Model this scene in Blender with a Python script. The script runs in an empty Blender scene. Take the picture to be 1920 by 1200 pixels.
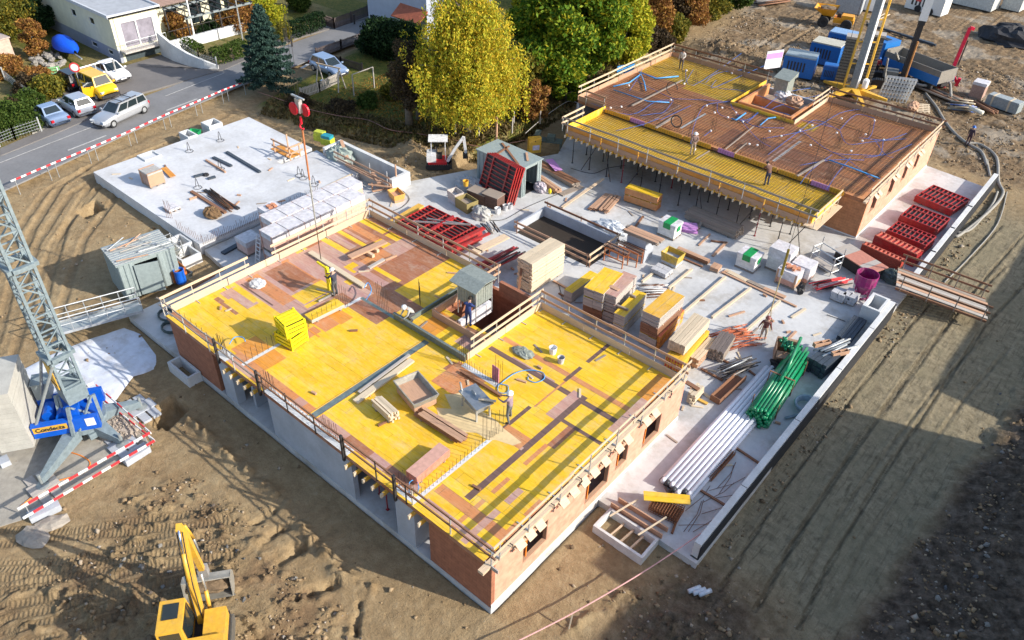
import bpy,math,random
import numpy as np
from mathutils import Vector,Matrix
rnd=random.Random(7)
SC=bpy.context.scene
COL=SC.collection
# ------------------------------------------------------------------ camera
FPX=1469.8
_y,_p,_r=math.radians(-39.237),math.radians(38.037),math.radians(2.185)
_f=np.array([math.sin(_y)*math.cos(_p),math.cos(_y)*math.cos(_p),-math.sin(_p)])
_rt=np.array([math.cos(_y),-math.sin(_y),0.0]);_u=np.cross(_rt,_f)
_R=_rt*math.cos(_r)+_u*math.sin(_r);_U=-_rt*math.sin(_r)+_u*math.cos(_r)
ROT=np.array([_R,-_U,_f])
def _ray(x,y):return ROT.T @ np.array([(x-960)/FPX,(y-600)/FPX,1.0])
_d=_ray(920,1150)
CAM=np.array([28*_d[0]/_d[2],28*_d[1]/_d[2],28.0])
cd=bpy.data.cameras.new('camera');cam=bpy.data.objects.new('camera',cd);COL.objects.link(cam)
cd.lens=36*FPX/1920;cd.sensor_width=36;cd.sensor_fit='HORIZONTAL';cd.clip_end=2000
cam.matrix_world=Matrix(((_R[0],_U[0],-_f[0],CAM[0]),(_R[1],_U[1],-_f[1],CAM[1]),(_R[2],_U[2],-_f[2],CAM[2]),(0,0,0,1)))
SC.camera=cam
# ------------------------------------------------------------------ light
AZ,EL=math.radians(20.5),math.radians(27)
W=bpy.data.worlds.new('World');SC.world=W;W.use_nodes=True
nt=W.node_tree;sk=nt.nodes.new('ShaderNodeTexSky');sk.sky_type='NISHITA';sk.sun_disc=False
sk.sun_elevation=EL;sk.sun_rotation=math.pi/2-AZ;sk.air_density=1.0;sk.dust_density=1.5
nt.links.new(sk.outputs[0],nt.nodes['Background'].inputs[0]);nt.nodes['Background'].inputs[1].default_value=0.15
sd=bpy.data.lights.new('sun','SUN');sun=bpy.data.objects.new('sun',sd);COL.objects.link(sun)
sd.energy=4.0;sd.angle=math.radians(0.5);sd.color=(1,.93,.82)
sun.rotation_euler=Vector((math.cos(AZ)*math.cos(EL),math.sin(AZ)*math.cos(EL),math.sin(EL))).to_track_quat('Z','Y').to_euler()
SC.view_settings.view_transform='Standard';SC.view_settings.look='None'
SC.view_settings.exposure=0.70;SC.view_settings.gamma=1
SC.cycles.max_bounces=5
# ------------------------------------------------------------------ helpers
def P(x,y,z=0.0):
    """point of the photograph at height z (metres)"""
    d=_ray(x,y);t=(z-CAM[2])/d[2];return Vector(CAM+d*t)
def PX(x,y,X=0.0):
    d=_ray(x,y);t=(X-CAM[0])/d[0];return Vector(CAM+d*t)
def PY(x,y,Y=0.0):
    d=_ray(x,y);t=(Y-CAM[1])/d[1];return Vector(CAM+d*t)
V=Vector
class MB:
    def __init__(s):s.v=[];s.f=[];s.m=[];s.uv=[]
    def face(s,pts,m=0,mode='grain',off=None):
        i=len(s.v);s.v +=[tuple(p) for p in pts];s.f.append(tuple(range(i,i+len(pts))));s.m.append(m)
        p=[V(q) for q in pts]
        n=(p[1]-p[0]).cross(p[2]-p[1])
        if n.length <1e-12:n=V((0,0,1))
        n.normalize()
        if mode =='wall' and abs(n.z) <.7:
            u=V((-n.y,n.x,0)).normalized();w=V((0,0,1))
            if abs(u.y) >abs(u.x):u=V((0,1,0)) if abs(u.y) >.95 else u
            elif abs(u.x) >.95:u=V((1,0,0))
            s.uv +=[(q.dot(u),q.dot(w)) for q in p];return
        e=[(p[(k+1) % len(p)]-p[k]) for k in range(len(p))]
        u=max(e[:2],key=lambda a:a.length).normalized() if max(e[:2],key=lambda a:a.length).length >0 else V((1,0,0))
        w=n.cross(u);o=off or (rnd.random()*37,rnd.random()*37)
        s.uv +=[((q-p[0]).dot(u)+o[0],(q-p[0]).dot(w)+o[1]) for q in p]
    def mesh8(s,c,m=0,mode='grain'):
        # c: 8 corners, 0-3 bottom ccw, 4-7 top ccw
        c=[V(q) for q in c]
        for q in ((3,2,1,0),(4,5,6,7),(0,1,5,4),(1,2,6,5),(2,3,7,6),(3,0,4,7)):
            s.face([c[k] for k in q],m,mode)
    def box(s,x0,x1,y0,y1,z0,z1,m=0,mode='grain'):
        s.mesh8([(x0,y0,z0),(x1,y0,z0),(x1,y1,z0),(x0,y1,z0),(x0,y0,z1),(x1,y0,z1),(x1,y1,z1),(x0,y1,z1)],m,mode)
    def cbox(s,c,d,rz=0,m=0,mode='grain',M=None):
        q=[]
        M=M or Matrix.Rotation(rz,3,'Z')
        for z in (-.5,.5):
            for x,y in ((-.5,-.5),(.5,-.5),(.5,.5),(-.5,.5)):
                q.append(V(c)+M @ V((x*d[0],y*d[1],z*d[2])))
        s.mesh8(q,m,mode)
    def beam(s,a,b,w,h,m=0,up=(0,0,1),mode='grain'):
        a=V(a);b=V(b);d=(b-a);L=d.length
        if L <1e-6:return
        d /= L;u=V(up)
        if abs(d.dot(u)) >.98:u=V((1,0,0))
        r=d.cross(u).normalized()*w/2;t=r.cross(d).normalized()*h/2
        s.mesh8([a-r-t,a+r-t,b+r-t,b-r-t,a-r+t,a+r+t,b+r+t,b-r+t],m,mode)
    def tube(s,pts,r,n=6,m=0,cap=True):
        pts=[V(p) for p in pts];rs=r if isinstance(r,(list,tuple)) else [r]*len(pts)
        i0=len(s.v);prev=None
        for k,p in enumerate(pts):
            d=(pts[min(k+1,len(pts)-1)]-pts[max(k-1,0)])
            d=d.normalized() if d.length >0 else V((0,0,1))
            if prev is None:
                a=d.cross(V((0,0,1)) if abs(d.z) <.9 else V((1,0,0))).normalized()
            else:
                a=(prev-d*prev.dot(d)).normalized()
            prev=a;b=d.cross(a)
            for j in range(n):
                t=2*math.pi*j/n;s.v.append(tuple(p+(a*math.cos(t)+b*math.sin(t))*rs[k]))
        for k in range(len(pts)-1):
            for j in range(n):
                j2=(j+1) % n
                s.f.append((i0+k*n+j,i0+k*n+j2,i0+(k+1)*n+j2,i0+(k+1)*n+j));s.m.append(m)
                s.uv +=[(k*.5,j/n),(k*.5,(j+1)/n),(k*.5+.5,(j+1)/n),(k*.5+.5,j/n)]
        if cap:
            s.f.append(tuple(i0+j for j in reversed(range(n))));s.m.append(m);s.uv +=[(0,0)]*n
            s.f.append(tuple(i0+(len(pts)-1)*n+j for j in range(n)));s.m.append(m);s.uv +=[(0,0)]*n
    def lathe(s,c,prof,n=12,m=0,ax='z',cap=True):
        c=V(c);pts=[];rs=[]
        i0=len(s.v)
        for (r,z) in prof:
            for j in range(n):
                t=2*math.pi*j/n;x,y=r*math.cos(t),r*math.sin(t)
                o={'z':V((x,y,z)),'x':V((z,x,y)),'y':V((y,z,x))}[ax]
                s.v.append(tuple(c+o))
        for k in range(len(prof)-1):
            for j in range(n):
                j2=(j+1) % n
                s.f.append((i0+k*n+j,i0+k*n+j2,i0+(k+1)*n+j2,i0+(k+1)*n+j));s.m.append(m);s.uv +=[(j/n,prof[k][1]),((j+1)/n,prof[k][1]),((j+1)/n,prof[k+1][1]),(j/n,prof[k+1][1])]
        if cap:
            for k,rev in ((0,True),(len(prof)-1,False)):
                q=[i0+k*n+j for j in range(n)]
                s.f.append(tuple(reversed(q)) if rev else tuple(q));s.m.append(m);s.uv +=[(0,0)]*n
    def prism(s,poly,z0,z1,m=0,mode='wall',mt=None):
        n=len(poly);a=sum(poly[i][0]*poly[(i+1) % n][1]-poly[(i+1) % n][0]*poly[i][1] for i in range(n))
        if a <0:poly=poly[::-1]
        s.face([(x,y,z1) for x,y in poly],m if mt is None else mt,'grain',(0,0));s.face([(x,y,z0) for x,y in poly[::-1]],m,'grain',(0,0))
        for i in range(n):
            (x0,y0),(x1,y1)=poly[i],poly[(i+1) % n]
            s.face([(x0,y0,z0),(x1,y1,z0),(x1,y1,z1),(x0,y0,z1)],m,mode)
    def sweep(s,poly,O,A,B,N,w,m=0):
        """extrude 2-D poly (a,b) in plane O+aA+bB along N from -w/2 to w/2"""
        O,A,B,N=V(O),V(A),V(B),V(N)
        n=len(poly)
        f=[O+A*a+B*b-N*w/2 for a,b in poly];g=[O+A*a+B*b+N*w/2 for a,b in poly]
        s.face(f[::-1],m);s.face(g,m)
        for i in range(n):j=(i+1) % n;s.face([f[i],f[j],g[j],g[i]],m)
    def blob(s,c,r,seed=0,m=0,n=10,k=7,rough=.25,flat=1.0):
        R=random.Random(seed);c=V(c);i0=len(s.v)
        rr=r if isinstance(r,(tuple,list)) else (r,r,r*flat)
        for a in range(k+1):
            th=math.pi*a/k
            for b in range(n):
                ph=2*math.pi*b/n;q=1+rough*(R.random()-.5)*2 if 0 <a <k else 1
                s.v.append((c.x+rr[0]*q*math.sin(th)*math.cos(ph),c.y+rr[1]*q*math.sin(th)*math.sin(ph),c.z+rr[2]*q*math.cos(th)))
        for a in range(k):
            for b in range(n):
                b2=(b+1) % n
                s.f.append((i0+a*n+b,i0+(a+1)*n+b,i0+(a+1)*n+b2,i0+a*n+b2));s.m.append(m);s.uv +=[(b/n,a/k),(b/n,(a+1)/k),((b+1)/n,(a+1)/k),((b+1)/n,a/k)]
    def build(s,name,mats,parent=None,smooth=False,bevel=0,loc=None,rz=0):
        if not isinstance(mats,(list,tuple)):mats=[mats]
        me=bpy.data.meshes.new(name);me.from_pydata(s.v,[],s.f)
        for m in mats:me.materials.append(m)
        me.polygons.foreach_set('material_index',s.m)
        if smooth:me.polygons.foreach_set('use_smooth',[True]*len(s.f))
        ul=me.uv_layers.new(name='UVMap');ul.data.foreach_set('uv',[c for q in s.uv for c in q])
        me.update()
        o=bpy.data.objects.new(name,me);COL.objects.link(o)
        if parent:o.parent=parent
        if loc is not None:o.location=loc
        o.rotation_euler.z=rz
        if bevel:
            b=o.modifiers.new('bevel','BEVEL');b.width=bevel;b.segments=2;b.limit_method='ANGLE'
        return o
def tag(o,label=None,cat=None,group=None,kind=None):
    if label:o['label']=label
    if cat:o['category']=cat
    if group:o['group']=group
    if kind:o['kind']=kind
    return o
def thing(name,label,cat,loc=(0,0,0),rz=0,group=None):
    o=bpy.data.objects.new(name,None);COL.objects.link(o);o.location=loc;o.rotation_euler.z=rz
    o.empty_display_size=.1
    return tag(o,label,cat,group)
def copy_tree(o,loc,rz,label=None,group=None,parent=None):
    c=o.copy();COL.objects.link(c)
    if parent is None:
        c.location=loc;c.rotation_euler=(0,0,rz)
        if label:c['label']=label
        if group:c['group']=group
    else:c.parent=parent
    for ch in [q for q in bpy.data.objects if q.parent ==o]:copy_tree(ch,None,None,parent=c)
    return c
# ------------------------------------------------------------------ materials
MATS={}
class NT:
    def __init__(s,name):
        s.m=bpy.data.materials.new(name);s.m.use_nodes=True;s.t=s.m.node_tree;s.b=s.t.nodes['Principled BSDF']
    def n(s,t,**k):
        q=s.t.nodes.new('ShaderNode'+t)
        for a,v in k.items():setattr(q,a,v)
        return q
    def l(s,a,b):s.t.links.new(a,b)
    def noise(s,vec,scale,detail=4,rough=.6,out=0):
        q=s.n('TexNoise');q.inputs['Scale'].default_value=scale;q.inputs['Detail'].default_value=detail;q.inputs['Roughness'].default_value=rough
        if vec is not None:s.l(vec,q.inputs['Vector'])
        return q.outputs[out]
    def ramp(s,fac,stops):
        q=s.n('ValToRGB');e=q.color_ramp.elements
        e[0].position,e[0].color=stops[0][0],(*stops[0][1],1)
        e[1].position,e[1].color=stops[-1][0],(*stops[-1][1],1)
        for p,c in stops[1:-1]:
            w=e.new(p);w.color=(*c,1)
        s.l(fac,q.inputs[0]);return q.outputs[0]
    def mix(s,fac,a,b,mode='MIX'):
        q=s.n('MixRGB',blend_type=mode)
        for i,x in enumerate((fac,a,b)):
            if isinstance(x,(int,float)):q.inputs[i].default_value=x
            elif isinstance(x,tuple):q.inputs[i].default_value=(*x,1)
            else:s.l(x,q.inputs[i])
        return q.outputs[0]
    def math(s,op,a,b=0.0,c=None):
        q=s.n('Math',operation=op)
        for i,x in enumerate((a,b) if c is None else (a,b,c)):
            if isinstance(x,(int,float)):q.inputs[i].default_value=x
            else:s.l(x,q.inputs[i])
        return q.outputs[0]
    def bump(s,h,strength=.4,dist=.02,chain=None):
        q=s.n('Bump');q.inputs['Strength'].default_value=strength;q.inputs['Distance'].default_value=dist
        s.l(h,q.inputs['Height'])
        if chain is not None:s.l(chain,q.inputs['Normal'])
        s.l(q.outputs[0],s.b.inputs['Normal']);return q.outputs[0]
    def col(s,c):s.l(c,s.b.inputs['Base Color'])
    def coords(s,which='Object'):return s.n('TexCoord').outputs[which]
    def mapping(s,vec,sc):
        q=s.n('Mapping');q.inputs['Scale'].default_value=sc;s.l(vec,q.inputs[0]);return q.outputs[0]
def sc3(c,k):return tuple(min(1,x*k) for x in c)
def M_plain(name,c,rough=.6,metal=0,var=.25,scale=6,bump=.0,dirt=None,dirt_amt=.5):
    if name in MATS:return MATS[name]
    t=NT(name);co=t.coords()
    nz=t.noise(co,scale,5)
    col=t.ramp(nz,[(.3,sc3(c,1-var)),(.7,sc3(c,1+var*.6))])
    isl=t.n('NewGeometry').outputs['Random Per Island']
    col=t.mix(t.math('MULTIPLY',isl,var*.8),col,sc3(c,.55))
    if dirt:
        n2=t.noise(co,scale*.35,6,.7);f=t.ramp(n2,[(.48,(0,0,0)),(.62,(1,1,1))])
        col=t.mix(t.math('MULTIPLY',f,dirt_amt),col,dirt)
    t.col(col);t.b.inputs['Roughness'].default_value=rough;t.b.inputs['Metallic'].default_value=metal
    if bump:t.bump(t.noise(co,scale*8,3),bump,.01)
    MATS[name]=t.m;return t.m
def M_wood(name,c,var=.35,seam=None,rough=.75,stain=None,stain_amt=.6):
    if name in MATS:return MATS[name]
    t=NT(name);uv=t.coords('UV')
    g=t.noise(t.mapping(uv,(.9,14,1)),2.2,5,.65)
    col=t.ramp(g,[(.3,sc3(c,1-var)),(.5,c),(.72,sc3(c,1+var*.5))])
    isl=t.n('NewGeometry').outputs['Random Per Island']
    col=t.mix(isl,col,t.mix(.5,col,sc3(c,.5)))
    if stain:
        w=t.noise(uv,1.3,6,.7);f=t.ramp(w,[(.5,(0,0,0)),(.68,(1,1,1))])
        col=t.mix(t.math('MULTIPLY',f,stain_amt),col,stain)
    t.col(col);t.b.inputs['Roughness'].default_value=rough;t.bump(g,.3,.01)
    MATS[name]=t.m;return t.m
def M_brick(name,c1,c2,mortar,w=.38,h=.2,ms=.008,patch=None):
    t=NT(name);uv=t.coords('UV')
    b=t.n('TexBrick');t.l(uv,b.inputs['Vector'])
    for k,v in (('Scale',1),('Brick Width',w),('Row Height',h),('Mortar Size',ms),('Mortar Smooth',.1),('Bias',0)):b.inputs[k].default_value=v
    b.inputs['Color1'].default_value=(*c1,1);b.inputs['Color2'].default_value=(*c2,1);b.inputs['Mortar'].default_value=(*mortar,1)
    n=t.noise(uv,3,6);col=t.mix(.45,b.outputs[0],t.ramp(n,[(.3,sc3(c1,.6)),(.7,sc3(c1,1.4))]),'MULTIPLY' if False else 'MIX')
    if patch:
        b2=t.n('TexBrick');t.l(uv,b2.inputs['Vector'])
        for k,v in (('Scale',1),('Brick Width',w),('Row Height',h),('Mortar Size',0),('Bias',-.65)):b2.inputs[k].default_value=v
        b2.inputs['Color1'].default_value=(0,0,0,1);b2.inputs['Color2'].default_value=(1,1,1,1);b2.offset=.5
        col=t.mix(t.math('MULTIPLY',t.ramp(b2.outputs[0],[(.55,(0,0,0)),(.8,(1,1,1))]),t.ramp(t.noise(uv,1.1,3),[(.47,(0,0,0)),(.56,(1,1,1))])),col,patch)
    t.col(col);t.b.inputs['Roughness'].default_value=.85
    t.bump(b.outputs['Fac'],-.5,.01)
    return t.m
def M_concrete(name,c,scale=.5,stain=(.25,.22,.18),amt=.5,joint=0,crack=True,bump=.15):
    t=NT(name);co=t.coords()
    a=t.noise(co,scale,8,.65);b=t.noise(co,scale*12,6,.7)
    col=t.ramp(a,[(.3,sc3(c,.78)),(.6,sc3(c,1.08))])
    col=t.mix(.25,col,t.ramp(b,[(.3,sc3(c,.6)),(.65,sc3(c,1.2))]))
    f=t.ramp(t.noise(co,scale*.7,8,.75),[(.49,(0,0,0)),(.68,(1,1,1))])
    col=t.mix(t.math('MULTIPLY',f,amt),col,stain)
    t.col(col);t.b.inputs['Roughness'].default_value=.85;t.bump(b,bump,.01)
    return t.m
yel=(.84,.53,.012)
def M_formply(name,c,wear=(.80,.62,.26),wamt=.5,dark=(.25,.12,.05),damt=.3,pw=2.5,ph=.5):
    t=NT(name);uv=t.coords('Object')
    b=t.n('TexBrick');t.l(uv,b.inputs['Vector'])
    for k,v in (('Scale',1),('Brick Width',pw),('Row Height',ph),('Mortar Size',.014),('Bias',0)):b.inputs[k].default_value=v
    b.inputs['Color1'].default_value=(*c,1);b.inputs['Color2'].default_value=(c[0]*.80,c[1]*.66,c[2],1);b.inputs['Mortar'].default_value=(*sc3(c,.36),1)
    g=t.noise(t.mapping(uv,(1.5,14,1)),1.4,6,.7)
    lf=t.noise(uv,.32,5,.6);sh=(c[0]*.97,c[1]*.82,c[2])
    col=t.mix(.35,t.mix(t.ramp(lf,[(.42,(0,0,0)),(.6,(.8,.8,.8))]),b.outputs[0],sh),t.ramp(g,[(.3,sc3(c,.6)),(.7,sc3(c,1.3))]))
    gr=t.ramp(t.noise(uv,.9,9,.8),[(.53,(0,0,0)),(.72,(1,1,1))]);col=t.mix(t.math('MULTIPLY',gr,.45),col,(.50,.46,.38))
    w=t.noise(t.mapping(uv,(1,3,1)),1.1,9,.75)
    col=t.mix(t.math('MULTIPLY',t.ramp(w,[(.45,(0,0,0)),(.75,(1,1,1))]),wamt),col,wear)
    d=t.noise(uv,3.5,8,.75)
    col=t.mix(t.math('MULTIPLY',t.ramp(d,[(.54,(0,0,0)),(.7,(1,1,1))]),damt),col,dark)
    t.col(col);t.b.inputs['Roughness'].default_value=.6;t.bump(g,.15,.01)
    return t.m
def M_metal(name,c,rough=.4,metal=.8,var=.2):return M_plain(name,c,rough,metal,var,4)
conc=M_concrete('slab concrete',(.60,.61,.63),.35,(.40,.38,.35),.55)
conc_wet=M_concrete('yard concrete',(.54,.54,.535),.30,(.25,.205,.14),.75)
conc_wall=M_concrete('wall concrete',(.42,.45,.50),.8,(.30,.31,.33),.4)
conc_pale=M_concrete('pale concrete',(.62,.63,.63),.8,(.42,.41,.38),.4)
brickA=M_brick('brown clay block',(.36,.145,.08),(.28,.11,.06),(.10,.05,.035))
brickB=M_brick('pale clay block',(.72,.35,.24),(.62,.27,.175),(.56,.32,.24),patch=(.50,.12,.05),ms=.005)
w_new=M_wood('new timber',(.70,.53,.36));w_pink=M_wood('shuttering timber',(.55,.33,.21),.3)
w_old=M_wood('grey timber',(.33,.27,.22));w_brown=M_wood('brown timber',(.27,.13,.07));w_pale=M_wood('pale timber',(.68,.56,.40),.25)
w_grey=M_wood('panel edge wood',(.46,.42,.38),.3)
ply_y=M_formply('yellow formwork ply',yel);ply_b=M_formply('brown formwork ply',(.36,.15,.06),(.50,.36,.27),.55,(.14,.06,.03),.5)
ply_p=M_formply('pale worn ply',(.50,.30,.21),(.6,.47,.38),.7,(.25,.15,.1),.3);ply_d=M_wood('dark shuttering strip',(.17,.10,.085))
ply_o=M_formply('orange worn ply',(.70,.30,.03),(.6,.4,.2),.35,(.3,.14,.05),.5)
ply_rust=M_formply('rust brown ply',(.60,.26,.085),(.62,.38,.2),.5,(.16,.06,.03),.6)
steel=M_metal('galvanised steel',(.55,.57,.58),.45,.6);dsteel=M_plain('dark steel',(.05,.045,.045),.6,.3)
rust=M_plain('rusty rebar',(.20,.08,.035),.85,.1,.4,8);rustd=M_plain('dark rebar',(.08,.05,.035),.8,.2,.3,8)
red=M_plain('red formwork steel',(.42,.022,.022),.5,.0,.35,5,dirt=(.25,.1,.08));redd=M_plain('dark red steel',(.30,.02,.03),.5,0,.3,5)
black=M_plain('black panel face',(.03,.028,.03),.6);rubber=M_plain('rubber',(.025,.025,.027),.85,0,.3)
white=M_plain('white paint',(.8,.8,.8),.5,0,.08);wrap=M_plain('white wrapping foil',(.70,.68,.70),.4,0,.3,4,.5,dirt=(.52,.46,.45),dirt_amt=.6)
yelp=M_plain('yellow machine paint',(.74,.42,.045),.4,0,.15,dirt=(.45,.3,.12),dirt_amt=.35);yell=M_plain('bright yellow steel',(.85,.70,.01),.45,0,.15)
blue=M_plain('blue machine paint',(.012,.13,.62),.4,0,.15);blued=M_plain('blue conduit',(.015,.12,.48),.6);bluel=M_plain('light blue pipe',(.07,.33,.70),.5)
green=M_plain('green plastic pipe',(.005,.25,.10),.3,0,.2,3,dirt=(.12,.30,.18),dirt_amt=.5);pinkp=M_plain('lilac insulation board',(.55,.27,.60),.7,0,.1)
glass=M_plain('dark window glass',(.02,.03,.035),.08,0,.1);glass.node_tree.nodes['Principled BSDF'].inputs['Specular IOR Level'].default_value=.8
redw=M_plain('barrier red',(.7,.04,.05),.5,0,.15);orange=M_plain('orange plastic',(.85,.25,.03),.5,0,.15)
magenta=M_plain('magenta machine paint',(.30,.012,.14),.5,0,.3,dirt=(.3,.2,.22),dirt_amt=.4);tarp_g=M_plain('grey green tarp',(.28,.31,.27),.8,0,.35,4,.6)
tan=M_plain('straw beige',(.55,.42,.20),.8);foam=M_plain('white plastic pipe',(.76,.78,.84),.3,0,.06)
# ------------------------------------------------------------------ terrain
_rs=np.random.RandomState(3);_lat=_rs.rand(256,256)
def vnoise(x,y):
    xi=np.floor(x).astype(int);yi=np.floor(y).astype(int);fx=x-xi;fy=y-yi
    fx=fx*fx*(3-2*fx);fy=fy*fy*(3-2*fy)
    a=_lat[xi % 256,yi % 256];b=_lat[(xi+1) % 256,yi % 256];c=_lat[xi % 256,(yi+1) % 256];d=_lat[(xi+1) % 256,(yi+1) % 256]
    return (a*(1-fx)+b*fx)*(1-fy)+(c*(1-fx)+d*fx)*fy
def fbm(x,y,s,o=4,g=.5):
    r=0*x;a=1;t=0
    for i in range(o):
        r=r+a*(vnoise(x*s+17.3*i,y*s+9.1*i)-.5);t +=a;a *= g;s *= 2.03
    return r/t*2
def sst(a,b,x):
    t=np.clip((x-a)/(b-a),0,1);return t*t*(3-2*t)
def bank_y(x):return np.interp(x,[-60,-46.3,-38.5,-32,-26.5,-25],[20,21.8,23.5,25.7,28.6,32])
def bank_x(y):return np.interp(y,[28,40,60,73,85],[-26,-27.3,-30.5,-33.5,-30])
def seg_dist(x,y,pts):
    best=np.full(x.shape,1e9);arc=np.zeros(x.shape);s0=0
    for (x0,y0),(x1,y1) in zip(pts[:-1],pts[1:]):
        dx,dy=x1-x0,y1-y0;L=math.hypot(dx,dy);t=np.clip(((x-x0)*dx+(y-y0)*dy)/(L*L),0,1)
        d=np.hypot(x-x0-t*dx,y-y0-t*dy)
        if (x0,y0) ==tuple(pts[0]):d=np.where(t <= 0,99.,d)
        if (x1,y1) ==tuple(pts[-1]):d=np.where(t >= 1,99.,d)
        k=d <best
        best=np.where(k,d,best);arc=np.where(k,s0+t*L,arc);s0 +=L
    return best,arc
def pp(*pts):return [tuple(P(a,b,0)[:2]) for a,b in pts]
# wheel / crawler tracks: (points, half gauge, width, depth, cleats)
TRK=[(pp((30,640),(60,520),(90,430),(140,350),(230,290),(330,250),(430,200)),1.0,.45,.09,0),
       (pp((60,660),(90,560),(130,450),(200,360),(300,300)),.9,.4,.08,0),
       (pp((5,560),(40,460),(110,360),(180,320)),.9,.4,.07,0),
       (pp((-20,1100),(120,1085),(260,1055),(440,1000)),.95,.34,.035,1),
       (pp((-20,1150),(120,1120),(260,1090),(440,1050)),.95,.34,.035,1),
       (pp((-20,1060),(120,1040),(260,1030),(440,1015)),.95,.34,.035,1),
       (pp((-20,1125),(120,1098),(260,1070),(440,1030)),.95,.34,.035,1),
       (pp((-20,1180),(120,1150),(260,1105),(440,1075)),.95,.34,.035,1),
       (pp((-20,1030),(120,1030),(260,1010),(440,990)),.95,.34,.035,1),
       (pp((470,200),(560,250),(700,280),(850,330)),1.0,.4,.08,0),
       (pp((500,215),(620,262),(760,285)),1.0,.4,.07,0),
       (pp((1900,430),(1800,540),(1700,660),(1600,790),(1500,930),(1420,1060),(1380,1130)),.75,.13,.08,1),
       (pp((1910,510),(1820,600),(1720,740),(1620,880),(1520,1040),(1460,1160)),.8,.13,.08,1),
       (pp((1870,640),(1780,740),(1690,860),(1590,1000),(1530,1130)),.7,.13,.07,0),
       (pp((1920,250),(1800,200),(1700,150)),1.0,.4,.12,1),(pp((1920,170),(1830,125),(1700,90),(1640,60)),1.0,.4,.12,0),
       (pp((1500,150),(1440,90),(1560,20)),1.0,.4,.1,0)]
LNS=[(pp((345,790),(430,850),(520,930),(590,1010),(640,1080),(700,1110)),.35,.28),(pp((500,1010),(545,985)),.22,-.35),(pp((470,985),(520,950)),.2,-.3),(pp((555,1120),(600,1105),(640,1090)),.25,-.4),(pp((672,1125),(665,1200)),.12,-.4),(pp((480,1075),(530,1050),(580,1020)),.3,-.35),(pp((225,905),(262,945),(300,975)),.25,.2),(pp((1160,1115),(1210,1145),(1265,1195)),.35,.3),(pp((1150,1130),(1040,1195)),.3,.2),(pp((185,340),(330,395),(270,450)),.3,.12),(pp((560,1180),(470,1195)),.3,-.3)]
PITS=[((170,392),1.1,.9),((318,772),1.1,1.0),((262,640),.1,.0),((298,788),.6,.5)]
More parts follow.
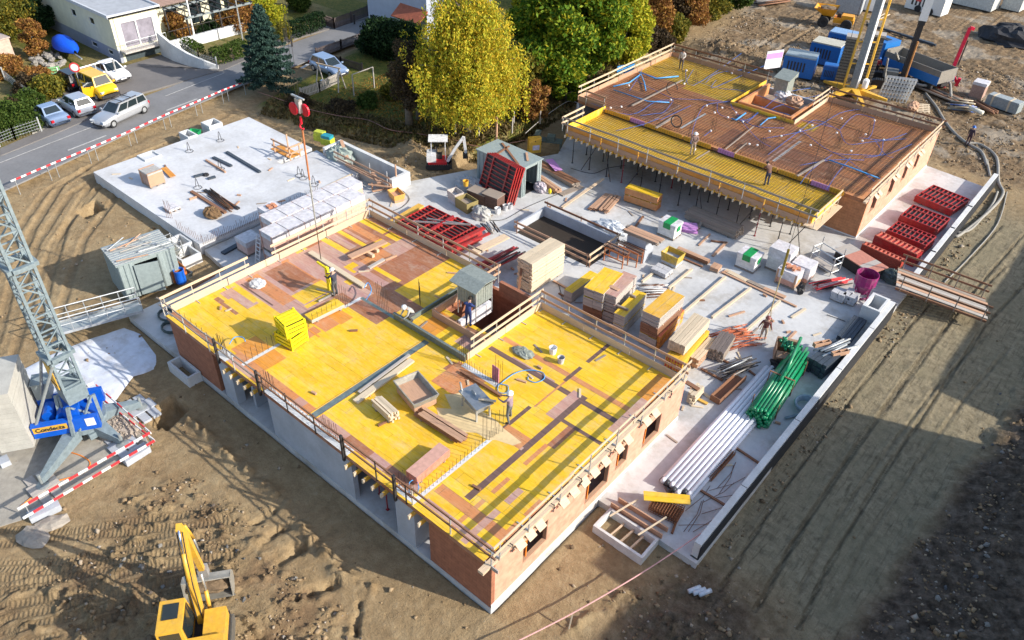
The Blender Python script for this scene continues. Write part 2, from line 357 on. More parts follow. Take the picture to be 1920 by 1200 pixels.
def gh_full(x,y):
    """height of the ground, its soil classes and track coordinate"""
    x=np.asarray(x,float);y=np.asarray(y,float)
    n1=fbm(x,y,.35,4);n2=fbm(x+50,y,1.6,4,.6);wob=fbm(x,y+90,.5,3)*.9
    h=.06*n1+.035*n2
    # gardens and bank
    g=sst(-.2,1.0,y-bank_y(x)+wob)*sst(-.2,1.2,bank_x(y)-x+wob)*(y >18)*(x <-25)
    g=g*sst(-49.5,-47.5,x+ (y-28)*.30)
    far=sst(74,78,y)*sst(-36,-33,x)
    g=g*(1-far)
    h=h*(1-.6*g)+.75*g
    # excavation trench by the second house and the slabs
    tr=np.exp(-((x-bank_x(y)-1.3)/1.1)**2)*(y >29)*(y <62);h -= .5*tr
    # strip beyond the road
    rd=sst(-58.5,-57.5,-x*0-0) if False else 0
    # embankment on the right
    lanee=11.2+wob*.9+np.interp(y,[0,10,30,50],[-1.2,-.6,1.2,2.5])
    e=np.clip(x-lanee,0,30)
    emb=sst(0,1.2,e)
    h +=emb*(.25*n2+.12*fbm(x,y,3.1,3))+np.minimum(e*.28,2.6)+ (e >0)*.25*np.abs(fbm(x*.6+y*.3,y-x*.3,.9,3))
    # rough brown soil in front, left and below
    rough=sst(-14.5,-12.5,x)*sst(-3.4,-4.6,y+.35*(x+12)*.2+wob*.5)*sst(3,0,x)
    rough=np.maximum(rough,sst(-16,-14,x)*sst(-3.3,-4.3,y+wob*.3)*sst(-2,-4,x))
    cl=fbm(x,y,2.3,4,.65);clod=np.clip(cl-.12,0,1)
    rough=np.maximum(rough,sst(3.2,5.5,x+wob)*sst(8.5,5.5,y+wob))
    fine=fbm(x+7,y+3,6.5,3,.6);h +=rough*(.12*n1+.55*clod+.07*fine*(.4+3*clod))+.012*fine
    for pts,w,dh in LNS:
        d,_=seg_dist(x+.35*n2,y+.35*n1,pts);h +=dh*np.exp(-(d/(w*.7))**2)*np.clip(.6+2.2*clod+1.2*n2,0,1.6)
    bumpz=sst(1,0,np.hypot((x+10.3)/2.6,(y+4.0)/1.2));h +=bumpz*.25*np.abs(n2)
    # heaps by the small excavator
    for (cx,cy,rx,ry,hh) in ((-31.0,25.6,2.3,1.3,1.0),(-28.6,27.2,2.4,1.1,.9),(-30.5,23.6,1.5,1.0,.35),(-26.3,27.6,1.6,.8,.5),(-17.0,-5.0,.0001,.0001,0),(-30.2,56.5,4,3,.9),(-24,64,6,3.5,1.3),(-14,58,2.5,1.5,.8)):
        q=np.hypot((x-cx)/rx,(y-cy)/ry);h +=hh*sst(1.25,0,q+.25*n2)*(1+.5*n2)
    heapm=sst(1.4,.8,np.hypot((x+30)/4.5,(y-25.5)/3.4));h +=heapm*.30*clod*sst(-27.2,-28,x-(y-24))*0.8
    # muddy yard beyond
    mud=sst(53,55,y)*sst(-27,-24,x-(y-55)*-.2)
    h +=mud*(.14*n2+.30*clod*sst(.0,.5,n1)) 
    h +=-.5*sst(30,20,y)*0
    # tracks
    cleat=np.zeros(x.shape);trk=np.zeros(x.shape)
    for pts,hg,w,dep,cw in TRK:
        d,a=seg_dist(x,y,pts);dd=np.abs(d-hg)
        m=sst(w*.75,w*.35,dd);trk=np.maximum(trk,m)
        h +=-dep*m+dep*.55*np.exp(-((dd-w*.8)/.12)**2)*(n2+1)*.7
        if cw:cleat=np.where(m >.3,a,cleat)
    for (px,py),r,dep in PITS:
        q=P(px,py,0);dd=np.maximum(np.abs(x-q.x+ .3*(y-q.y)),np.abs(y-q.y));h -= dep*sst(r*.75,r*.55,dd)
    # flat where buildings, slabs and roads stand
    def flat(x0,x1,y0,y1,z,s=.25):
        nonlocal h
        m=sst(-s,0,x-x0)*sst(s,0,x-x1)*sst(-s,0,y-y0)*sst(s,0,y-y1);h=h*(1-m)+z*m
    flat(-27.3,-.1,.15,52,-.3);flat(-44.2,-30,6.8,19.6,-.3);flat(-.2,4.6,7.5,51,-.3);flat(-27.4,-22,.3,19,-.3)
    flat(-34.5,-27.3,18.6,21.3,-1.2,.1)
    rk=(x*.0+1)
    xr0=np.interp(y,[-20,1.1,12.4,23,36.4,60],[-42.5,-46.9,-49.6,-51.5,-52.9,-55.3])
    m=sst(0,-1.2,x-xr0);h=h*(1-m)+(.33-.02)*m*1.0
    lawn=sst(-54,-55.5,x-np.interp(y,[-20,3.5,12,24,44,60],[.5,1.2,.3,-3.4,-3.6,-3.6]))*(.55+.45*(n1 >-.1))
    g=np.maximum(g,lawn*.95)
    lane=sst(4.6,5.2,x)*(1-emb)*sst(52,46,y)*sst(6.0,9.5,y+1.2*wob+.35*(x-8));dk=sst(3.2,5.5,x+wob)*sst(8.5,5.5,y+wob+.35*(x-8));emb=np.maximum(emb,dk*.8);rough=np.maximum(rough,dk)
    return h,dict(lane=lane,emb=emb,grass=g,mud=mud,rough=rough,trk=trk,road=m),cleat
def gz(x,y):
    h,_,_=gh_full(np.array([x]),np.array([y]));return float(h[0])
def make_ground():
    def axis(a,b,st,lo,hi):
        dense=np.arange(a,b+1e-6,st);o1=[];o2=[];v=a;s=st
        while v >lo:s *= 1.35;v -= s;o1.append(v)
        v=b;s=st
        while v <hi:s *= 1.35;v +=s;o2.append(v)
        return np.concatenate([np.array(o1[::-1]),dense,np.array(o2)])
    xs=np.concatenate([axis(-47,16,.10,-700,16.05)[:-1],np.array([16.2,16.5,17,18,20,24,30,45,80,200,700])])
    ys=np.concatenate([axis(-11.5,33,.10,-400,33.01)[:-1],np.arange(33.2,92,.26),np.array([93,95,98,104,115,140,200,400,900])])
    X,Y=np.meshgrid(xs,ys,indexing='ij');H,Z,CL=gh_full(X.ravel(),Y.ravel())
    nx,ny=len(xs),len(ys)
    co=np.stack([X.ravel(),Y.ravel(),H],1).astype(np.float32)
    i=np.arange(nx*ny).reshape(nx,ny);q=np.stack([i[:-1,:-1],i[1:,:-1],i[1:,1:],i[:-1,1:]],-1).reshape(-1,4)
    me=bpy.data.meshes.new('ground');me.vertices.add(len(co));me.vertices.foreach_set('co',co.ravel())
    me.loops.add(q.size);me.loops.foreach_set('vertex_index',q.ravel().astype(np.int32))
    me.polygons.add(len(q));me.polygons.foreach_set('loop_start',np.arange(0,q.size,4,dtype=np.int32))
    me.polygons.foreach_set('use_smooth',np.ones(len(q),bool));me.update(calc_edges=True)
    for nm,d in (('soilA',(Z['lane'],Z['emb'],Z['grass'])),('soilB',(Z['mud'],Z['rough'],Z['trk'])),('soilC',(CL,CL*0,CL*0))):
        at=me.attributes.new(nm,'FLOAT_VECTOR','POINT');at.data.foreach_set('vector',np.stack(d,1).astype(np.float32).ravel())
    t=NT('soil');co=t.coords()
    def attr(nm):
        a=t.n('Attribute');a.attribute_name=nm;s=t.n('SeparateXYZ');t.l(a.outputs['Vector'],s.inputs[0]);return s.outputs
    A,B,C=attr('soilA'),attr('soilB'),attr('soilC')
    n1=t.noise(co,.35,8,.65);n2=t.noise(co,2.2,9,.72);n3=t.noise(co,14,6,.7)
    tanc=t.ramp(n1,[(.32,(.29,.205,.110)),(.5,(.37,.27,.15)),(.68,(.44,.34,.20))])
    tanc=t.mix(.45,tanc,t.ramp(n2,[(.32,(.13,.085,.042)),(.5,(.30,.21,.112)),(.7,(.47,.365,.22))]))
    red_=t.ramp(t.noise(co,.5,6,.65),[(.47,(0,0,0)),(.6,(1,1,1))])
    tanc=t.mix(t.math('MULTIPLY',red_,t.math('ADD',t.math('MULTIPLY',B[1],.45),.12)),tanc,(.17,.10,.058))
    lane=t.ramp(n2,[(.34,(.17,.138,.088)),(.5,(.27,.225,.145)),(.68,(.36,.30,.195))]);lst=t.noise(t.mapping(co,(4.5,.35,1)),1.6,7,.7);lane=t.mix(.75,lane,t.ramp(lst,[(.36,(.45,.44,.42)),(.47,(1,1,1)),(.7,(1.0,1.0,.98))]),'MULTIPLY')
    lane=t.mix(t.math('MULTIPLY',t.ramp(n1,[(.5,(0,0,0)),(.58,(1,1,1))]),.5),lane,(.25,.215,.135))
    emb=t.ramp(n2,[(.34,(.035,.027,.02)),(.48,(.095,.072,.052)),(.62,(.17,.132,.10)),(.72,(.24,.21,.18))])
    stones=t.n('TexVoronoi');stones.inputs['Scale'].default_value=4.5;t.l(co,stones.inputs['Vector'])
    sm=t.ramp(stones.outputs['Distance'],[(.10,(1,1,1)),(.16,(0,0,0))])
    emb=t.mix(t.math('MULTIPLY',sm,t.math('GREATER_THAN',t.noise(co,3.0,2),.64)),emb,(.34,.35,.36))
    grass=t.ramp(n2,[(.3,(.035,.06,.012)),(.5,(.10,.12,.02)),(.64,(.17,.14,.03)),(.75,(.28,.15,.05))])
    leaves=t.ramp(t.noise(co,7,3,.8),[(.56,(0,0,0)),(.64,(1,1,1))])
    grass=t.mix(t.math('MULTIPLY',leaves,.6),grass,(.36,.20,.07))
    mud=t.ramp(n2,[(.3,(.08,.052,.03)),(.5,(.205,.14,.08)),(.7,(.34,.255,.155))])
    mud=t.mix(t.math('MULTIPLY',t.ramp(t.noise(co,.22,6,.6),[(.52,(0,0,0)),(.6,(1,1,1))]),.6),mud,(.36,.32,.26))
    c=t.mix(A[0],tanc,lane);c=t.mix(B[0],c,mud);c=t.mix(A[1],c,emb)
    c=t.mix(A[2],c,grass)
    fn=t.ramp(n3,[(.36,(.55,.55,.55)),(.5,(1,1,1)),(.66,(1.0,1.0,1.0))]);c=t.mix(t.math('ADD',.25,t.math('MULTIPLY',B[1],.4)),c,fn,'MULTIPLY')
    c=t.mix(t.math('MULTIPLY',B[2],.22),c,(.13,.09,.05))
    peb=t.n('TexVoronoi');peb.inputs['Scale'].default_value=7;t.l(co,peb.inputs['Vector'])
    pm=t.math('MULTIPLY',t.ramp(peb.outputs['Distance'],[(.07,(1,1,1)),(.12,(0,0,0))]),t.math('GREATER_THAN',t.noise(co,1.1,3),.6))
    c=t.mix(t.math('MULTIPLY',pm,.7),c,(.45,.42,.38))
    c=t.mix(.35,c,t.ramp(t.noise(co,30,4,.8),[(.38,(.5,.5,.5)),(.55,(1,1,1))]),'MULTIPLY')
    t.col(c);t.b.inputs['Roughness'].default_value=.95;t.b.inputs['Specular IOR Level'].default_value=.2
    w=t.math('SINE',t.math('MULTIPLY',C[0],2*math.pi/.17));w=t.math('MULTIPLY',w,t.math('GREATER_THAN',C[0],.01))
    w=t.math('MULTIPLY',w,B[2])
    b1=t.bump(w,.6,.035);b2=t.bump(n2,.7,.16,b1);t.bump(n3,.6,.045,b2)
    me.materials.append(t.m)
    o=bpy.data.objects.new('ground',me);COL.objects.link(o);tag(o,kind='structure')
make_ground()
asph=M_concrete('asphalt',(.20,.20,.205),.4,(.26,.25,.245),.4);asph2=M_concrete('driveway asphalt',(.17,.16,.155),.4,(.21,.19,.18),.4)
pave=M_concrete('gravel pavement',(.40,.38,.34),1.2,(.28,.26,.22),.5)
def sheet(name,poly,z,mat,th=.02,kind='structure'):
    b=MB();b.prism([tuple(p) for p in poly],z-th,z,0);return tag(b.build(name,mat),kind=kind)
def pz(z,*pts):return [tuple(P(a,b,z)[:2]) for a,b in pts]
# road (runs along the left edge), its verge, driveway and parking court
sheet('road',[(-44.8,-8),(-46.68,1.1),(-49.4,12.4),(-51.3,23),(-52.7,36.4),(-55.5,60),(-61,60),(-58.6,44.5),(-57.2,33),(-55.9,22),(-54.6,13),(-52.47,3.5),(-50.0,-8)],.40,asph,.1)
sheet('pavement',pz(.46,(0,292),(110,247),(180,217),(262,175),(420,130),(560,70),(690,33),(687,25),(555,62),(410,120),(250,165),(170,205),(100,235),(0,278)),.46,asph2,.16)
sheet('driveway',pz(.38,(100,235),(190,207),(262,172),(410,128),(408,130),(350,112),(303,103),(232,124),(110,150),(95,190)),.385,asph2,.08)
sheet('parking_court',[(x,y) for x,y in pz(.38,(60,250),(112,233),(190,205),(150,165),(100,185))],.383,pave,.08)
# painted lines on the road
ml=MB()
for a,b in (((0,305),(110,262)),((110,262),(175,237)),((310,180),(420,137)),):
    p,q=P(*a,.42),P(*b,.42);ml.beam(p,q,.07,.008)
for a,b in (((127,282),(199,254)),((312,207),(370,185))):
    p,q=P(*a,.42),P(*b,.42);ml.beam(p,q,.15,.008)
for a,b in (((565,128),(578,120)),((586,116),(594,112))):
    p,q=P(*a,.42),P(*b,.42);ml.beam(p,q,.35,.008)
tag(ml.build('road_marking',M_plain('worn road paint',(.48,.48,.47),.8,0,.3)),kind='structure')

# loose clods of earth, thousands of them, as one object
def make_clods():
    R=np.random.RandomState(5);N=110000
    x=R.uniform(-47,15,N);y=R.uniform(-11,80,N);h,Z,_=gh_full(x,y)
    cl=fbm(x,y,.9,3)
    d=.05+.95*np.maximum(np.maximum(Z['rough']*.9,Z['mud']*.7),np.maximum(Z['emb']*.8*(x <14.5),.25*np.exp(-((x-5.6)/.5)**2)*3))
    d +=1.0*(np.hypot((x+29.5)/4,(y-25.5)/3) <1);d *= sst(-.35,.35,cl)*1.5;d *= (Z['road'] <.05)*(Z['grass'] <.3)*(h >-.18)*(1-.85*Z['lane']*(x >6.2))
    k=R.rand(N) <d;x,y,h=x[k],y[k],h[k];n=len(x);s=R.gamma(2.0,.022,n)+.018
    base=np.array([(1,0,0),(0,1,0),(-1,0,0),(0,-1,0),(0,0,.8),(0,0,-.5)]);v=base[None]*(.6+.7*R.rand(n,6,1))*s[:,None,None]+R.normal(size=(n,6,3))*s[:,None,None]*.18
    a=R.rand(n)*6.3;c,sn=np.cos(a),np.sin(a);X=v[...,0]*c[:,None]-v[...,1]*sn[:,None]+x[:,None];Y=v[...,0]*sn[:,None]+v[...,1]*c[:,None]+y[:,None];Zc=v[...,2]+h[:,None]+s[:,None]*.25
    f=np.array([(0,1,4),(1,2,4),(2,3,4),(3,0,4),(1,0,5),(2,1,5),(3,2,5),(0,3,5)])[None]+np.arange(n)[:,None,None]*6;f=f.reshape(-1,3)
    me=bpy.data.meshes.new('soil_clods');me.vertices.add(6*n);me.vertices.foreach_set('co',np.stack([X,Y,Zc],-1).astype(np.float32).ravel());me.loops.add(f.size);me.loops.foreach_set('vertex_index',f.ravel().astype(np.int32));me.polygons.add(len(f));me.polygons.foreach_set('loop_start',np.arange(0,f.size,3,dtype=np.int32));me.update(calc_edges=True)
    t=NT('clod');r=t.n('NewGeometry').outputs['Random Per Island'];t.col(t.ramp(r,[(0,(.12,.08,.045)),(.4,(.24,.165,.09)),(.8,(.34,.25,.15)),(1,(.38,.34,.29))]));t.b.inputs['Roughness'].default_value=.95;me.materials.append(t.m)
    o=bpy.data.objects.new('soil_clods',me);COL.objects.link(o);tag(o,'loose clods of earth scattered over the bare soil','soil',kind='stuff')
make_clods()
# ------------------------------------------------------------------ slabs
def slab(name,poly,z,th,mat,mside=None):
    b=MB();b.prism(poly,z-th,z,0);o=b.build(name,mat);return tag(o,kind='structure')
slab('concrete_slab',[(-30.2,6.6),(-27.3,6.3),(-27.3,-.02),(.02,-.02),(.02,7.15),(5.0,7.15),(4.75,51.2),(0,51.8),(-24.2,51.8),(-24.2,37),(-22.4,33),(-25.9,25.4),(-28,20.6),(-30.2,19.5)],.35,.9,conc_wet)
slab('raised_slab',[(-44.2,6.6),(-30.35,6.45),(-30.45,19.6),(-35.6,19.8),(-35.6,16.6),(-36.2,16.6),(-36.2,19.8),(-44.4,19.8)],.78,1.2,conc)
# pour joint strip on the slab edge of the second house
def wall_open(b,ax,c0,c1,u0,u1,z0,z1,ops,m=0,mode='wall'):
    """wall along x (ax 'x') or y, thickness c0..c1, openings (ua,ub,za,zb)"""
    us=sorted(set([u0,u1]+[v for o in ops for v in o[:2]]))
    for a,c in zip(us[:-1],us[1:]):
        mid=(a+c)/2;o=[q for q in ops if q[0] <mid <q[1]]
        o.sort(key=lambda q:q[2]);zz=[z0]+[v for q in o for v in q[2:]]+[z1];segs=list(zip(zz[::2],zz[1::2]))
        for s,e in segs:
            if e-s <.01:continue
            if ax =='x':b.box(a,c,c0,c1,s,e,m,mode)
            else:b.box(c0,c1,a,c,s,e,m,mode)
def paint_deck(x0,x1,y0,y1,rects,st=.1,holes=()):
    nx,ny=int(round((x1-x0)/st)),int(round((y1-y0)/st));g=np.zeros((nx,ny),int)
    for m,a,c in rects:
        xa,xb=sorted((a[0],c[0]));ya,yb=sorted((a[1],c[1]))
        g[max(0,int(round((xa-x0)/st))):max(0,int(round((xb-x0)/st))),max(0,int(round((ya-y0)/st))):max(0,int(round((yb-y0)/st)))]=m
    for xa,xb,ya,yb in holes:
        g[max(0,int(round((xa-x0)/st))):int(round((xb-x0)/st)),max(0,int(round((ya-y0)/st))):int(round((yb-y0)/st))]=-1
    return g
def deck_mesh(g,x0,y0,z,st,b):
    nx,ny=g.shape
    for j in range(ny):
        i=0
        while i <nx:
            k=i
            while k+1 <nx and g[k+1,j] ==g[i,j]:k +=1
            if g[i,j] >= 0:
                b.face([(x0+i*st,y0+j*st,z),(x0+(k+1)*st,y0+j*st,z),(x0+(k+1)*st,y0+(j+1)*st,z),(x0+i*st,y0+(j+1)*st,z)],int(g[i,j]))
            i=k+1
def bars(b,pts,h,r=.011,lean=.03,hv=.15,m=0,hook=0):
    for p in pts:
        p=V(p);q=p+V((rnd.uniform(-lean,lean),rnd.uniform(-lean,lean),h*(1+rnd.uniform(-hv,hv))))
        if hook:b.tube([p,q,q+V((hook*rnd.choice((-1,1)),rnd.uniform(-.05,.05),.0))],r,4,m)
        else:b.tube([p,q],r,4,m,cap=False)
def row(a,c,step):
    a,c=V(a),V(c);n=max(1,int((c-a).length/step));return [a+(c-a)*(k/n) for k in range(n+1)]
def rails(parent,a,c,zb,zs=(1.0,.55),mat=w_new,w=.035,h=.14,posts=1.9,pm=steel,pname='guard_post',off=0,ph=1.05,foot=None,jit=.03):
    a,c=V((*a[:2],0)),V((*c[:2],0));d=(c-a).normalized();L=(c-a).length
    for z in zs:
        # boards of about 4 m, slightly out of line
        n=max(1,int(round(L/4.2)));b=MB()
        for k in range(n):
            p=a+(c-a)*(k/n)-d*.12;q=a+(c-a)*((k+1)/n)+d*.12;s=rnd.uniform(-jit,jit)*.5;o=V((-d.y,d.x,0))*(.018 if k % 2 else -.018)
            b.beam(p+o+V((0,0,zb+z+s)),q+o+V((0,0,zb+z-s)),w,h)
        b.build('guard_rail',mat,parent)
    n=max(1,int(round(L/posts)))
    for k in range(n+1):
        p=a+(c-a)*(min(max(k/n,.02),.98));o=V((-d.y,d.x,0))*off;b=MB()
        b.beam(p+o+V((0,0,zb-.1)),p+o+V((0,0,zb+ph)),.045,.045)
        for z in zs:b.beam(p+o*.2+V((0,0,zb+z-.09)),p+o+V((0,0,zb+z-.09)),.05,.02) if off else None
        if foot:b.beam(p+o+V((0,0,zb+.02)),p+o+V((foot[0],foot[1],zb+.02)),.05,.03)
        b.build(pname,pm,parent)
def edge_board(parent,a,c,z0,z1,mat=w_pink,th=.03,name='edge_board'):
    b=MB();a,c=V((*a[:2],(z0+z1)/2)),V((*c[:2],(z0+z1)/2));n=max(1,int(round((c-a).length/3)))
    for k in range(n):b.beam(a+(c-a)*(k/n),a+(c-a)*((k+1)/n-.004),th,(z1-z0)*(1+rnd.uniform(-.04,.04)))
    return b.build(name,mat,parent)
# ------------------------------------------------------------------ first house
ZD=3.22
H1=thing('unfinished_house','unfinished brick house nearest the camera, its flat roof covered with yellow formwork panels','house')
b=MB()
wall_open(b,'x',0,.2,-22,-18.2,.35,3.0,[])
b.build('brick_wall',brickA,H1);b=MB()
wall_open(b,'x',0,.2,-3.3,0,.35,3.05,[])
b.build('brick_wall',brickA,H1)
b=MB();wall_open(b,'y',-22,-21.8,.2,13.5,.35,3.0,[(3,4,1.3,2.5),(8,9.5,1.3,2.5)]);b.build('brick_wall',brickA,H1)
WIN1=[(1.85,3.4,1.25,2.6),(6.0,7.75,1.0,2.45),(8.25,9.2,1.25,2.5),(10.5,12.0,.9,2.2)]
b=MB();wall_open(b,'y',-.2,0,.2,13.9,.35,3.05,WIN1);b.build('brick_wall',brickB,H1)
b=MB();b.box(.0,.03,.0,13.9,.36,.56,0,'wall');b.build('plinth_strip',white,H1)
b=MB();wall_open(b,'x',13.3,13.5,-22,-12.3,.35,3.0,[(-20,-18.5,1.2,2.4)]);b.build('brick_wall',brickA,H1);b=MB();wall_open(b,'x',13.3,13.5,-8.4,-.2,.35,3.0,[]);b.build('brick_wall',brickA,H1)
for (y0,y1,z0,z1) in WIN1:
    b=MB();t=.035
    b.box(-.19,-.01,y0,y1,z0,z0+t);b.box(-.19,-.01,y0,y1,z1-t,z1);b.box(-.19,-.01,y0,y0+t,z0+t,z1-t);b.box(-.19,-.01,y1-t,y1,z0+t,z1-t)
    fr=b.build('window_frame',w_pink,H1)
    b=MB();b.beam((-.1,y0+.3,z0+.1),(-.1,y0+.3,z1-.04),.06,.06);b.build('strut',orange,fr)
b=MB()
b.box(-13.75,-7.95,0,.25,.35,2.95,0,'wall');b.build('concrete_wall',conc_wall,H1)
b=MB();b.box(-17.75,-16.75,0,.45,.35,3.0,0,'wall');b.build('column',conc_wall,H1)
b=MB();b.box(-5.25,-4.15,0,1.6,.35,2.95,0,'wall');b.build('column',conc_wall,H1)
for x,y0,y1 in ((-16.0,.5,8),(-8.45,2,13),(-13.2,6,13.3)):
    b=MB();b.box(x-.1,x+.1,y0,y1,.35,2.95,0,'wall');b.build('inner_wall',conc_wall,H1)
# deck of formwork panels
def dk(px,py):return tuple(P(px,py,ZD)[:2])
def c1(x,y):return dk(300+x/4,350+y/4)
def c2(x,y):return dk(780+x/4,540+y/4)
def c3(x,y):return dk(320+x*360/1920,560+y*360/1920)
Y_,B_,PL,DD,OR,RU,AL,CN=0,1,2,3,4,5,6,7
R1=[(Y_,(-30,-1),(1,20)),
 (PL,(-22,3.9),(-17.0,7.9)),(B_,c1(400,840),c1(612,940)),(PL,c1(455,800),c1(740,870)),(Y_,c1(545,765),c1(755,850)),(Y_,c1(160,990),c1(530,975)),
 (DD,c1(612,728),c1(840,890)),
 (RU,c1(640,700),c1(1240,720)),(PL,c1(700,640),c1(1180,740)),(B_,c1(780,650),c1(1170,700)),(PL,c1(960,560),c1(1240,660)),
 (B_,(-22,8.6),(-12.9,13.5)),(PL,c1(1010,510),c1(1560,610)),
 (Y_,c1(1205,400),c1(1425,480)),(PL,c1(1260,375),c1(1480,445)),(Y_,c1(1310,335),c1(1545,435)),(PL,c1(1370,325),c1(1570,410)),(RU,c1(1400,300),c1(1650,390)),
 (Y_,c1(1490,262),c1(1710,330)),(Y_,c1(1680,365),c1(1900,425)),(Y_,c1(1600,420),c1(1810,470)),
 (PL,c1(1440,590),c1(1930,440)),(RU,c1(1500,560),c1(1760,520)),(B_,c1(1650,600),c1(1930,480)),
 (Y_,c1(1375,600),c1(1525,612)),(Y_,c1(1590,615),c1(1810,700)),
 (B_,c1(1290,830),c1(1920,850)),(PL,c1(1350,780),c1(1600,800)),(Y_,c1(990,820),c1(1300,760)),(Y_,c1(1080,890),c1(1320,800)),
 (Y_,(-12.7,8.5),(-9.9,13.2)),(Y_,c1(1760,780),(-12.6,13.5)),
 (RU,c3(1290,165),c3(1780,200)),(PL,c3(1150,170),c3(1330,60)),(RU,c3(1100,470),c3(1500,330)),(OR,c3(1370,300),c3(1480,390)),(OR,c3(1500,130),c3(1830,190)),
 (OR,c3(610,500),c3(1160,600)),(RU,c3(620,510),c3(760,570)),(OR,c3(980,700),c3(1480,400)) if False else (OR,c3(700,560),c3(1000,690)),
 (B_,c3(600,530),c3(1080,830)) if False else (RU,(-16.9,.35),(-11.1,.85)),(PL,(-12.3,.35),(-11.7,.85)),(PL,(-10.7,.35),(-4.5,.85)),(B_,(-8.8,.35),(-7.3,.85)),(B_,(-6.3,.35),(-4.8,.85)),
 (Y_,(-22,-.1),(-20.2,.4)),(B_,(-22,.1),(-18.2,.4)),(PL,(-17,0),(-15,.3)),(B_,(-15,0),(-13.7,.3)),
 (RU,c2(110,700),c2(545,680)),(B_,c2(200,600),c2(300,560)),
 (B_,c2(560,430),c2(1645,1005)) if False else (DD,(dk(922,650)[0],dk(922,650)[1]),(-.3,dk(922,650)[1]-.22)),
 (RU,c2(665,365),(-.3,c2(665,365)[1]-.25)),
 (DD,(c2(1110,695)[0]-.1,c2(1110,695)[1]),(c2(1110,695)[0]+.1,13.3)),
 (DD,(c2(1265,815)[0]-.1,c2(1265,815)[1]),(c2(1265,815)[0]+.12,1.6)),
 (RU,c2(880,895),(c2(1110,700)[0]+.1,c2(1110,700)[1])),(PL,c2(975,950),c2(1255,805)),(PL,c2(720,522),c2(1045,700)),
 (B_,c2(985,1175),c2(1200,1060)),(DD,c2(1090,975),(c2(1410,1150)[0],c2(1090,975)[1]-.2)),
 (PL,c2(615,1100),c2(800,1200)),(DD,c2(600,1080),c2(870,890)),(DD,c2(780,815),c2(900,885)),
 (PL,c2(640,470),c2(750,520)) if False else (RU,c2(600,1090),(c2(790,1190)[0],c2(790,1190)[1]+.6)),
 (RU,(-4.0,1.0),(-.5,1.45)),(PL,(-1.6,.0),(-1.3,3.4)),(RU,(-2.3,.2),(-2.1,6)),(PL,(-3.9,.35),(-.4,.6)),
 (RU,c2(130,60),c2(270,120)),(OR,c2(0,290),c2(310,250)),(PL,(-9.9,8.3),(-8.8,9.2)),
 (PL,(-.75,8),(-.3,13.2)),(RU,(-.6,1),(-.3,4.4)),(OR,(-1.1,11.2),(-.3,13.2)),
]
for k in range(26):   # scattered single panels of other wear
    x=rnd.choice([-20.9,-18.4,-15.9,-7.4,-4.9,-2.4]);y=round(rnd.uniform(1,12)*2)/2
    if rnd.random() <.4:R1.append((rnd.choice([OR,PL]) if x <-8.5 and y >8 else Y_,(x,y),(x+2.5,y+.5)))
R1 +=[(AL,(-11.05,.3),(-10.7,7.4)),(AL,(-12.85,7.9),(-12.6,11.6)),(CN,(-8.4,7.2),(-6.2,7.45)),(CN,(-4.3,.25),(-4.08,5.1)),(CN,(-16.15,.3),(-15.9,3.6)),(CN,(-16.15,6.4),(-15.9,7.6)),(AL,(-16.0,7.5),(-13.3,7.75)),(CN,(-5.3,0),(-4.1,.3)),(CN,(-13.75,-.1),(-7.95,.28)),(CN,(-17.7,-.1),(-16.8,.4))]
g=paint_deck(-22,-.3,-.1,13.5,R1,.1,[(-12.1,-8.5,9.9,13.6),(-8.4,-.2,13.3,14)])
b=MB();deck_mesh(g,-22,-.1,ZD,.1,b)
alm=M_plain('dull aluminium strip',(.20,.25,.24),.45,.3)
dk1=b.build('formwork_deck',[ply_y,ply_b,ply_p,ply_d,ply_o,ply_rust,alm,conc_pale],H1)
b=MB();b.box(-22,-12.1,-.1,13.45,2.99,ZD-.004);b.box(-12.1,-8.5,-.1,9.85,2.99,ZD-.004);b.box(-8.5,-.31,-.1,13.25,2.99,ZD-.004);b.build('deck_underside',ply_b,H1)
for y0,y1 in ((.3,7.4),):
    for x in (-11.09,-10.68):
        b=MB();b.beam((x,y0,ZD+.01),(x,y1,ZD+.01),.045,.02);b.build('yellow_edge_strip',yelp,H1)
# joists whose ends stick out of the openings
for x0,x1 in ((-16.6,-13.9),(-7.8,-5.35),(-4.0,-3.35)):
    x=x0
    while x <x1:
        b=MB();b.beam((x,-.42,2.88),(x,3,2.88),.08,.2,0);b.box(x-.041,x+.041,-.425,-.3,2.775,2.985,1);b.build('joist',[yelp,w_pale],H1);x +=.55
def prop(x,y,z0,z1,parent=None,mat=dsteel,name='steel_prop',lean=(0,0)):
    b=MB();b.tube([(x,y,z0),(x+lean[0]*.5,y+lean[1]*.5,(z0+z1)*.5)],.035,6);b.tube([(x+lean[0]*.5,y+lean[1]*.5,(z0+z1)*.5),(x+lean[0],y+lean[1],z1)],.026,6)
    b.cbox((x,y,z0+.006),(.14,.14,.012));b.cbox((x+lean[0],y+lean[1],z1-.006),(.13,.13,.012));b.tube([(x-.09,y,(z0+z1)*.5),(x+.09,y,(z0+z1)*.5)],.018,5)
    return b.build(name,mat,parent)
for k,(x,y) in enumerate(((-16.2,.8),(-15.4,1.6),(-14.6,.9),(-15.2,3),(-7.4,.9),(-6.5,.55),(-5.7,1.4),(-6.9,2.4),(-3.8,.8),(-14.3,2.2),(-7.0,4))):
    o=prop(x,y,.36,2.98,mat=redd if k % 3 else dsteel)
    tag(o,'%s steel prop standing in the dark open front of the nearest house' % ('dark red' if k % 3 else 'blackish'),'prop','props inside the nearest house')
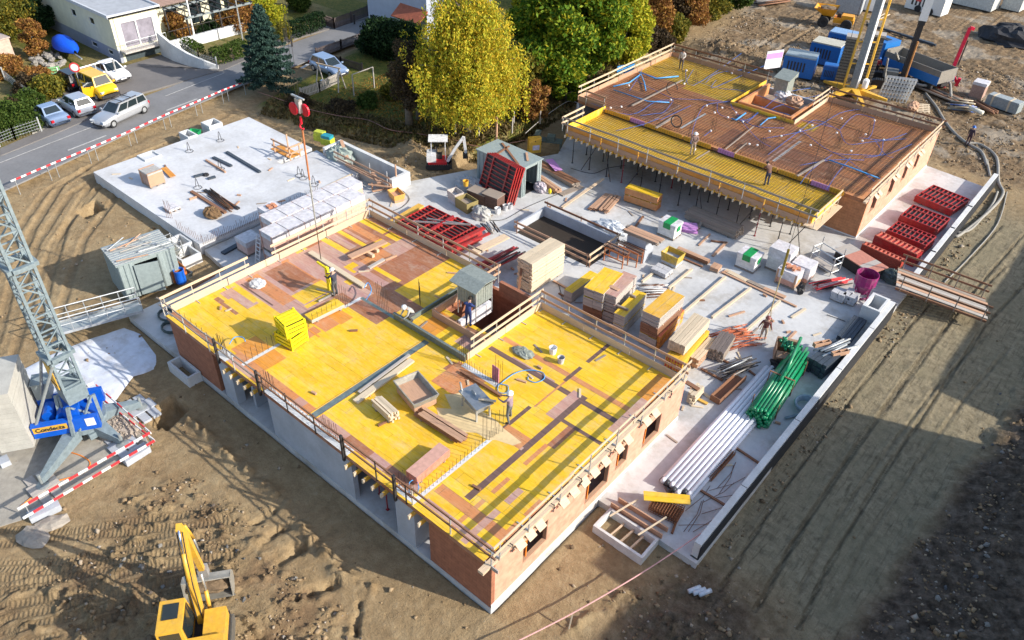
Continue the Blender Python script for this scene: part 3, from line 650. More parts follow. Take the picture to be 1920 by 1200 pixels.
# parapet formwork and rails
edge_board(H1,(-22.05,.3),(-22.05,13.5),ZD-.02,ZD+.42,w_new)
edge_board(H1,(-22.05,13.52),(-12.2,13.52),ZD-.02,ZD+.40,w_new);edge_board(H1,(-8.45,13.34),(-.1,13.34),ZD-.02,ZD+.40,w_new)
edge_board(H1,(-8.47,7.7),(-8.47,13.3),ZD-.02,ZD+.40,w_new,.05)
rails(H1,(-22.15,.0),(-22.15,4.9),ZD,foot=(.5,0));rails(H1,(-22.15,6.6),(-22.15,13.6),ZD,foot=(.4,0))
rails(H1,(-22.1,13.66),(-11.8,13.66),ZD,mat=w_pink,foot=(0,-.5));rails(H1,(-8.5,13.48),(.1,13.48),ZD,mat=w_pink,foot=(0,-.5))
rails(H1,(-8.6,8.2),(-8.6,13.5),ZD,foot=(.5,0));rails(H1,(-11.7,13.7),(-11.7,10.6),ZD,mat=w_pink)
rails(H1,(0.05,.1),(0.05,13.8),ZD,foot=(-.6,0))
rails(H1,(-22.2,-.12),(-13.9,-.12),ZD,mat=w_old,w=.05,h=.06,pm=steel);rails(H1,(-13.9,-.12),(-4.2,-.12),ZD,mat=w_brown,w=.05,h=.08,pm=dsteel);rails(H1,(-4.2,-.05),(.1,-.05),ZD,mat=w_brown,w=.05,h=.09)
for x in (-17.3,-14.0,-8.15,-5.0):
    b=MB();b.beam((x,-.16,ZD-.35),(x,-.16,ZD+1.15),.11,.11);b.build('stanchion',dsteel,H1)
b=MB();b.beam((-.11,-.5,3.13),(-.11,13.95,3.13),.26,.15);b.build('wall_plate',w_new,H1)
b=MB();b.beam((-3.35,-.04,3.12),(.35,-.04,3.1),.05,.2);b.build('wall_plate',w_grey,H1)
for y in (1.5,2.1,2.7,4.2,4.9,5.6,6.3,7.1,8.1,8.8,10.3,11.0):
    b=MB();M=Matrix.Rotation(math.radians(38),3,'Y')
    b.cbox((.12,y,3.02),(.42,.44,.03),M=M);b.beam((.06,y-.3,2.95),(.06,y+.3,2.95),.08,.08);b.build('shutter_plate',w_new,H1)
for y in (1.1,3.6,5.4,7.5,9.8,12.4):
    b=MB();b.tube([(.07,y,2.9),(.07,y,3.35)],.02,5);b.tube([(-.3,y,3.3),(.1,y,3.3)],.02,5);b.tube([(.07,y-.12,3.0),(.07,y+.12,3.1)],.025,5);b.build('bracket',dsteel,H1)
# green steel shutter and shaft
gp=M_plain('grey green shutter',(.17,.20,.19),.5,.1)
b=MB();b.box(-13.4,-8.45,7.52,7.60,ZD+.02,ZD+.42);b.box(-13.4,-8.45,7.46,7.52,ZD+.36,ZD+.42);b.build('edge_shutter',gp,H1)
b=MB();b.box(-12.7,-12.62,7.9,11.6,ZD+.01,ZD+.25);b.build('edge_shutter',alm,H1)
b=MB();b.box(-12.1,-11.9,9.9,13.4,.4,3.0,0,'wall');b.box(-8.7,-8.5,9.9,13.4,.4,3.0,0,'wall');b.box(-11.9,-8.7,13.2,13.4,.4,3.0,0,'wall');b.box(-11.9,-8.7,9.9,10.1,.4,3.0,0,'wall');b.box(-11.0,-8.9,12.9,13.1,3.0,3.9,0,'wall');b.build('shaft_wall',brickA,H1)
b=MB();b.box(-12.15,-12.07,9.0,13.4,ZD+.005,ZD+.45);b.box(-12.07,-8.5,9.0,9.08,ZD+.005,ZD+.42);b.box(-12.0,-10.6,11.4,11.46,ZD+.005,ZD+.4);b.box(-10.6,-10.54,9.1,11.46,ZD+.005,ZD+.4);b.build('shaft_shutter',w_pink,H1)
b=MB();b.box(-10.5,-10.3,9.2,11.5,ZD-.2,ZD+.5,0);b.build('shaft_liner',wrap,H1)
# starter bars
def bar_row(parent,a,c,step,h,**k):
    b=MB();bars(b,row(a,c,step),h,**k);return b.build('starter_bars',k.get('mat',rustd) if False else rustd,parent)
bar_row(H1,(-13.6,.12,2.9),(-8.0,.12,2.9),.16,.62,r=.009,hook=.1)
bar_row(H1,(-5.1,.2,3.0),(-4.3,.2,3.0),.1,1.3);bar_row(H1,(-4.2,.5,ZD),(-4.2,5.0,ZD),.22,.5);bar_row(H1,(-4.35,4.3,ZD),(-4.1,5.3,ZD),.2,1.5,r=.012)
bar_row(H1,(-8.6,7.3,ZD),(-7.9,7.3,ZD),.14,1.5,r=.012);bar_row(H1,(-8.3,7.35,ZD),(-6.3,7.35,ZD),.16,.45);bar_row(H1,(-6.3,7.3,ZD),(-5.9,7.3,ZD),.12,1.6)
bar_row(H1,(-17.6,.15,3),(-16.9,.15,3),.09,1.3,r=.012);bar_row(H1,(-16.05,.6,ZD),(-16.05,6.0,ZD),.3,.7);bar_row(H1,(-14.0,.2,ZD),(-13.3,.2,ZD),.1,1.0);bar_row(H1,(-9.9,.15,ZD),(-8.9,.15,ZD),.12,1.0)
bar_row(H1,(-14.8,7.7,ZD),(-14.0,7.7,ZD),.12,1.5,r=.012);bar_row(H1,(-13.7,9.6,ZD),(-13.2,9.2,ZD),.1,1.3,r=.012);bar_row(H1,(-17.2,6.6,ZD),(-15.9,6.6,ZD),.18,1.1);bar_row(H1,(-21.5,.4,ZD),(-17.9,.35,ZD),.5,.4)
# ------------------------------------------------------------------ second house
H2=thing('unfinished_house','unfinished brick house farther back, its roof covered with reinforcement mesh and blue conduits','house',(0,37,0))
ZE=3.2
def L2(x,y):return (x,y-37)
WIN2=[(1.2,2.3,1.7,3.0),(4.6,5.7,1.6,3.0),(7.3,8.3,1.7,2.95),(9.9,10.8,1.7,2.9)]
b=MB();wall_open(b,'y',-.2,0,.2,14.6,.35,3.1,WIN2);b.build('brick_wall',brickB,H2)
b=MB();wall_open(b,'x',0,.2,-3.4,0,.35,2.95,[]);b.build('brick_wall',M_brick('orange brown block',(.50,.235,.115),(.43,.19,.09),(.2,.1,.055),.38,.2),H2)
b=MB();b.box(-23.8,-23.6,0,14.5,.35,2.95,0,'wall');b.box(-23.6,0-.2,14.3,14.5,.35,2.95,0,'wall');b.box(-20,-19.8,3,12,.35,2.9,0,'wall');b.box(-19.8,-8,8,8.2,.35,2.9,0,'wall');b.build('concrete_wall',conc_wall,H2)
b=MB();b.box(0,.03,0,14.6,.36,.5,0,'wall');b.box(-3.4,-.0,-.03,0,.36,.45);b.build('plinth_strip',white,H2)
for (y0,y1,z0,z1) in WIN2:
    b=MB();t=.04
    b.box(-.19,-.01,y0,y1,z0,z0+t);b.box(-.19,-.01,y0,y1,z1-t,z1);b.box(-.19,-.01,y0,y0+t,z0+t,z1-t);b.box(-.19,-.01,y1-t,y1,z0+t,z1-t);b.build('window_frame',w_pink,H2)
    for yy in (y0+.1,y0+.75):
        b=MB();b.cbox((.1,yy,3.1),(.42,.42,.03),M=Matrix.Rotation(math.radians(38),3,'Y'));b.build('shutter_plate',w_new,H2)
rr=[(RU,(-30,-9),(1,30))]
def e2(px,py):p=P(px,py,ZE);return (p.x,p.y-37)
rr +=[(Y_,e2(1170,125),e2(1440,150)),(Y_,(-20.5,11),(-14.6,14.3)),(Y_,(-23,12.2),(-14.6,14.3)),(Y_,(-20.6,8.2),(-15,10.3)),(RU,(-23.8,5.5),(-19,9)),(B_,(-23.8,0),(-17,5)),(Y_,(-8.6,7.8),(-7.2,9.0)),(B_,(-12,1),(-3,4)),(PL,(-7.7,.2),(-7.45,7.4)),(PL,(-17.3,.6),(-17.1,5)),(CN,(-15.0,1.2),(-14.8,5)),(CN,(-7.3,1),(-7.1,5.5)),
       (RU,(-23.8,0),(-.3,.6))]
g=paint_deck(-23.7,-.3,0,14.4,rr,.1,[(-14.3,-8.9,8.0,14.5)])
b=MB();deck_mesh(g,-23.7,0,ZE,.1,b);b.build('formwork_deck',[ply_y,ply_b,ply_p,ply_d,ply_o,ply_rust,alm,conc_pale],H2)
b=MB();b.box(-23.7,-.3,.02,8,2.96,ZE-.004);b.box(-23.7,-14.3,8,14.3,2.96,ZE-.004);b.box(-8.9,-.3,8,14.3,2.96,ZE-.004);b.build('deck_underside',ply_b,H2)
# cantilevered slab formwork (yellow) in front
b=MB();b.box(-21.1,-1.8,-4.7,-.06,ZE-.34,ZE-.30);b.build('balcony_deck',ply_y,H2)
for a,c,z0,z1,m in (((-21.2,-4.8),(-1.7,-4.8),ZE-.36,ZE+.22,ply_o),((-21.15,-4.8),(-21.15,.2),ZE-.3,ZE+.22,ply_y),((-1.75,-4.8),(-1.75,0),ZE-.3,ZE+.22,ply_y)):
    edge_board(H2,a,c,z0,z1,m,.04)
b=MB()
for x0 in (-21,-18.6,-16.3,-13.9,-11.0,-8.7,-6.3,-3.9):
    pk=x0 in (-18.6,-11.0,-3.9);b.box(x0,x0+(1.3 if pk else 2.3),-.09,-.05,ZE-.2,ZE+.13,1 if pk else 0)
    if pk:b.box(x0+1.31,x0+2.3,-.09,-.05,ZE-.2,ZE+.13,0)
b.build('edge_board',[yelp,pinkp],H2)
edge_board(H2,(-21.2,-4.86),(-1.7,-4.86),ZE-.55,ZE-.12,w_pink,.03)
x=-21
while x <-1.8:
    b=MB();b.beam((x,-5.25,ZE-.52),(x,-.3,ZE-.52),.08,.2,0);b.box(x-.042,x+.042,-5.26,-5.12,ZE-.625,ZE-.415,1);b.build('joist',[yelp,w_pale],H2);x +=.52
b=MB()
for y in (-4.5,-2.6,-.7):b.beam((-21.2,y,ZE-.72),(-1.7,y,ZE-.72),.08,.2)
b.build('main_beam',yelp,H2)
rails(H2,(-21.3,-5.1),(-1.5,-5.1),ZE-.15,mat=w_old,h=.12,posts=2.4);rails(H2,(-21.4,-5.1),(-21.4,-2.5),ZE-.15,mat=w_new);rails(H2,(-1.45,-5.2),(-1.45,-1.3),ZE-.3,mat=w_new,posts=1.3)
b=MB();b.beam((-1.6,-5.3,ZE-.35),(-1.6,-1.2,ZE-.35),.9,.04);b.build('scaffold_board',w_new,H2)
for a,c in (((-23.75,0),(-23.75,14.45)),((-23.75,14.45),(-14.4,14.45)),((-8.85,14.45),(-.25,14.45)),((-23.7,.02),(-21.2,.02))):edge_board(H2,a,c,ZE,ZE+.38,w_pink)
edge_board(H2,(-14.35,8.0),(-14.35,14.4),ZE,ZE+.3,ply_y);edge_board(H2,(-14.35,7.95),(-8.85,7.95),ZE,ZE+.3,ply_y);edge_board(H2,(-8.85,7.95),(-8.85,14.4),ZE,ZE+.38,w_new,.05)
rails(H2,(-23.9,.3),(-23.9,14.6),ZE,posts=2.2);rails(H2,(-23.9,14.6),(-14.2,14.6),ZE,mat=w_brown,posts=2.2);rails(H2,(-8.9,14.6),(.1,14.6),ZE,mat=w_brown,posts=2.2)
rails(H2,(-9.0,11.6),(-9.0,14.8),ZE);rails(H2,(.02,-.2),(.02,14.4),ZE,zs=(.95,.5));rails(H2,(-22.9,-.1),(-21.1,-.1),ZE,mat=w_pink,posts=1.8)
b=MB();b.beam((-.1,-.4,3.2),(-.1,14.7,3.2),.2,.12);b.build('wall_plate',w_new,H2)
b=MB();b.box(-13.9,-9.3,8.4,8.6,.4,3.5,0,'wall');b.box(-13.9,-13.7,8.6,13.8,.4,3.5,0,'wall');b.box(-9.5,-9.3,8.6,13.8,.4,3.5,0,'wall');b.box(-13.7,-9.5,11.0,11.1,.4,3.3,0,'wall');b.build('shaft_shutter',ply_rust,H2)
b=MB();b.box(-13.7,-9.5,8.6,13.8,2.5,2.6);b.build('shaft_floor',w_old,H2)
# reinforcement mesh, draped just above the formwork
def rebar_mesh(x0,x1,y0,y1,z,sx,sy,hole=None,jit=.02):
    b=MB()
    def seg(p,q):b.tube([p,q],.014,3,0,cap=False)
    x=x0
    while x <= x1:
        yy=[(y0,y1)] if not hole or not hole[0] <x <hole[1] else [(y0,hole[2])]
        for s,e in yy:j=rnd.uniform(-jit,jit);seg((x+j,s,z),(x-j,e,z))
        x +=sx
    y=y0
    while y <= y1:
        xx=[(x0,x1)] if not hole or y <hole[2] else [(x0,hole[0]),(hole[1],x1)]
        for s,e in xx:j=rnd.uniform(-jit,jit);seg((s,y+j,z+.02),(e,y-j,z+.02))
        y +=sy
    return b
o=rebar_mesh(-23.5,-.5,.3,14.2,ZE+.06,.26,.18,(-14.4,-8.8,7.9)).build('reinforcement_mesh',rustd,H2);
o=rebar_mesh(-20.9,-2.0,-4.5,-.2,ZE-.24,.22,.2).build('reinforcement_mesh',rustd,H2)
b=MB()
for k in range(70): # overlapping second layer bars, looser
    x=rnd.uniform(-23,-3);y=rnd.uniform(.6,13.6);L=rnd.uniform(1.5,5)
    if -14.6 <x+L and x <-8.6 and y >7.5:continue
    b.tube([(x,y,ZE+.11),(min(x+L,-.6),y+rnd.uniform(-.08,.08),ZE+.11)],.012,3,cap=False)
for a,c in (((-14.3,7.7),(-8.8,7.7)),((-23.4,.35),(-1,.35)),((-23.4,14.1),(-14.6,14.1)),((-8.6,14.1),(-.6,14.1)),((-20.8,-.35),(-2,-.35))):
    for p in row((*a,ZE-.1),(*c,ZE-.1),.2):b.tube([p,p+V((0,0,.28)),p+V((0,-.3 if c[1] >5 else .3,.28))],.010,3,cap=False)
for (cx,cy) in ((-15.8,12.2),(-18.9,9.8),(-14.2,9.0),(-13.0,2.2),(-17,3.2),(-9.6,6.8),(-8.9,2),(-4.3,8.3),(-4.9,6.2),(-3.4,1.0)):
    bars(b,[(cx+.12*(k % 4),cy+.25*(k//4),ZE) for k in range(8)],1.0,r=.011)
b.build('starter_bars',rustd,H2)['kind']='stuff'
# electrical conduits
def e3(px,py,dz=.12):p=P(px,py,ZE+dz);return V((p.x,p.y-37,ZE+dz))
cps=[[(1190,150),(1240,175),(1263,185)],[(1285,130),(1300,160),(1390,100)],[(1300,150),(1345,165),(1400,172),(1490,205)],[(1323,155),(1345,137),(1400,130)],[(1343,150),(1335,165),(1390,142),(1440,120)],[(1263,185),(1330,188),(1400,195),(1480,215)],[(1263,188),(1230,190),(1180,215),(1100,190)],[(1262,190),(1245,210),(1228,213),(1200,217)],[(1295,198),(1265,212),(1238,225)],[(1295,270),(1300,240),(1315,205),(1330,195),(1370,190)],[(1345,193),(1350,215),(1400,225),(1430,200)],[(1370,190),(1375,205),(1410,235),(1470,240)],[(1400,230),(1430,205),(1470,175),(1520,165)],[(1320,255),(1333,245)],[(1430,260),(1520,242),(1575,212),(1612,205)],[(1575,243),(1605,215),(1640,222)],[(1575,245),(1590,270),(1640,265),(1700,260)],[(1575,245),(1530,225),(1500,245),(1440,290)],[(1500,240),(1510,250),(1560,285),(1610,290)],[(1610,290),(1660,290),(1710,270)],[(1640,262),(1660,290),(1675,295)],[(1656,263),(1650,290),(1620,295)],[(1640,227),(1635,250),(1627,260)],[(1560,285),(1590,300),(1640,340)],[(1560,290),(1520,320),(1500,345)],[(1595,295),(1570,325),(1550,355)],[(1470,195),(1450,210),(1560,238)],[(1155,245),(1200,235),(1236,222)],[(1460,190),(1530,180),(1560,165)],[(1620,300),(1560,300),(1500,310)],[(1700,250),(1660,262),(1610,258)],[(1380,215),(1420,260),(1445,275)],[(1180,170),(1200,140),(1205,125)],[(1300,130),(1285,155)]]
def smooth_path(q,n=4):
    out=[]
    for i in range(len(q)-1):
        p0,p1,p2,p3=q[max(i-1,0)],q[i],q[i+1],q[min(i+2,len(q)-1)]
        for k in range(n):
            t=k/n;out.append(.5*((2*p1)+(p2-p0)*t+(2*p0-5*p1+4*p2-p3)*t*t+(3*p1-p0-3*p2+p3)*t**3))
    return out+[q[-1]]
for q in cps:
    b=MB();b.tube(smooth_path([e3(*p) for p in q]),.017,5);b.build('conduit',blued,H2,smooth=True)
for q,r in (([(1198,135),(1230,147),(1272,143)],.06),([(1200,140),(1180,155),(1150,162)],.055),([(1200,135),(1208,155),(1211,170)],.05),([(1150,168),(1215,190),(1255,192)],.045),([(1398,212),(1380,225),(1372,222)],.06),([(1425,235),(1440,222),(1455,220)],.05),([(1555,300),(1590,312),(1650,335)],.05)):
    b=MB();b.tube([e3(*p,.16) for p in q],r,7);b.build('drain_pipe',bluel,H2,smooth=True)
for p in ((1179,160),(1283,157),(1287,132),(1258,187),(1165,200),(1145,202),(1340,211),(1354,202),(1380,211),(1393,228),(1365,220),(1325,198),(1420,272),(1405,270),(1333,245),(1569,249),(1617,264),(1596,283),(1657,262),(1640,226),(1623,252),(1523,235),(1520,272),(1578,222),(1500,245),(1465,255),(1443,246),(1372,137),(1303,280)):
    q=e3(*p,.14);b=MB();b.cbox(q,(.12,.12,.1));b.build('junction_box',white,H2)
for (a,c,w) in (((1185,198),(1280,150),.3),((1230,240),(1262,220),.4),((1360,280),(1413,237),.15),((1305,298),(1330,283),.12),((1495,330),(1545,300),.3),((1377,288),(1400,268),.12)):
    b=MB();b.beam(e3(*a,.18),e3(*c,.18),w*.5,.05);b.build('plank',w_old,H2)
b=MB();b.tube([e3(1265,240,.2)+V((.45*math.cos(t/12*6.28),.1,.5+.45*math.sin(t/12*6.28))) for t in range(13)],.05,6);b.build('cable_coil',black,H2)
b=MB();b.tube([e3(1256,180,.1)+V((.5*math.cos(t/12*6.28),.15,.6+.55*math.sin(t/12*6.28))) for t in range(10)],.035,6);b.build('cable_coil',black,H2)
# props under the cantilever
k=0
for x in np.arange(-20.6,-2,1.55):
    for y in (32.5,34.4,36.3):
        xx=float(x)+rnd.uniform(-.15,.15);k +=1
        mt=redd if k % 7 ==3 else (steel if k % 9 ==0 else dsteel)
        o=prop(xx,y,.36,ZE-.82,mat=mt)
        tag(o,{redd:'red',steel:'bright galvanised',dsteel:'thin dark'}[mt]+' steel prop holding up the cantilevered yellow formwork','prop',{redd:'red props',steel:'galvanised props',dsteel:'dark props'}[mt]+' under the cantilevered formwork')
for k,x in enumerate((-18.5,-17.6,-14.4,-9.8,-5.6,-2.6,-2.1)):
    b=MB();b.tube([(x,32.4,ZE-.8),(x+(.9 if k % 2 else -.9),32.0,.37)],.028,6);tag(b.build('steel_prop',dsteel),'slanting dark bracing prop under the edge of the cantilevered yellow formwork','prop','slanting props under the cantilevered formwork')
# ------------------------------------------------------------------ retaining wall and concrete boxes
tarm=M_plain('black waterproof coat',(.02,.022,.028),.7)
rw=thing('retaining_wall','long low grey retaining wall with black coated outer face beside the muddy lane','wall',(4.6,7.4,0))
b=MB();b.box(0,.3,0,22.6,.35,1.25,0,'wall');b.build('wall_segment',conc_pale,rw)
b=MB();b.box(0,.3,26.2,44.8,.35,1.2,0,'wall');b.build('wall_segment',conc_pale,rw)
b=MB();b.box(.3,.36,-.05,22.7,-.35,1.12);b.box(.3,.36,26.1,44.9,-.35,1.08);b.box(-.02,.36,-.07,-.005,-.5,.35);b.build('waterproof_coat',tarm,rw)
for y in (4,9.5,14.6,19.2,30,34,38):
    b=MB();b.box(-.005,.305,y,y+.03,1.0,1.257);b.build('joint',dsteel,rw)
def conc_box(name,label,loc,dx,dy,h,t=.12,rz=0,mat=None,cat='light well'):
    o=thing(name,label,cat,loc,rz);b=MB()
    b.box(-dx/2,dx/2,-dy/2,-dy/2+t,0,h,0,'wall');b.box(-dx/2,dx/2,dy/2-t,dy/2,0,h,0,'wall');b.box(-dx/2,-dx/2+t,-dy/2+t,dy/2-t,0,h,0,'wall');b.box(dx/2-t,dx/2,-dy/2+t,dy/2-t,0,h,0,'wall')
    b.build('wall',mat or conc_pale,o);b=MB();b.box(-dx/2+t,dx/2-t,-dy/2+t,dy/2-t,0,.04);b.build('floor',mat or conc_pale,o);return o
conc_box('light_well','pale concrete light well box against the foot of the brown brick wall on the left',(-20.9,-.42,-.3),1.9,.75,.95)
conc_box('light_well','square concrete shaft box built against the retaining wall behind the dark blue pipes',(4.07,29.1,.36),1.02,1.7,1.0,.16)
lw=conc_box('light_well','concrete light well with timber struts at the near end of the yard slab',(1.95,6.45,-.55),2.5,1.3,1.0)
b=MB()
for x in (-.5,.0,.5):b.beam((x,-.5,.7),(x+.1,.5,.72),.08,.1)
b.build('strut',w_new,lw)
wf=thing('timber_formwork','timber formwork boards clamped over the slab edge above the near light well','formwork',(1.95,7.1,.35))
for p in (((-1.3,.1,.15),(1.3,.15,.15)),((-1.2,.55,.15),(1.3,.6,.15))):
    b=MB();b.beam(*p,.06,.28);b.build('board',w_pink,wf)
for x in (-.7,.75):b=MB();b.beam((x-.2,-.6,.35),(x+.2,1.0,.35),.06,.06);b.build('clamp',w_pale,wf)
conc_box('light_well','left of two pale concrete boxes at the corner of the raised slab',(-31.8,5.9,-.35),1.4,1.0,1.05)
conc_box('light_well','right of two pale concrete boxes at the corner of the raised slab',(-30.3,5.4,-.35),1.4,1.3,1.05)
conc_box('light_well','small concrete box on the far edge of the raised slab',(-43.6,10.6,-.1),1.2,1.3,1.0)
conc_box('light_well','pale concrete box behind the raised slab near the green barrow',(-44.9,14.6,-.1),1.4,.8,1.0)
conc_box('light_well','pale concrete box at the top corner of the raised slab',(-45.4,17.0,-.1),1.2,1.2,1.0)
# deep concrete basin behind the raised slab
bs=thing('concrete_basin','long open concrete basin with tall walls beside the dug heaps','basin',(-30.8,19.9,0))
b=MB();b.box(-4.0,3.7,1.35,1.65,-1.1,1.35,0,'wall');b.box(3.4,3.7,-.1,1.35,-1.1,1.35,0,'wall');b.box(-4.0,-3.75,-.1,1.35,-1.1,1.3,0,'wall');b.build('wall',conc_pale,bs)
b=MB();b.box(-3.75,3.4,-.3,-.1,-1.1,1.0,0,'wall');b.build('shutter_wall',w_grey,bs);b=MB();b.box(-3.75,3.4,-.1,1.35,-1.1,-1.0);b.build('floor',conc_wall,bs)
rails(bs,(-2.2,-.35),(3.6,-.35),1.0,zs=(.6,.2),mat=w_pink,posts=2)
for a,c in (((-1.5,.2,1.1),(-3.6,1.4,1.5)),((-1,-.4,1.05),(3,-.5,1.05)),((1.5,0,1.15),(3.0,-.7,1.1))):b=MB();b.beam(a,c,.25,.04);b.build('board',w_pink,bs)
# stair opening with railings in the yard
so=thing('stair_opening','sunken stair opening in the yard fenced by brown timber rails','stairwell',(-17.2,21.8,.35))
b=MB();b.box(0,6.0,0,.004+2.9,.0,.006);b.build('painted_shade_floor',M_wood('painted shaft shade',(.035,.024,.015)),so)  # flat floor; the opening's deep shade is painted into its near-black colour
b=MB();b.box(0,6.0,2.9,3.05,0,.75,0,'wall');b.box(-.15,0,0,3.05,0,.6,0,'wall');b.build('kerb_wall',conc_wall,so)
rails(so,(0,3.1),(6.0,3.1),0,zs=(1.0,.55),mat=w_brown,w=.05,posts=3,pm=w_brown,ph=1.1);rails(so,(0,-.1),(6.0,-.1),0,zs=(.85,.45),mat=w_pink,w=.05,posts=3,pm=w_brown,ph=1.0);rails(so,(6.05,-.1),(6.05,3.1),0,zs=(1.0,.5),mat=w_new,w=.05,posts=3.1,pm=w_brown)
# starter bars along the raised slab edge
rb=thing('starter_bar_fence','row of rusty starter bars standing along the near edge of the raised slab','rebar',(-30.3,6.7,.78))
b=MB();bars(b,row((-.0,.0,-.1),(-.0,9,-.1),.13),.55,r=.012,hv=.3);bars(b,row((-2.8,-.1,-.1),(0,0,-.1),.22),.6,r=.011,hv=.3);bars(b,row((-4.4,.1,0),(-4.1,.3,0),.1),1.2,r=.012);b.build('bars',rust,rb)
b=MB();bars(b,row((.05,0,-.7),(.05,8.5,-.7),.2),.35,r=.011);b.beam((.12,0,-.28),(.12,4.5,-.28),.06,.06);b.build('lower_bars',steel,rb)
# ------------------------------------------------------------------ crop coordinate helpers (pixel positions measured in enlarged crops)
def T(ox,oy,s=.25):return lambda x,y:(ox+x*s,oy+y*s)
T4,T5,T6,T7,T8,T9,T10,T11,T12,T14,T15,T17=T(1440,0),T(0,300),T(480,300),T(960,300),T(1440,300),T(0,600),T(480,600),T(960,600),T(1440,600),T(0,900),T(480,900),T(960,900)
K1,K2,K3,K7,KQ,KP=T(300,350),T(780,540),T(1240,420),T(1190,560,260/1418),T(800,220,300/1636),T(560,180,220/1200)
def hgt(fb,ty,zb):
    b=P(*fb,zb);lo,hi=zb,zb+12
    for _ in range(30):
        m=(lo+hi)/2;v=ROT @ (np.array([b.x,b.y,m])-CAM);y=600+FPX*v[1]/v[2]
        if y >ty:lo=m
        else:hi=m
    return lo
def blk(a,b,c,zt):
    """a->b length, b->c width, all at height zt: centre, length, width, angle"""
    A,B,C_=P(*a,zt),P(*b,zt),P(*c,zt);d=(B-A);L=d.length;u=d/L;w=C_-B;w=w-u*w.dot(u)
    ctr=(A+B)/2+w/2;return (ctr.x,ctr.y),L,w.length,math.atan2(u.y,u.x)
def lab(o,l,c,g=None):return tag(o,l,c,g)
def board_stack(name,label,cat,a,b,c,fb=None,zb=.36,h=None,top=w_pale,side=w_pale,packs=1,nlay=8,cols=1,jit=.03,grain=None,group=None,tops=None):
    """stack of planks or panels: one thing, each strapped pack a part"""
    zt=zb+h if h else hgt(fb,a[1],zb)
    ctr,L,Wd,ang=blk(a,b,c,zt);H=zt-zb
    o=thing(name,label,cat,(ctr[0],ctr[1],zb),ang,group)
    bb=MB()
    for x in (-L*.35,L*.35):bb.box(x-.05,x+.05,-Wd/2,Wd/2,0,.08)
    bb.build('bearer',w_old,o)
    z=.08;ph=(H-.08-.06*(packs-1))/packs
    for k in range(packs):
        sd=side[k % len(side)] if isinstance(side,(list,tuple)) else side
        tp=tops[k] if tops else top
        b_=MB();lh=ph/nlay;cw=Wd/cols;dx0=rnd.uniform(-.06,.06)
        for i in range(nlay):
            for j in range(cols):
                dx=rnd.uniform(-jit,jit)+dx0;dy=rnd.uniform(-jit,jit)*.25;last=i ==nlay-1
                x0,x1=-L/2+dx,L/2+dx;y0=-Wd/2+j*cw+.006+dy;y1=-Wd/2+(j+1)*cw-.006+dy;z0=z+i*lh+.003;z1=z+(i+1)*lh
                n0=len(b_.m);b_.box(x0,x1,y0,y1,z0,z1,0)
                if last:b_.m[n0+1]=1
        b_.build('pack',[sd,tp],o);z +=ph
        if k <packs-1:
            s_=MB()
            for x in (-L*.33,L*.33):s_.box(x-.04,x+.04,-Wd/2-.02,Wd/2+.02,z,z+.06)
            s_.build('spacer',w_pale,o);z +=.06
    return o,zt,ctr,ang,L,Wd
def plank(a,b,w,h,z,mat,label,group=None,cat='plank',name='plank',z2=None):
    """a single loose board or beam; a, b pixel ends at height z"""
    p,q=P(*a,z),P(*b,z2 if z2 is not None else z);m=(p+q)/2;d=q-p
    bm=MB();bm.beam(p-m,q-m,w,h);o=bm.build(name,mat,loc=m);return lab(o,label,cat,group)
GY=.36
# --- stacks in the yard ---
board_stack('timber_stack','tall stack of pale fresh planks in three packs beside the stair opening','timber stack',T7(155,785),T7(400,630),T7(285,580),T7(155,1010),packs=3,nlay=7,cols=5,jit=.05)
board_stack('panel_stack','lowest yellow topped stack of formwork panels, leftmost of the yard panel stacks','panel stack',T7(450,1000),T7(645,855),T7(590,825),T7(450,1080),side=w_grey,top=ply_y,nlay=12)
board_stack('panel_stack','tall panel stack with wide bright yellow top and grey brown sides','panel stack',T7(690,1005),T7(840,850),T7(700,795),T7(690,1210),side=[w_brown,w_grey,w_grey],top=ply_y,packs=3,nlay=7,cols=2)
o,zt,ct,an,L_,W_=board_stack('panel_stack','tall grey edged panel stack with a worn pale brown top between two yellow topped stacks','panel stack',T7(785,1030),T7(940,870),T7(850,820),T7(775,1230),side=[w_grey,w_grey,w_grey,w_pink],top=ply_p,packs=3,nlay=8)
for k,(p,q) in enumerate(((T7(735,945),T7(800,975)),)):plank(p,q,.25,.05,zt+.03,w_pink,'short pink board lying across the worn brown topped panel stack')
o,zt,*_=board_stack('panel_stack','grey edged panel stack with narrow yellow top carrying two small cross battens','panel stack',T7(850,1175),T7(1015,1000),T7(940,965),T7(850,1330),side=w_grey,top=ply_y,packs=2,nlay=9)
for p,q,n in ((T7(785,1090),T7(870,1125),'nearer'),(T7(885,1010),T7(925,1030),'farther')):plank(p,q,.12,.12,zt+.07,w_old,n+' grey batten lying across the narrow yellow topped panel stack',cat='batten',name='batten')
board_stack('panel_stack','rightmost tall panel stack, its top worn orange yellow','panel stack',(1238.6,596.7),(1285,555),(1252.5,541),(1236,657),side=[w_grey,w_brown,w_grey],tops=[ply_y,ply_p,M_formply('worn orange yellow ply',(.72,.42,.03),(.62,.5,.3),.6)],packs=3,nlay=7,cols=2)
board_stack('panel_stack','low stack of red brown panels against the worn orange yellow topped stack','panel stack',K7(270,390),K7(515,110),K7(490,95),K7(270,430),h=1.0,side=ply_o,top=M_plain('orange red panel',(.6,.16,.08),.6),packs=2,nlay=6)
o,zt,ct,an,L_,W_=board_stack('beam_stack','stack of yellow formwork beams with red painted ends behind the nearest house corner','beam stack',K7(500,650),K7(770,330),K7(590,270),K7(455,775),side=[M_wood('yellow beam wood',(.72,.42,.04),.25)],top=M_wood('yellow beam top',(.78,.46,.04),.2),nlay=3,cols=6)
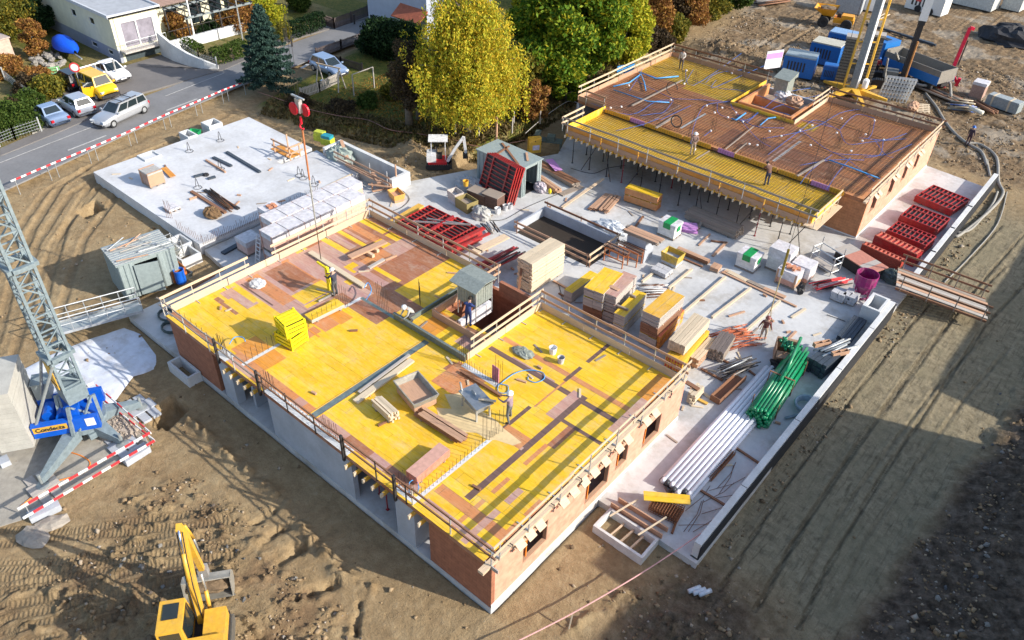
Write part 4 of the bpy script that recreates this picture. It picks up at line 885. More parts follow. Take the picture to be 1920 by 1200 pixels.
bm=MB()
for i in range(6):
    for z in (.2,.45,.7):bm.cbox((-L_/2-.035,-W_/2+(i+.5)*W_/6,min(z,zt-.36-.1)),(.03,W_/6*.45,.17))
bm.build('end_paint',red,o)
board_stack('timber_stack','stack of pale timber beams on top of the yellow formwork beams','timber stack',K7(515,497),K7(770,217),K7(602,150),zb=zt+.002,h=hgt(K7(515,600),K7(515,497)[1],zt)-zt,side=w_pale,top=w_pale,nlay=4,cols=7)
board_stack('panel_stack','small stack of pinkish brown panels with pale planks on top beside the timber beams','panel stack',K7(660,632),K7(850,425),K7(760,385),K7(665,722),side=w_pink,top=w_pale,packs=2,nlay=6,cols=3)
board_stack('panel_stack','red brown panel stack with yellow top standing in front of the cantilevered formwork','panel stack',T7(1090,285),T7(845,205),T7(880,172),T7(1080,390),side=ply_rust,top=ply_y,packs=2,nlay=6)
board_stack('timber_stack','long bundle of weathered grey beams near the props','timber stack',T7(1690,540),T7(1310,385),T7(1340,332),T7(1690,605),side=w_old,top=w_old,packs=1,nlay=4,cols=6,jit=.08)
board_stack('timber_stack','short dark brown beam bundle beside the yellow tub in the yard','timber stack',T7(1475,765),T7(1240,665),T7(1265,650),T7(1475,797),side=w_brown,top=w_pink,nlay=3,cols=2)
board_stack('timber_stack','loose pile of reddish planks lying before the red brown panel stack','timber stack',T7(720,380),T7(815,275),T7(745,260),T7(720,395),h=.3,side=w_pink,top=w_pink,nlay=3,cols=3,jit=.2)
board_stack('timber_stack','flat pile of brown planks left of the reddish plank pile','timber stack',T7(630,375),T7(755,265),T7(705,240),h=.18,side=w_brown,top=w_pink,nlay=2,cols=2,jit=.2)
board_stack('timber_stack','little cross pile of short bricks and blocks by the dark brown beams','timber stack',T7(1545,825),T7(1575,790),T7(1515,765),h=.3,side=w_pink,top=w_pink,nlay=3,cols=2,jit=.05)
board_stack('timber_stack','small criss cross pile of pale timber ends behind the corner of the nearest house','timber stack',K7(630,990),K7(720,890),K7(640,860),K7(615,1020),h=.7,side=w_pale,top=w_pale,nlay=4,cols=3,jit=.12)
board_stack('timber_stack','long brown plank pile running away beside the grey tool container','timber stack',KQ(1500,690),KQ(1020,420),KQ(1080,380),h=.35,side=w_old,top=w_brown,nlay=3,cols=3,jit=.1)
board_stack('timber_stack','pile of old pink planks leaning beside the rubbish bags at the tool container','timber stack',KQ(1320,740),KQ(1120,600),KQ(1160,580),h=.35,side=w_pink,top=w_pink,nlay=3,cols=2,jit=.2)
cb=thing('concrete_block','upright rectangular concrete block carrying a bundle of old planks','concrete block',(0,0,0))
zt=hgt(T7(1005,775),T7(1008,615)[1],GY);ct,L_,W_,an=blk(T7(1008,615),T7(868,548),T7(928,505),zt);cb.location=(*ct,GY);cb.rotation_euler.z=an
bm=MB();bm.box(-L_/2,L_/2,-W_/2,W_/2,0,zt-GY,0,'wall');bm.build('body',conc_wall,cb,bevel=.02)
board_stack('timber_stack','bundle of old planks and rods lying on the upright concrete block','timber stack',T7(1095,625),T7(840,520),T7(880,480),zb=zt+.003,h=.3,side=w_old,top=w_pink,nlay=3,cols=3,jit=.15)
# long square battens laid out on the slab
for k,(a,c) in enumerate(((T7(975,912),T7(1058,848)),(T7(1175,960),T7(1350,818)),(T7(1285,1145),T7(1600,875)),(T7(1500,1180),T7(1790,960)),)):
    plank(a,c,.14,.12,GY+.08,w_pale,['shortest pale batten on the slab beside the cement bags','second pale batten laid on the slab left of the crossing planks','long pale batten running from the timber beams to the crossing planks','long pale batten between the timber beams and the end of the crossing planks'][k],'battens laid parallel on the yard slab','batten','batten')
plank(K3(600,830),K3(890,575),.14,.12,GY+.08,w_pale,'pale batten passing just behind the worker in the checked shirt','battens laid parallel on the yard slab','batten','batten')
for a,c,w,m,l in ((K3(455,360),K3(1015,620),.14,w_pink,'long brown plank crossing the ends of the pale battens'),(K3(480,345),K3(640,425),.35,w_pale,'short pale plank on the upper end of the crossing planks'),(K3(650,425),K3(770,480),.3,w_old,'worn plank in the middle of the crossing planks'),(K3(770,480),K3(930,550),.3,w_pink,'pinkish plank at the lower end of the crossing planks'),
                      (K3(975,700),K3(1080,635),.16,w_pale,'short stubby yellowish batten lying alone on the slab by the magenta bucket'),(K3(505,692),K3(625,655),.12,w_pink,'tiny pinkish batten alone between two long battens'),(K3(940,875),K3(1010,805),.14,w_pink,'short brown batten behind the box of green fittings'),
                      (T7(375,355),T7(685,140),.22,w_new,'long bright fresh board leaning on pipes near the tool container'),(T7(1400,640),T7(1485,555),.12,w_pink,'thin plank lying above the frame of rubbish boards'),(T7(1505,720),T7(1610,615),.18,w_pink,'pinkish board on the right of the frame of rubbish boards'),(T7(1385,535),T7(1445,420),.16,w_old,'short grey board leaning across the long grey beam bundle'),
                      (T7(1275,735),T7(1430,800),.12,w_brown,'thin brown bar lying below the short dark beam bundle'),(T7(1490,605),T7(1610,620),.16,w_brown,'short dark board at the top of the frame of rubbish boards'),(T7(925,500),T7(985,420),.14,w_brown,'small brown board propped behind the plank bundle on the concrete block'),
                      (T7(365,260),T7(520,195),.5,w_old,'flat grey board on the wet patch beside the tool container'),(T7(310,905),T7(410,960),.14,w_pink,'thin plank between the tall pale timber stack and the panel stacks'),(T7(45,1010),T7(75,790),.14,w_brown,'brown board leaning upright on the tall pale timber stack')):
    plank(a,c,w,.06,GY+.05 if 'upright' not in l else GY+.3,m,l,z2=(GY+1.6 if 'upright' in l else (GY+.5 if 'leaning' in l else None)))
for a,c,w,m,l in ((K7(680,715),K7(900,835),.12,w_brown,'brown bar under the scaffold parts, nearer end'),(K7(800,575),K7(1010,680),.12,w_brown,'brown bar lying behind the scaffold parts'),(K7(690,955),K7(815,1035),.16,w_pale,'pale beam running towards the open wooden box'),(K7(625,1015),K7(745,1075),.16,M_plain('ochre beam',(.7,.42,.08),.6),'short ochre beam in front of the criss cross pile'),(K7(1170,735),K7(1250,795),.1,w_brown,'little brown bar touching the ends of the white pipes'),(K7(525,850),K7(655,930),.25,w_brown,'brown board resting on the criss cross timber pile')):
    plank(a,c,w,.07,GY+.06 if 'resting' not in l else GY+.75,m,l)
box=thing('wooden_box','long open brown wooden box leaning on the bundle of scaffold parts','box',P(*K7(955,930),GY+.02),math.atan2(*(lambda d:(d.y,d.x))(P(*K7(1090,800),GY)-P(*K7(850,1020),GY))))
for q,n in ((((-1.3,1.3,-.28,-.24,0,.35)),'side'),(((-1.3,1.3,.24,.28,0,.35)),'side'),(((-1.3,1.3,-.24,.24,0,.03)),'bottom'),(((-1.34,-1.3,-.28,.28,0,.35)),'end')):bm=MB();bm.box(*q);bm.build(n,w_brown,box)
# scaffold parts bundle, wire coils, bundles of rods
def rods(name,label,cat,ctr,L,n,ang,z,r,mats,spread=.35,hh=.4,group=None,bend=0,part='rod'):
    o=thing(name,label,cat,(ctr[0],ctr[1],z),ang,group)
    for k in range(n):
        bm=MB();y,zz=rnd.uniform(-spread,spread),r+rnd.random()*hh*(1-.4);l=L*rnd.uniform(.75,1.05);x=rnd.uniform(-.12,.12)*L;sk=rnd.uniform(-.12,.12)
        pts=[(x-l/2,y-sk,zz),(x,y,zz+bend*.3),(x+l/2,y+sk+rnd.uniform(-.5,.5)*bend,zz)]
        bm.tube(pts,r,5);bm.build(part,mats[k % len(mats)],o,smooth=True)
    return o
rods('scaffold_bundle','untidy bundle of grey and black scaffold tubes beside the brown box','scaffold parts',P(*K7(1040,740),GY),2.2,26,1.2,GY,.035,[dsteel,steel,w_grey,dsteel],.4,.9)
rods('rod_pile','pile of rusty orange wavy spacer rods next to the weathered board crate','rebar spacers',P(*K7(1020,440),GY),2.6,34,1.1,GY,.022,[M_plain('orange rust',(.5,.13,.05),.8)],.8,.6,bend=.5)
board_stack('timber_stack','short stack of blackened weathered boards lying on the orange rods','timber stack',K7(915,560),K7(1035,375),K7(905,290),h=.75,side=w_old,top=M_wood('blackened boards',(.16,.13,.12)),nlay=4,cols=6,jit=.06)
rods('steel_angle_bundle','jumble of dark rods and wires right of the worn brown topped panel stack','rebar',P(*T7(1040,1010),GY),2.0,24,.8,GY,.02,[dsteel,rust,white],.5,.9)
# brown plywood trestles / racks
for (px,l) in ((T7(880,760),'orange brown steel trestle rack standing before the concrete block'),(T7(775,770),'rack of thin rods on legs next to the stair opening')):
    q=P(*px,GY);o=thing('trestle_rack',l,'rack',q,0)
    for x in (-.7,.7):
        for y in (-.3,.3):bm=MB();bm.beam((x,y,0),(x,y,1.0),.06,.06);bm.build('leg',M_plain('orange brown steel',(.50,.17,.06),.7),o)
    for z in (.5,1.0):bm=MB();bm.beam((-.75,-.3,z),(.75,-.3,z),.05,.07);bm.beam((-.75,.3,z),(.75,.3,z),.05,.07);bm.build('rail',M_plain('orange brown steel',(.5,.17,.06)),o)
    for k in range(9):bm=MB();y=rnd.uniform(-.3,.3);bm.tube([(-.9,y,1.08+.02*(k % 3)),(.9,y+rnd.uniform(-.1,.1),1.08+.02*(k % 3))],.022,5);bm.build('rod',[rust,dsteel,w_pink][k % 3],o)
# --- pallets of blocks and bags ---
brk=M_brick('pale block stack',(.72,.70,.68),(.66,.64,.62),(.4,.38,.36),.5,.25);brkp=M_brick('pink brick stack',(.66,.36,.27),(.60,.30,.21),(.40,.22,.17),.25,.12);brkd=M_brick('dark brick stack',(.36,.22,.17),(.30,.18,.14),(.6,.5,.45),.3,.12)
def pallet(name,label,cat,px,zb=GY,sx=1.2,sy=.9,h=1.0,rz=0,mat=brk,cap=None,caph=.12,straps=None,group=None,ctr=None,sticker=None):
    q=P(*px,zb) if ctr is None else V((*ctr,zb));o=thing(name,label,cat,q,rz,group)
    bm=MB()
    for y in (-sy/2+.05,0,sy/2-.05):bm.box(-sx/2,sx/2,y-.05,y+.05,0,.09)
    for k in range(6):x=-sx/2+.06+k*(sx-.12)/5;bm.box(x-.05,x+.05,-sy/2,sy/2,.093,.12)
    bm.build('pallet',w_old,o)
    bm=MB();bm.box(-sx/2+.03,sx/2-.03,-sy/2+.03,sy/2-.03,.122,h,0,'wall');bm.build('block_stack',mat,o,bevel=.01)
    if cap:
        bm=MB();n=5
        bm.box(-sx/2,sx/2,-sy/2,sy/2,h+.002,h+.02+caph*.3)
        for s in (-1,1):
            bm.box(-sx/2,sx/2,s*(sy/2+.002),s*(sy/2+.012),h-caph*2.2-rnd.random()*.15,h+.01) if s >0 else bm.box(-sx/2,sx/2,-(sy/2+.012),-(sy/2+.002),h-caph*2.2,h+.01)
        bm.box(sx/2+.002,sx/2+.012,-sy/2,sy/2,h-caph*2.6,h+.01);bm.box(-sx/2-.012,-sx/2-.002,-sy/2,sy/2,h-caph*2.0,h+.01)
        bm.build('foil',cap,o,bevel=.02)
    if straps:
        for x in (-sx/2+.07,sx/2-.07):bm=MB();bm.box(x-.055,x+.055,-sy/2-.02,sy/2+.02,.1,h+.052 if cap else h+.008);bm.build('strap',straps,o)
    if sticker:bm=MB();bm.box(-sx*.2,sx*.2,-sy/2-.02,sy/2+.02,h-.35,h+.06);bm.box(sx/2+.013,sx/2+.02,-.2,.2,h-.5,h-.1);bm.build('label_sheet',sticker,o)
    return o
grn=M_plain('green foil print',(.01,.30,.08),.5)
pallet('block_pallet','pallet of white blocks with torn green foil between the concrete block and lilac boards','pallet',T7(1175,560),sticker=grn,cap=wrap,caph=.06,sx=1.3,sy=1.0,h=1.05)
pallet('block_pallet','pallet of white blocks with green label standing alone above the crossing planks','pallet',K3(645,320),sticker=grn,sx=1.3,sy=1.1,h=1.05,cap=wrap,caph=.05)
pallet('block_pallet','tallest white block pallet with foil covered bags on top, behind the pink brick pallets','pallet',K3(880,330),sx=1.4,sy=1.2,h=1.5,cap=wrap,caph=.25)
o=pallet('brick_pallet','pallet of pink bricks with loose orange bricks on top and yellow printed wrapper','pallet',K3(945,440),sx=1.3,sy=1.1,h=1.0,mat=brkp,cap=wrap,caph=.22,straps=w_pink)
for k in range(5):bm=MB();bm.cbox((-.3+.17*k,.15*(-1)**k,1.14+.06*(k % 2)),(.3,.2,.14),rz=k*.5);bm.build('brick',M_plain('loose orange brick',(.62,.27,.15),.8),o)
bm=MB();bm.box(.664,.67,-.2,.15,.42,.55);bm.build('print',yelp,o)
pallet('brick_pallet','pink brick pallet wrapped in white foil right behind the one with loose bricks','pallet',K3(1045,400),sx=1.2,sy=1.2,h=1.05,mat=brkp,cap=wrap,caph=.3)
pallet('block_pallet','dark grey brick pallet with pinkish corner straps standing on the raised slab','pallet',T5(1155,175),zb=.79,sx=1.2,sy=1.1,h=1.05,mat=brkd,straps=w_pink,cap=M_plain('grey dusty foil',(.45,.43,.40),.6,0,.3,8),caph=.03)
def bagpile(label,px,zb=GY,n=9,sx=1.1,sy=.9,mat=wrap,hh=.13,rz=0,name='bag_pallet',cat='cement bags'):
    o=thing(name,label,cat,P(*px,zb),rz)
    bm=MB()
    for y in (-.35,0,.35):bm.box(-sx/2,sx/2,y-.05,y+.05,0,.1)
    bm.build('pallet',w_old,o)
    for k in range(n):
        lay=k//4;i=k % 4;bm=MB();bm.cbox((((i % 2)-.5)*sx*.5+rnd.uniform(-.04,.04),((i//2)-.5)*sy*.5,.1+hh*(lay+.5)),(sx*.48,sy*.47,hh*.95),rz=rnd.uniform(-.12,.12));bm.build('bag',mat,o,bevel=.04)
    return o
dusty=M_plain('grey paper bag',(.50,.50,.52),.7,0,.25)
bagpile('low pallet of grey cement bags under clear foil between yellow tub and panel stacks',T7(1120,850),n=8,mat=dusty)
bagpile('left of two grey bag heaps by the magenta bucket',K3(1330,560),n=14,sx=.8,sy=1.0,mat=dusty)
bagpile('right of two grey bag heaps by the magenta bucket',K3(1410,580),n=15,sx=.8,sy=1.0,mat=dusty)
bagpile('white bag and boards lying on the raised slab',T5(1290,370),zb=.79,n=4,sx=.9,sy=.8,mat=wrap)
# white wrapped brick pallets next to the first house, two rows, two or three high
A0,A1=P(495,487,GY),P(648,424,GY)
for r in range(2):
    for k in range(6):
        for lv in range(2):
            x=-25.3-1.4*r;y=8.75+1.2*k+(1.0 if r else 0)
            
            pos=('front' if r ==0 else 'back')+' row',['nearest','second','third','fourth','fifth','farthest'][k],'top' if lv else 'bottom'
            pallet('brick_pallet','foil wrapped brick pallet, %s of the %s, %s layer, by nearest house' % (pos[1],pos[0],pos[2]),'pallet',(0,0),zb=GY+lv*1.27,sx=1.28,sy=1.14,h=1.25,mat=M_brick('wrapped brick',(.70,.47,.40),(.76,.56,.50),(.6,.5,.46),.5,.25) if k+r+lv ==0 else MATS['wb'],cap=wrap,caph=.14,straps=MATS.get('strp'),group='white wrapped brick pallets beside the nearest house',ctr=(x,y)) if (k+r+lv) else None
            if k+r+lv ==0:
                MATS['wb']=M_brick('wrapped brick',(.70,.47,.40),(.76,.56,.50),(.6,.5,.46),.5,.25);MATS['strp']=M_plain('pink cardboard strap',(.70,.42,.32),.7)
                pallet('brick_pallet','foil wrapped brick pallet, nearest of the front row, bottom layer, by nearest house','pallet',(0,0),zb=GY,sx=1.28,sy=1.14,h=1.25,mat=MATS['wb'],cap=wrap,caph=.14,straps=MATS['strp'],group='white wrapped brick pallets beside the nearest house',ctr=(x,y))
for r,(x,y,z) in enumerate(((-28.1,8.6,0),(-28.2,10.6,0),(-28.2,10.6,1.22))):
    o=pallet('brick_pallet',['opened brick pallet at the near end behind the two wrapped rows','bottom brick pallet of the opened pair behind the wrapped rows','opened brick pallet with loose red bricks on top, above the slab starter bars'][r],'pallet',(0,0),zb=GY+z,sx=1.2,sy=1.2,h=.95+.25*(z ==0)*(y >10),mat=MATS['wb'],cap=wrap if y <10.5 or z else None,ctr=(x,y))
    if z:
        for k in range(4):bm=MB();bm.cbox((.25*(k % 2)-.1,.3*(k//2)-.1,1.06),(.26,.22,.14),rz=k);bm.build('brick',M_plain('loose orange brick',(.62,.27,.15),.8),o)
ld=thing('ladder','short pale aluminium ladder leaning on the white brick pallets','ladder',P(*K1(730,600),GY))
for x in (-.2,.2):bm=MB();bm.beam((x,0,0),(x,.5,2.0),.05,.07);bm.build('stile',white,ld)
for k in range(7):bm=MB();bm.beam((-.2,.06+.06*k,.25+.26*k),(.2,.06+.06*k,.25+.26*k),.04,.04);bm.build('rung',white,ld)
# --- pipes ---
p0,p1=P(*T17(1100,40),GY),P(*T11(1900,365),GY);d=p1-p0;u=d.normalized();n_=V((-u.y,u.x,0))*-1
for k in range(15):
    lay=k//8;i=k % 8;off=(i+.5*lay)*.215;z=GY+.12+lay*.185
    bm=MB();a=V((0,0,0));L_=d.length-.2+rnd.uniform(-.35,.15)
    bm.tube([(0,0,0),(L_,0,0)],.105,12);bm.tube([(-.09,0,0),(.12,0,0)],.112,12,1)
    o=bm.build('pipe',[foam,M_plain('dark socket',(.05,.055,.065),.5)] if k % 2 or k <3 else [foam,foam],smooth=True,loc=p0+n_*off+V((0,0,z-GY))+u*rnd.uniform(-.1,.35),rz=math.atan2(u.y,u.x))
    lab(o,'long %s plastic pipe lying in the parallel row beside the green pipes' % 'white','pipe','white plastic pipes on the yard slab')
g0,g1=P(*T12(-90,790),GY),P(*T12(215,330),GY);d=g1-g0;u=d.normalized()
gb=thing('pipe_bundle','strapped bundle of bright green plastic pipes','pipe bundle',g0+u*.1+V((0,0,0)),math.atan2(u.y,u.x))
kk=0
for lay in range(7):
    for i in range(7):
        if lay >4 and not 1 <= i <6:continue
        bm=MB();y=(i-3+.5*(lay % 2))*.165;z=.085+lay*.142;L_=d.length+rnd.uniform(-.25,.25);x0=rnd.uniform(-.15,.15)
        bm.tube([(x0,y,z),(x0+L_,y,z)],.08,10);bm.tube([(x0-.12,y,z),(x0+.06,y,z)],.09,10,0);bm.build('pipe',green,gb,smooth=True);kk +=1
for x in (.9,3.0,5.0):
    bm=MB();bm.box(x-.04,x+.04,-.62,-.58,0,.95);bm.box(x-.04,x+.04,.68,.72,0,.95);bm.box(x-.04,x+.04,-.62,.72,1.03,1.06) if x ==3 else None;bm.build('strap',w_brown,gb)
for k in range(3):
    bm=MB();bm.tube([(0,0,0),(2.4+.3*k,.2*k,.1*k)],.085,10);lab(bm.build('pipe',green,smooth=True,loc=g0+u*(2.6+.3*k)+V((0,.05*k,1.12+.02*k)),rz=math.atan2(u.y,u.x)+.07-.05*k),['loose green pipe on top of the green bundle, left','loose green pipe on top of the green bundle, middle','loose green pipe on top of the green bundle pointing right'][k],'pipe')
hs=MB();c0=P(*T12(275,650),GY+.08)
for k in range(64):pass
pts=[c0+V((.42*math.cos(t*.42)*(1+.004*t),.5*math.sin(t*.42)*(1+.004*t),.05+.02*t*.2)) for t in range(0,58)]
hs.tube(pts+[P(*T12(250,705),GY+.1),P(*T12(130,735),GY+.1)],.07,7);lab(hs.build('corrugated_hose',M_plain('grey blue hose',(.30,.38,.45),.5),smooth=True),'coiled grey blue corrugated hose lying against the retaining wall','hose')
# dark blue channel stacks in the shade by the wall
dkb=M_plain('dark slate channel',(.05,.065,.085),.5)
for nm,a,b_,c_,fb in (('nearer dark slate channel stack with loose grey channels on top',T12(440,350),T12(620,200),T12(500,130),T12(440,450)),('farther dark slate channel stack beside the concrete shaft box',T12(620,160),T12(745,0),T12(620,-10),T12(620,200))):
    zt=hgt(fb,a[1],GY);ct,L_,W_,an=blk(a,b_,c_,zt);o=thing('channel_stack',nm,'channel stack',(*ct,GY),an)
    for k in range(5):
        for j in range(4):
            bm=MB();z=.05+k*(zt-GY-.05)/5;bm.box(-L_/2+rnd.uniform(-.05,.05),L_/2+rnd.uniform(-.05,.05),-W_/2+j*W_/4+.01,-W_/2+(j+1)*W_/4-.01,z,z+(zt-GY-.05)/5-.012);bm.build('channel',dkb,o)
rods('rod_pile','handful of loose grey channels on the nearer dark slate stack','channels',P(*T12(490,210),1.25)[:2],2.2,7,1.15,1.22,.06,[steel,M_plain('mid grey pvc',(.2,.23,.26))],.4,.2)
for px,l in ((T12(400,190),'pinkish hollow brick on the left of the dark slate channels'),(T12(535,260),'pinkish hollow brick on top of the dark slate channels')):
    q=P(*px,1.2);bm=MB();bm.box(-.5,.5,-.12,-.08,0,.25);bm.box(-.5,.5,.08,.12,0,.25);[bm.box(x-.02,x+.02,-.08,.08,0,.25) for x in (-.48,0,.48)];lab(bm.build('hollow_brick',w_pink,loc=q,rz=1.0),l,'brick')
# box of green fittings
cbx=thing('cardboard_box','torn brown cardboard box full of green pipe fittings','box',P(*T12(120,290),GY),.4)
cardb=M_plain('cardboard',(.38,.24,.15),.85)
for q in ((-.6,.6,-.6,-.57,0,.9),(-.6,.6,.57,.6,0,.85),(-.6,-.57,-.57,.57,0,.95),(.57,.6,-.57,.57,0,.8)):bm=MB();bm.box(*q);bm.build('side',cardb,cbx)
for s in (1,-1):bm=MB();bm.beam((0,s*.6,.85),(0,s*.95,.72),1.1,.015);bm.build('flap',cardb,cbx)
for k in range(26):
    bm=MB();a=rnd.random()*6;c=V((rnd.uniform(-.4,.4),rnd.uniform(-.4,.4),.75+rnd.random()*.2));bm.tube([c,c+V((.14*math.cos(a),.14*math.sin(a),.05)),c+V((.2*math.cos(a),.2*math.sin(a),.16))],.07,8);lab(bm.build('pipe_fitting',green,smooth=True,loc=cbx.location),'green elbow fitting lying in the torn cardboard box','pipe fitting','green fittings in the cardboard box')
bm=MB();bm.blob((0,0,.15),(.55,.4,.25),3,0,14,8,.4);lab(bm.build('plastic_bag',black,loc=P(*T12(100,360),GY)),'crumpled black plastic bag at the end of the white pipes','bag')
bm=MB();bm.blob((0,0,.3),(.25,.2,.35),8,0,12,8,.3);lab(bm.build('plastic_bag',black,loc=P(*K3(1035,520),GY)),'small black bag beside the pink brick pallet with loose bricks','bag')
# --- tubs ---
def tub(name,label,cat,px,zb,sx,sy,h,mat,rz=0,t=.05,fill=None,taper=.8,tilt=0):
    o=thing(name,label,cat,P(*px,zb),rz);o.rotation_euler.x=tilt
    bm=MB();k=taper
    B0=[(-sx/2*k,-sy/2*k,0),(sx/2*k,-sy/2*k,0),(sx/2*k,sy/2*k,0),(-sx/2*k,sy/2*k,0)];T0=[(-sx/2,-sy/2,h),(sx/2,-sy/2,h),(sx/2,sy/2,h),(-sx/2,sy/2,h)]
    Bi=[(x*(1-2*t/sx),y*(1-2*t/sy),t) for x,y,z in B0];Ti=[(x*(1-2*t/sx),y*(1-2*t/sy),h) for x,y,z in T0]
    for i in range(4):
        j=(i+1) % 4;bm.face([B0[i],B0[j],T0[j],T0[i]]);bm.face([Bi[j],Bi[i],Ti[i],Ti[j]]);bm.face([T0[i],T0[j],Ti[j],Ti[i]])
    bm.face(B0[::-1]);bm.face(Bi);bm.build('shell',mat,o)
    if fill:bm=MB();bm.box(-sx/2*.86,sx/2*.86,-sy/2*.86,sy/2*.86,t+.01,h*.6);bm.build('contents',fill,o)
    return o
ytub=M_plain('dirty yellow tub',(.62,.42,.06),.6,0,.4,5,dirt=(.4,.36,.28),dirt_amt=.7)
tub('mortar_tub','dirty yellow mortar tub standing beside the cement bags in the yard','tub',T7(1195,775),GY,1.25,.95,.85,ytub,0,fill=conc_wall)
tub('mortar_tub','orange yellow mortar tub standing on the slab by the basin','tub',T6(1055,295),GY,1.15,.85,.6,M_plain('orange tub',(.75,.40,.10),.6,0,.25),-.3,fill=w_pink)
tub('mortar_tub','white rimmed beige mortar tub beside the heap of crates near the tool container','tub',KQ(295,870),GY,1.0,.8,.9,M_plain('beige tub',(.50,.45,.42),.6,0,.25),-.2,fill=conc_wall)
tub('timber_crate','open olive wooden crate filled with rubbish near the tool container','crate',KQ(410,930),GY,1.3,1.0,.75,M_wood('olive crate',(.30,.24,.09)),-.15,fill=w_old,taper=1)
for px,l,sz in ((KQ(540,850),'brown metal bin with closed dusty lid behind the olive crate',(1.5,.9,.75)),(KQ(680,900),'brown metal bin with closed dusty lid right of the grey tarpaulin',(1.3,.9,.9))):
    o=thing('metal_bin',l,'bin',P(*px,GY),.1);bm=MB();bm.box(-sz[0]/2,sz[0]/2,-sz[1]/2,sz[1]/2,0,sz[2]);bm.build('body',M_metal('brown bin',(.16,.09,.07),.7,.2),o)
    bm=MB();bm.box(-sz[0]/2-.03,sz[0]/2+.03,-sz[1]/2-.03,sz[1]/2+.03,sz[2]+.002,sz[2]+.05);bm.build('lid',w_old,o)
    for z in (.2,.4,.6):bm=MB();bm.box(-sz[0]/2-.02,sz[0]/2+.02,-sz[1]/2-.02,-sz[1]/2-.002,z,z+.05);bm.build('rib',M_metal('brown bin',(.16,.09,.07),.7,.2),o)
def tarp(name,label,px,zb,r,mat,seed,cat='tarpaulin',n=22,k=12):
    bm=MB();bm.blob((0,0,0),r,seed,0,n,k,.16);o=bm.build(name,mat,loc=P(*px,zb));return lab(o,label,cat)
tarp('tarpaulin_heap','crumpled grey tarpaulin bundle in front of the brown bins',KQ(560,990),GY+.2,(.75,.6,.55),M_plain('grey tarp',(.40,.40,.38),.8,0,.25,3,.8),4)
tarp('tarpaulin_heap','grey plastic covered heap behind the brown bins with a yellow bucket',KQ(430,690),GY+.2,(1.1,.7,.6),M_plain('clear foil',(.36,.39,.42),.5,0,.3),5)
tarp('tarpaulin_heap','crumpled white foil heap behind the stair opening',T7(750,510),GY+.1,(1.2,.7,.4),M_plain('white foil heap',(.62,.66,.70),.4,0,.3),6)
tarp('tarpaulin_heap','dark green tarpaulin bundle beside the gangway',K3(1725,395),GY+.25,(.75,.55,.45),M_plain('dark green tarp',(.10,.14,.13),.7,0,.3),7)
tarp('tarpaulin_heap','greenish tarpaulin draped at the near end of the concrete basin',KP(420,620),.75,(1.3,.9,.7),M_plain('green grey tarp',(.30,.36,.33),.8,0,.3),8)
tarp('tarpaulin_sheet','crumpled grey cloth lying on the yellow deck',K2(805,485),ZD+.05,(.6,.35,.16),tarp_g,9)
tarp('plastic_bag','pink and clear rubbish bags beside the tool container door',KQ(1160,720),GY+.25,(.55,.4,.45),M_plain('clear rubbish',(.5,.45,.5),.5,0,.4),10,'bag')
tarp('coil','tangle of clear wrapping foil on the brown part of the deck',K1(730,725),ZD+.1,(.45,.4,.16),M_plain('clear foil ring',(.6,.6,.6),.3,0,.3),11,'foil')
bk=MB();bk.lathe((0,0,0),[(.13,0),(.16,.3),(.15,.3),(.12,.03)],14);
for px,z,m,l,s in ((KQ(400,700),1.0,yelp,'yellow bucket on the plastic covered heap',1.3),(KQ(725,980),GY,white,'white bucket right of the grey tarpaulin bundle',1.3),(KQ(805,945),GY,dusty,'left of two small grey buckets at the foot of the leaning red panels',1.2),(KQ(855,930),GY,dusty,'right of two small grey buckets at the foot of the leaning red panels',1.1),(K2(1025,490),ZD,white,'white bucket lying near the grey cloth on the yellow deck',1.2),(K2(1085,560),ZD,dusty,'grey bucket with tools nearest the middle of the yellow deck',1.1)):
    bm=MB();bm.lathe((0,0,0),[(.13*s,0),(.17*s,.32*s),(.155*s,.32*s),(.12*s,.03)],14);lab(bm.build('bucket',m,loc=P(*px,z),smooth=False),l,'bucket')
bm=MB();bm.lathe((0,0,0),[(.29,0),(.31,.3),(.29,.6),(.31,.88),(.29,.9),(.26,.86),(.26,.5)],18);lab(bm.build('barrel',blue,loc=P(*T5(1362,915),GY)),'open blue plastic barrel next to the orange crate by the ribbed container','barrel')
bm=MB();bm.blob((0,0,.2),(.14,.1,.22),2,0,10,8,.05);lab(bm.build('canister',yell,loc=P(*KQ(1258,780),GY),smooth=True),'small yellow canister by the rubbish bags','canister')
# orange bin with fittings and wire mesh crate by the ribbed container
tub('parts_bin','orange bin full of metal clamps beside the ribbed container','bin',T5(1320,870),GY,1.3,.9,.75,M_plain('rusty orange bin',(.50,.16,.04),.7),-.05,fill=M_plain('clamps',(.32,.33,.30),.6,.3,.6,20),taper=1)
tub('metal_trough','small grey metal trough right of the blue barrel','trough',T5(1400,880),GY,.6,.6,.35,M_metal('grey trough',(.24,.27,.27)),.1)
wc=thing('wire_crate','grey wire mesh crate of scaffold clamps behind the orange bin','crate',P(*T5(1290,720),GY))
for x in (-.6,.6):
    for y in (-.5,.5):bm=MB();bm.beam((x,y,0),(x,y,1.2),.06,.06);bm.build('post',steel,wc)
for z in (.1,.6,1.15):bm=MB();[bm.beam(a,c,.03,.03) for a,c in (((-.6,-.5,z),(.6,-.5,z)),((.6,-.5,z),(.6,.5,z)),((.6,.5,z),(-.6,.5,z)),((-.6,.5,z),(-.6,-.5,z)))];bm.build('frame',steel,wc)
bm=MB();bm.blob((0,0,.4),(.5,.42,.4),2,0,14,9,.5);bm.build('contents',M_plain('clamps',(.32,.33,.30)),wc)
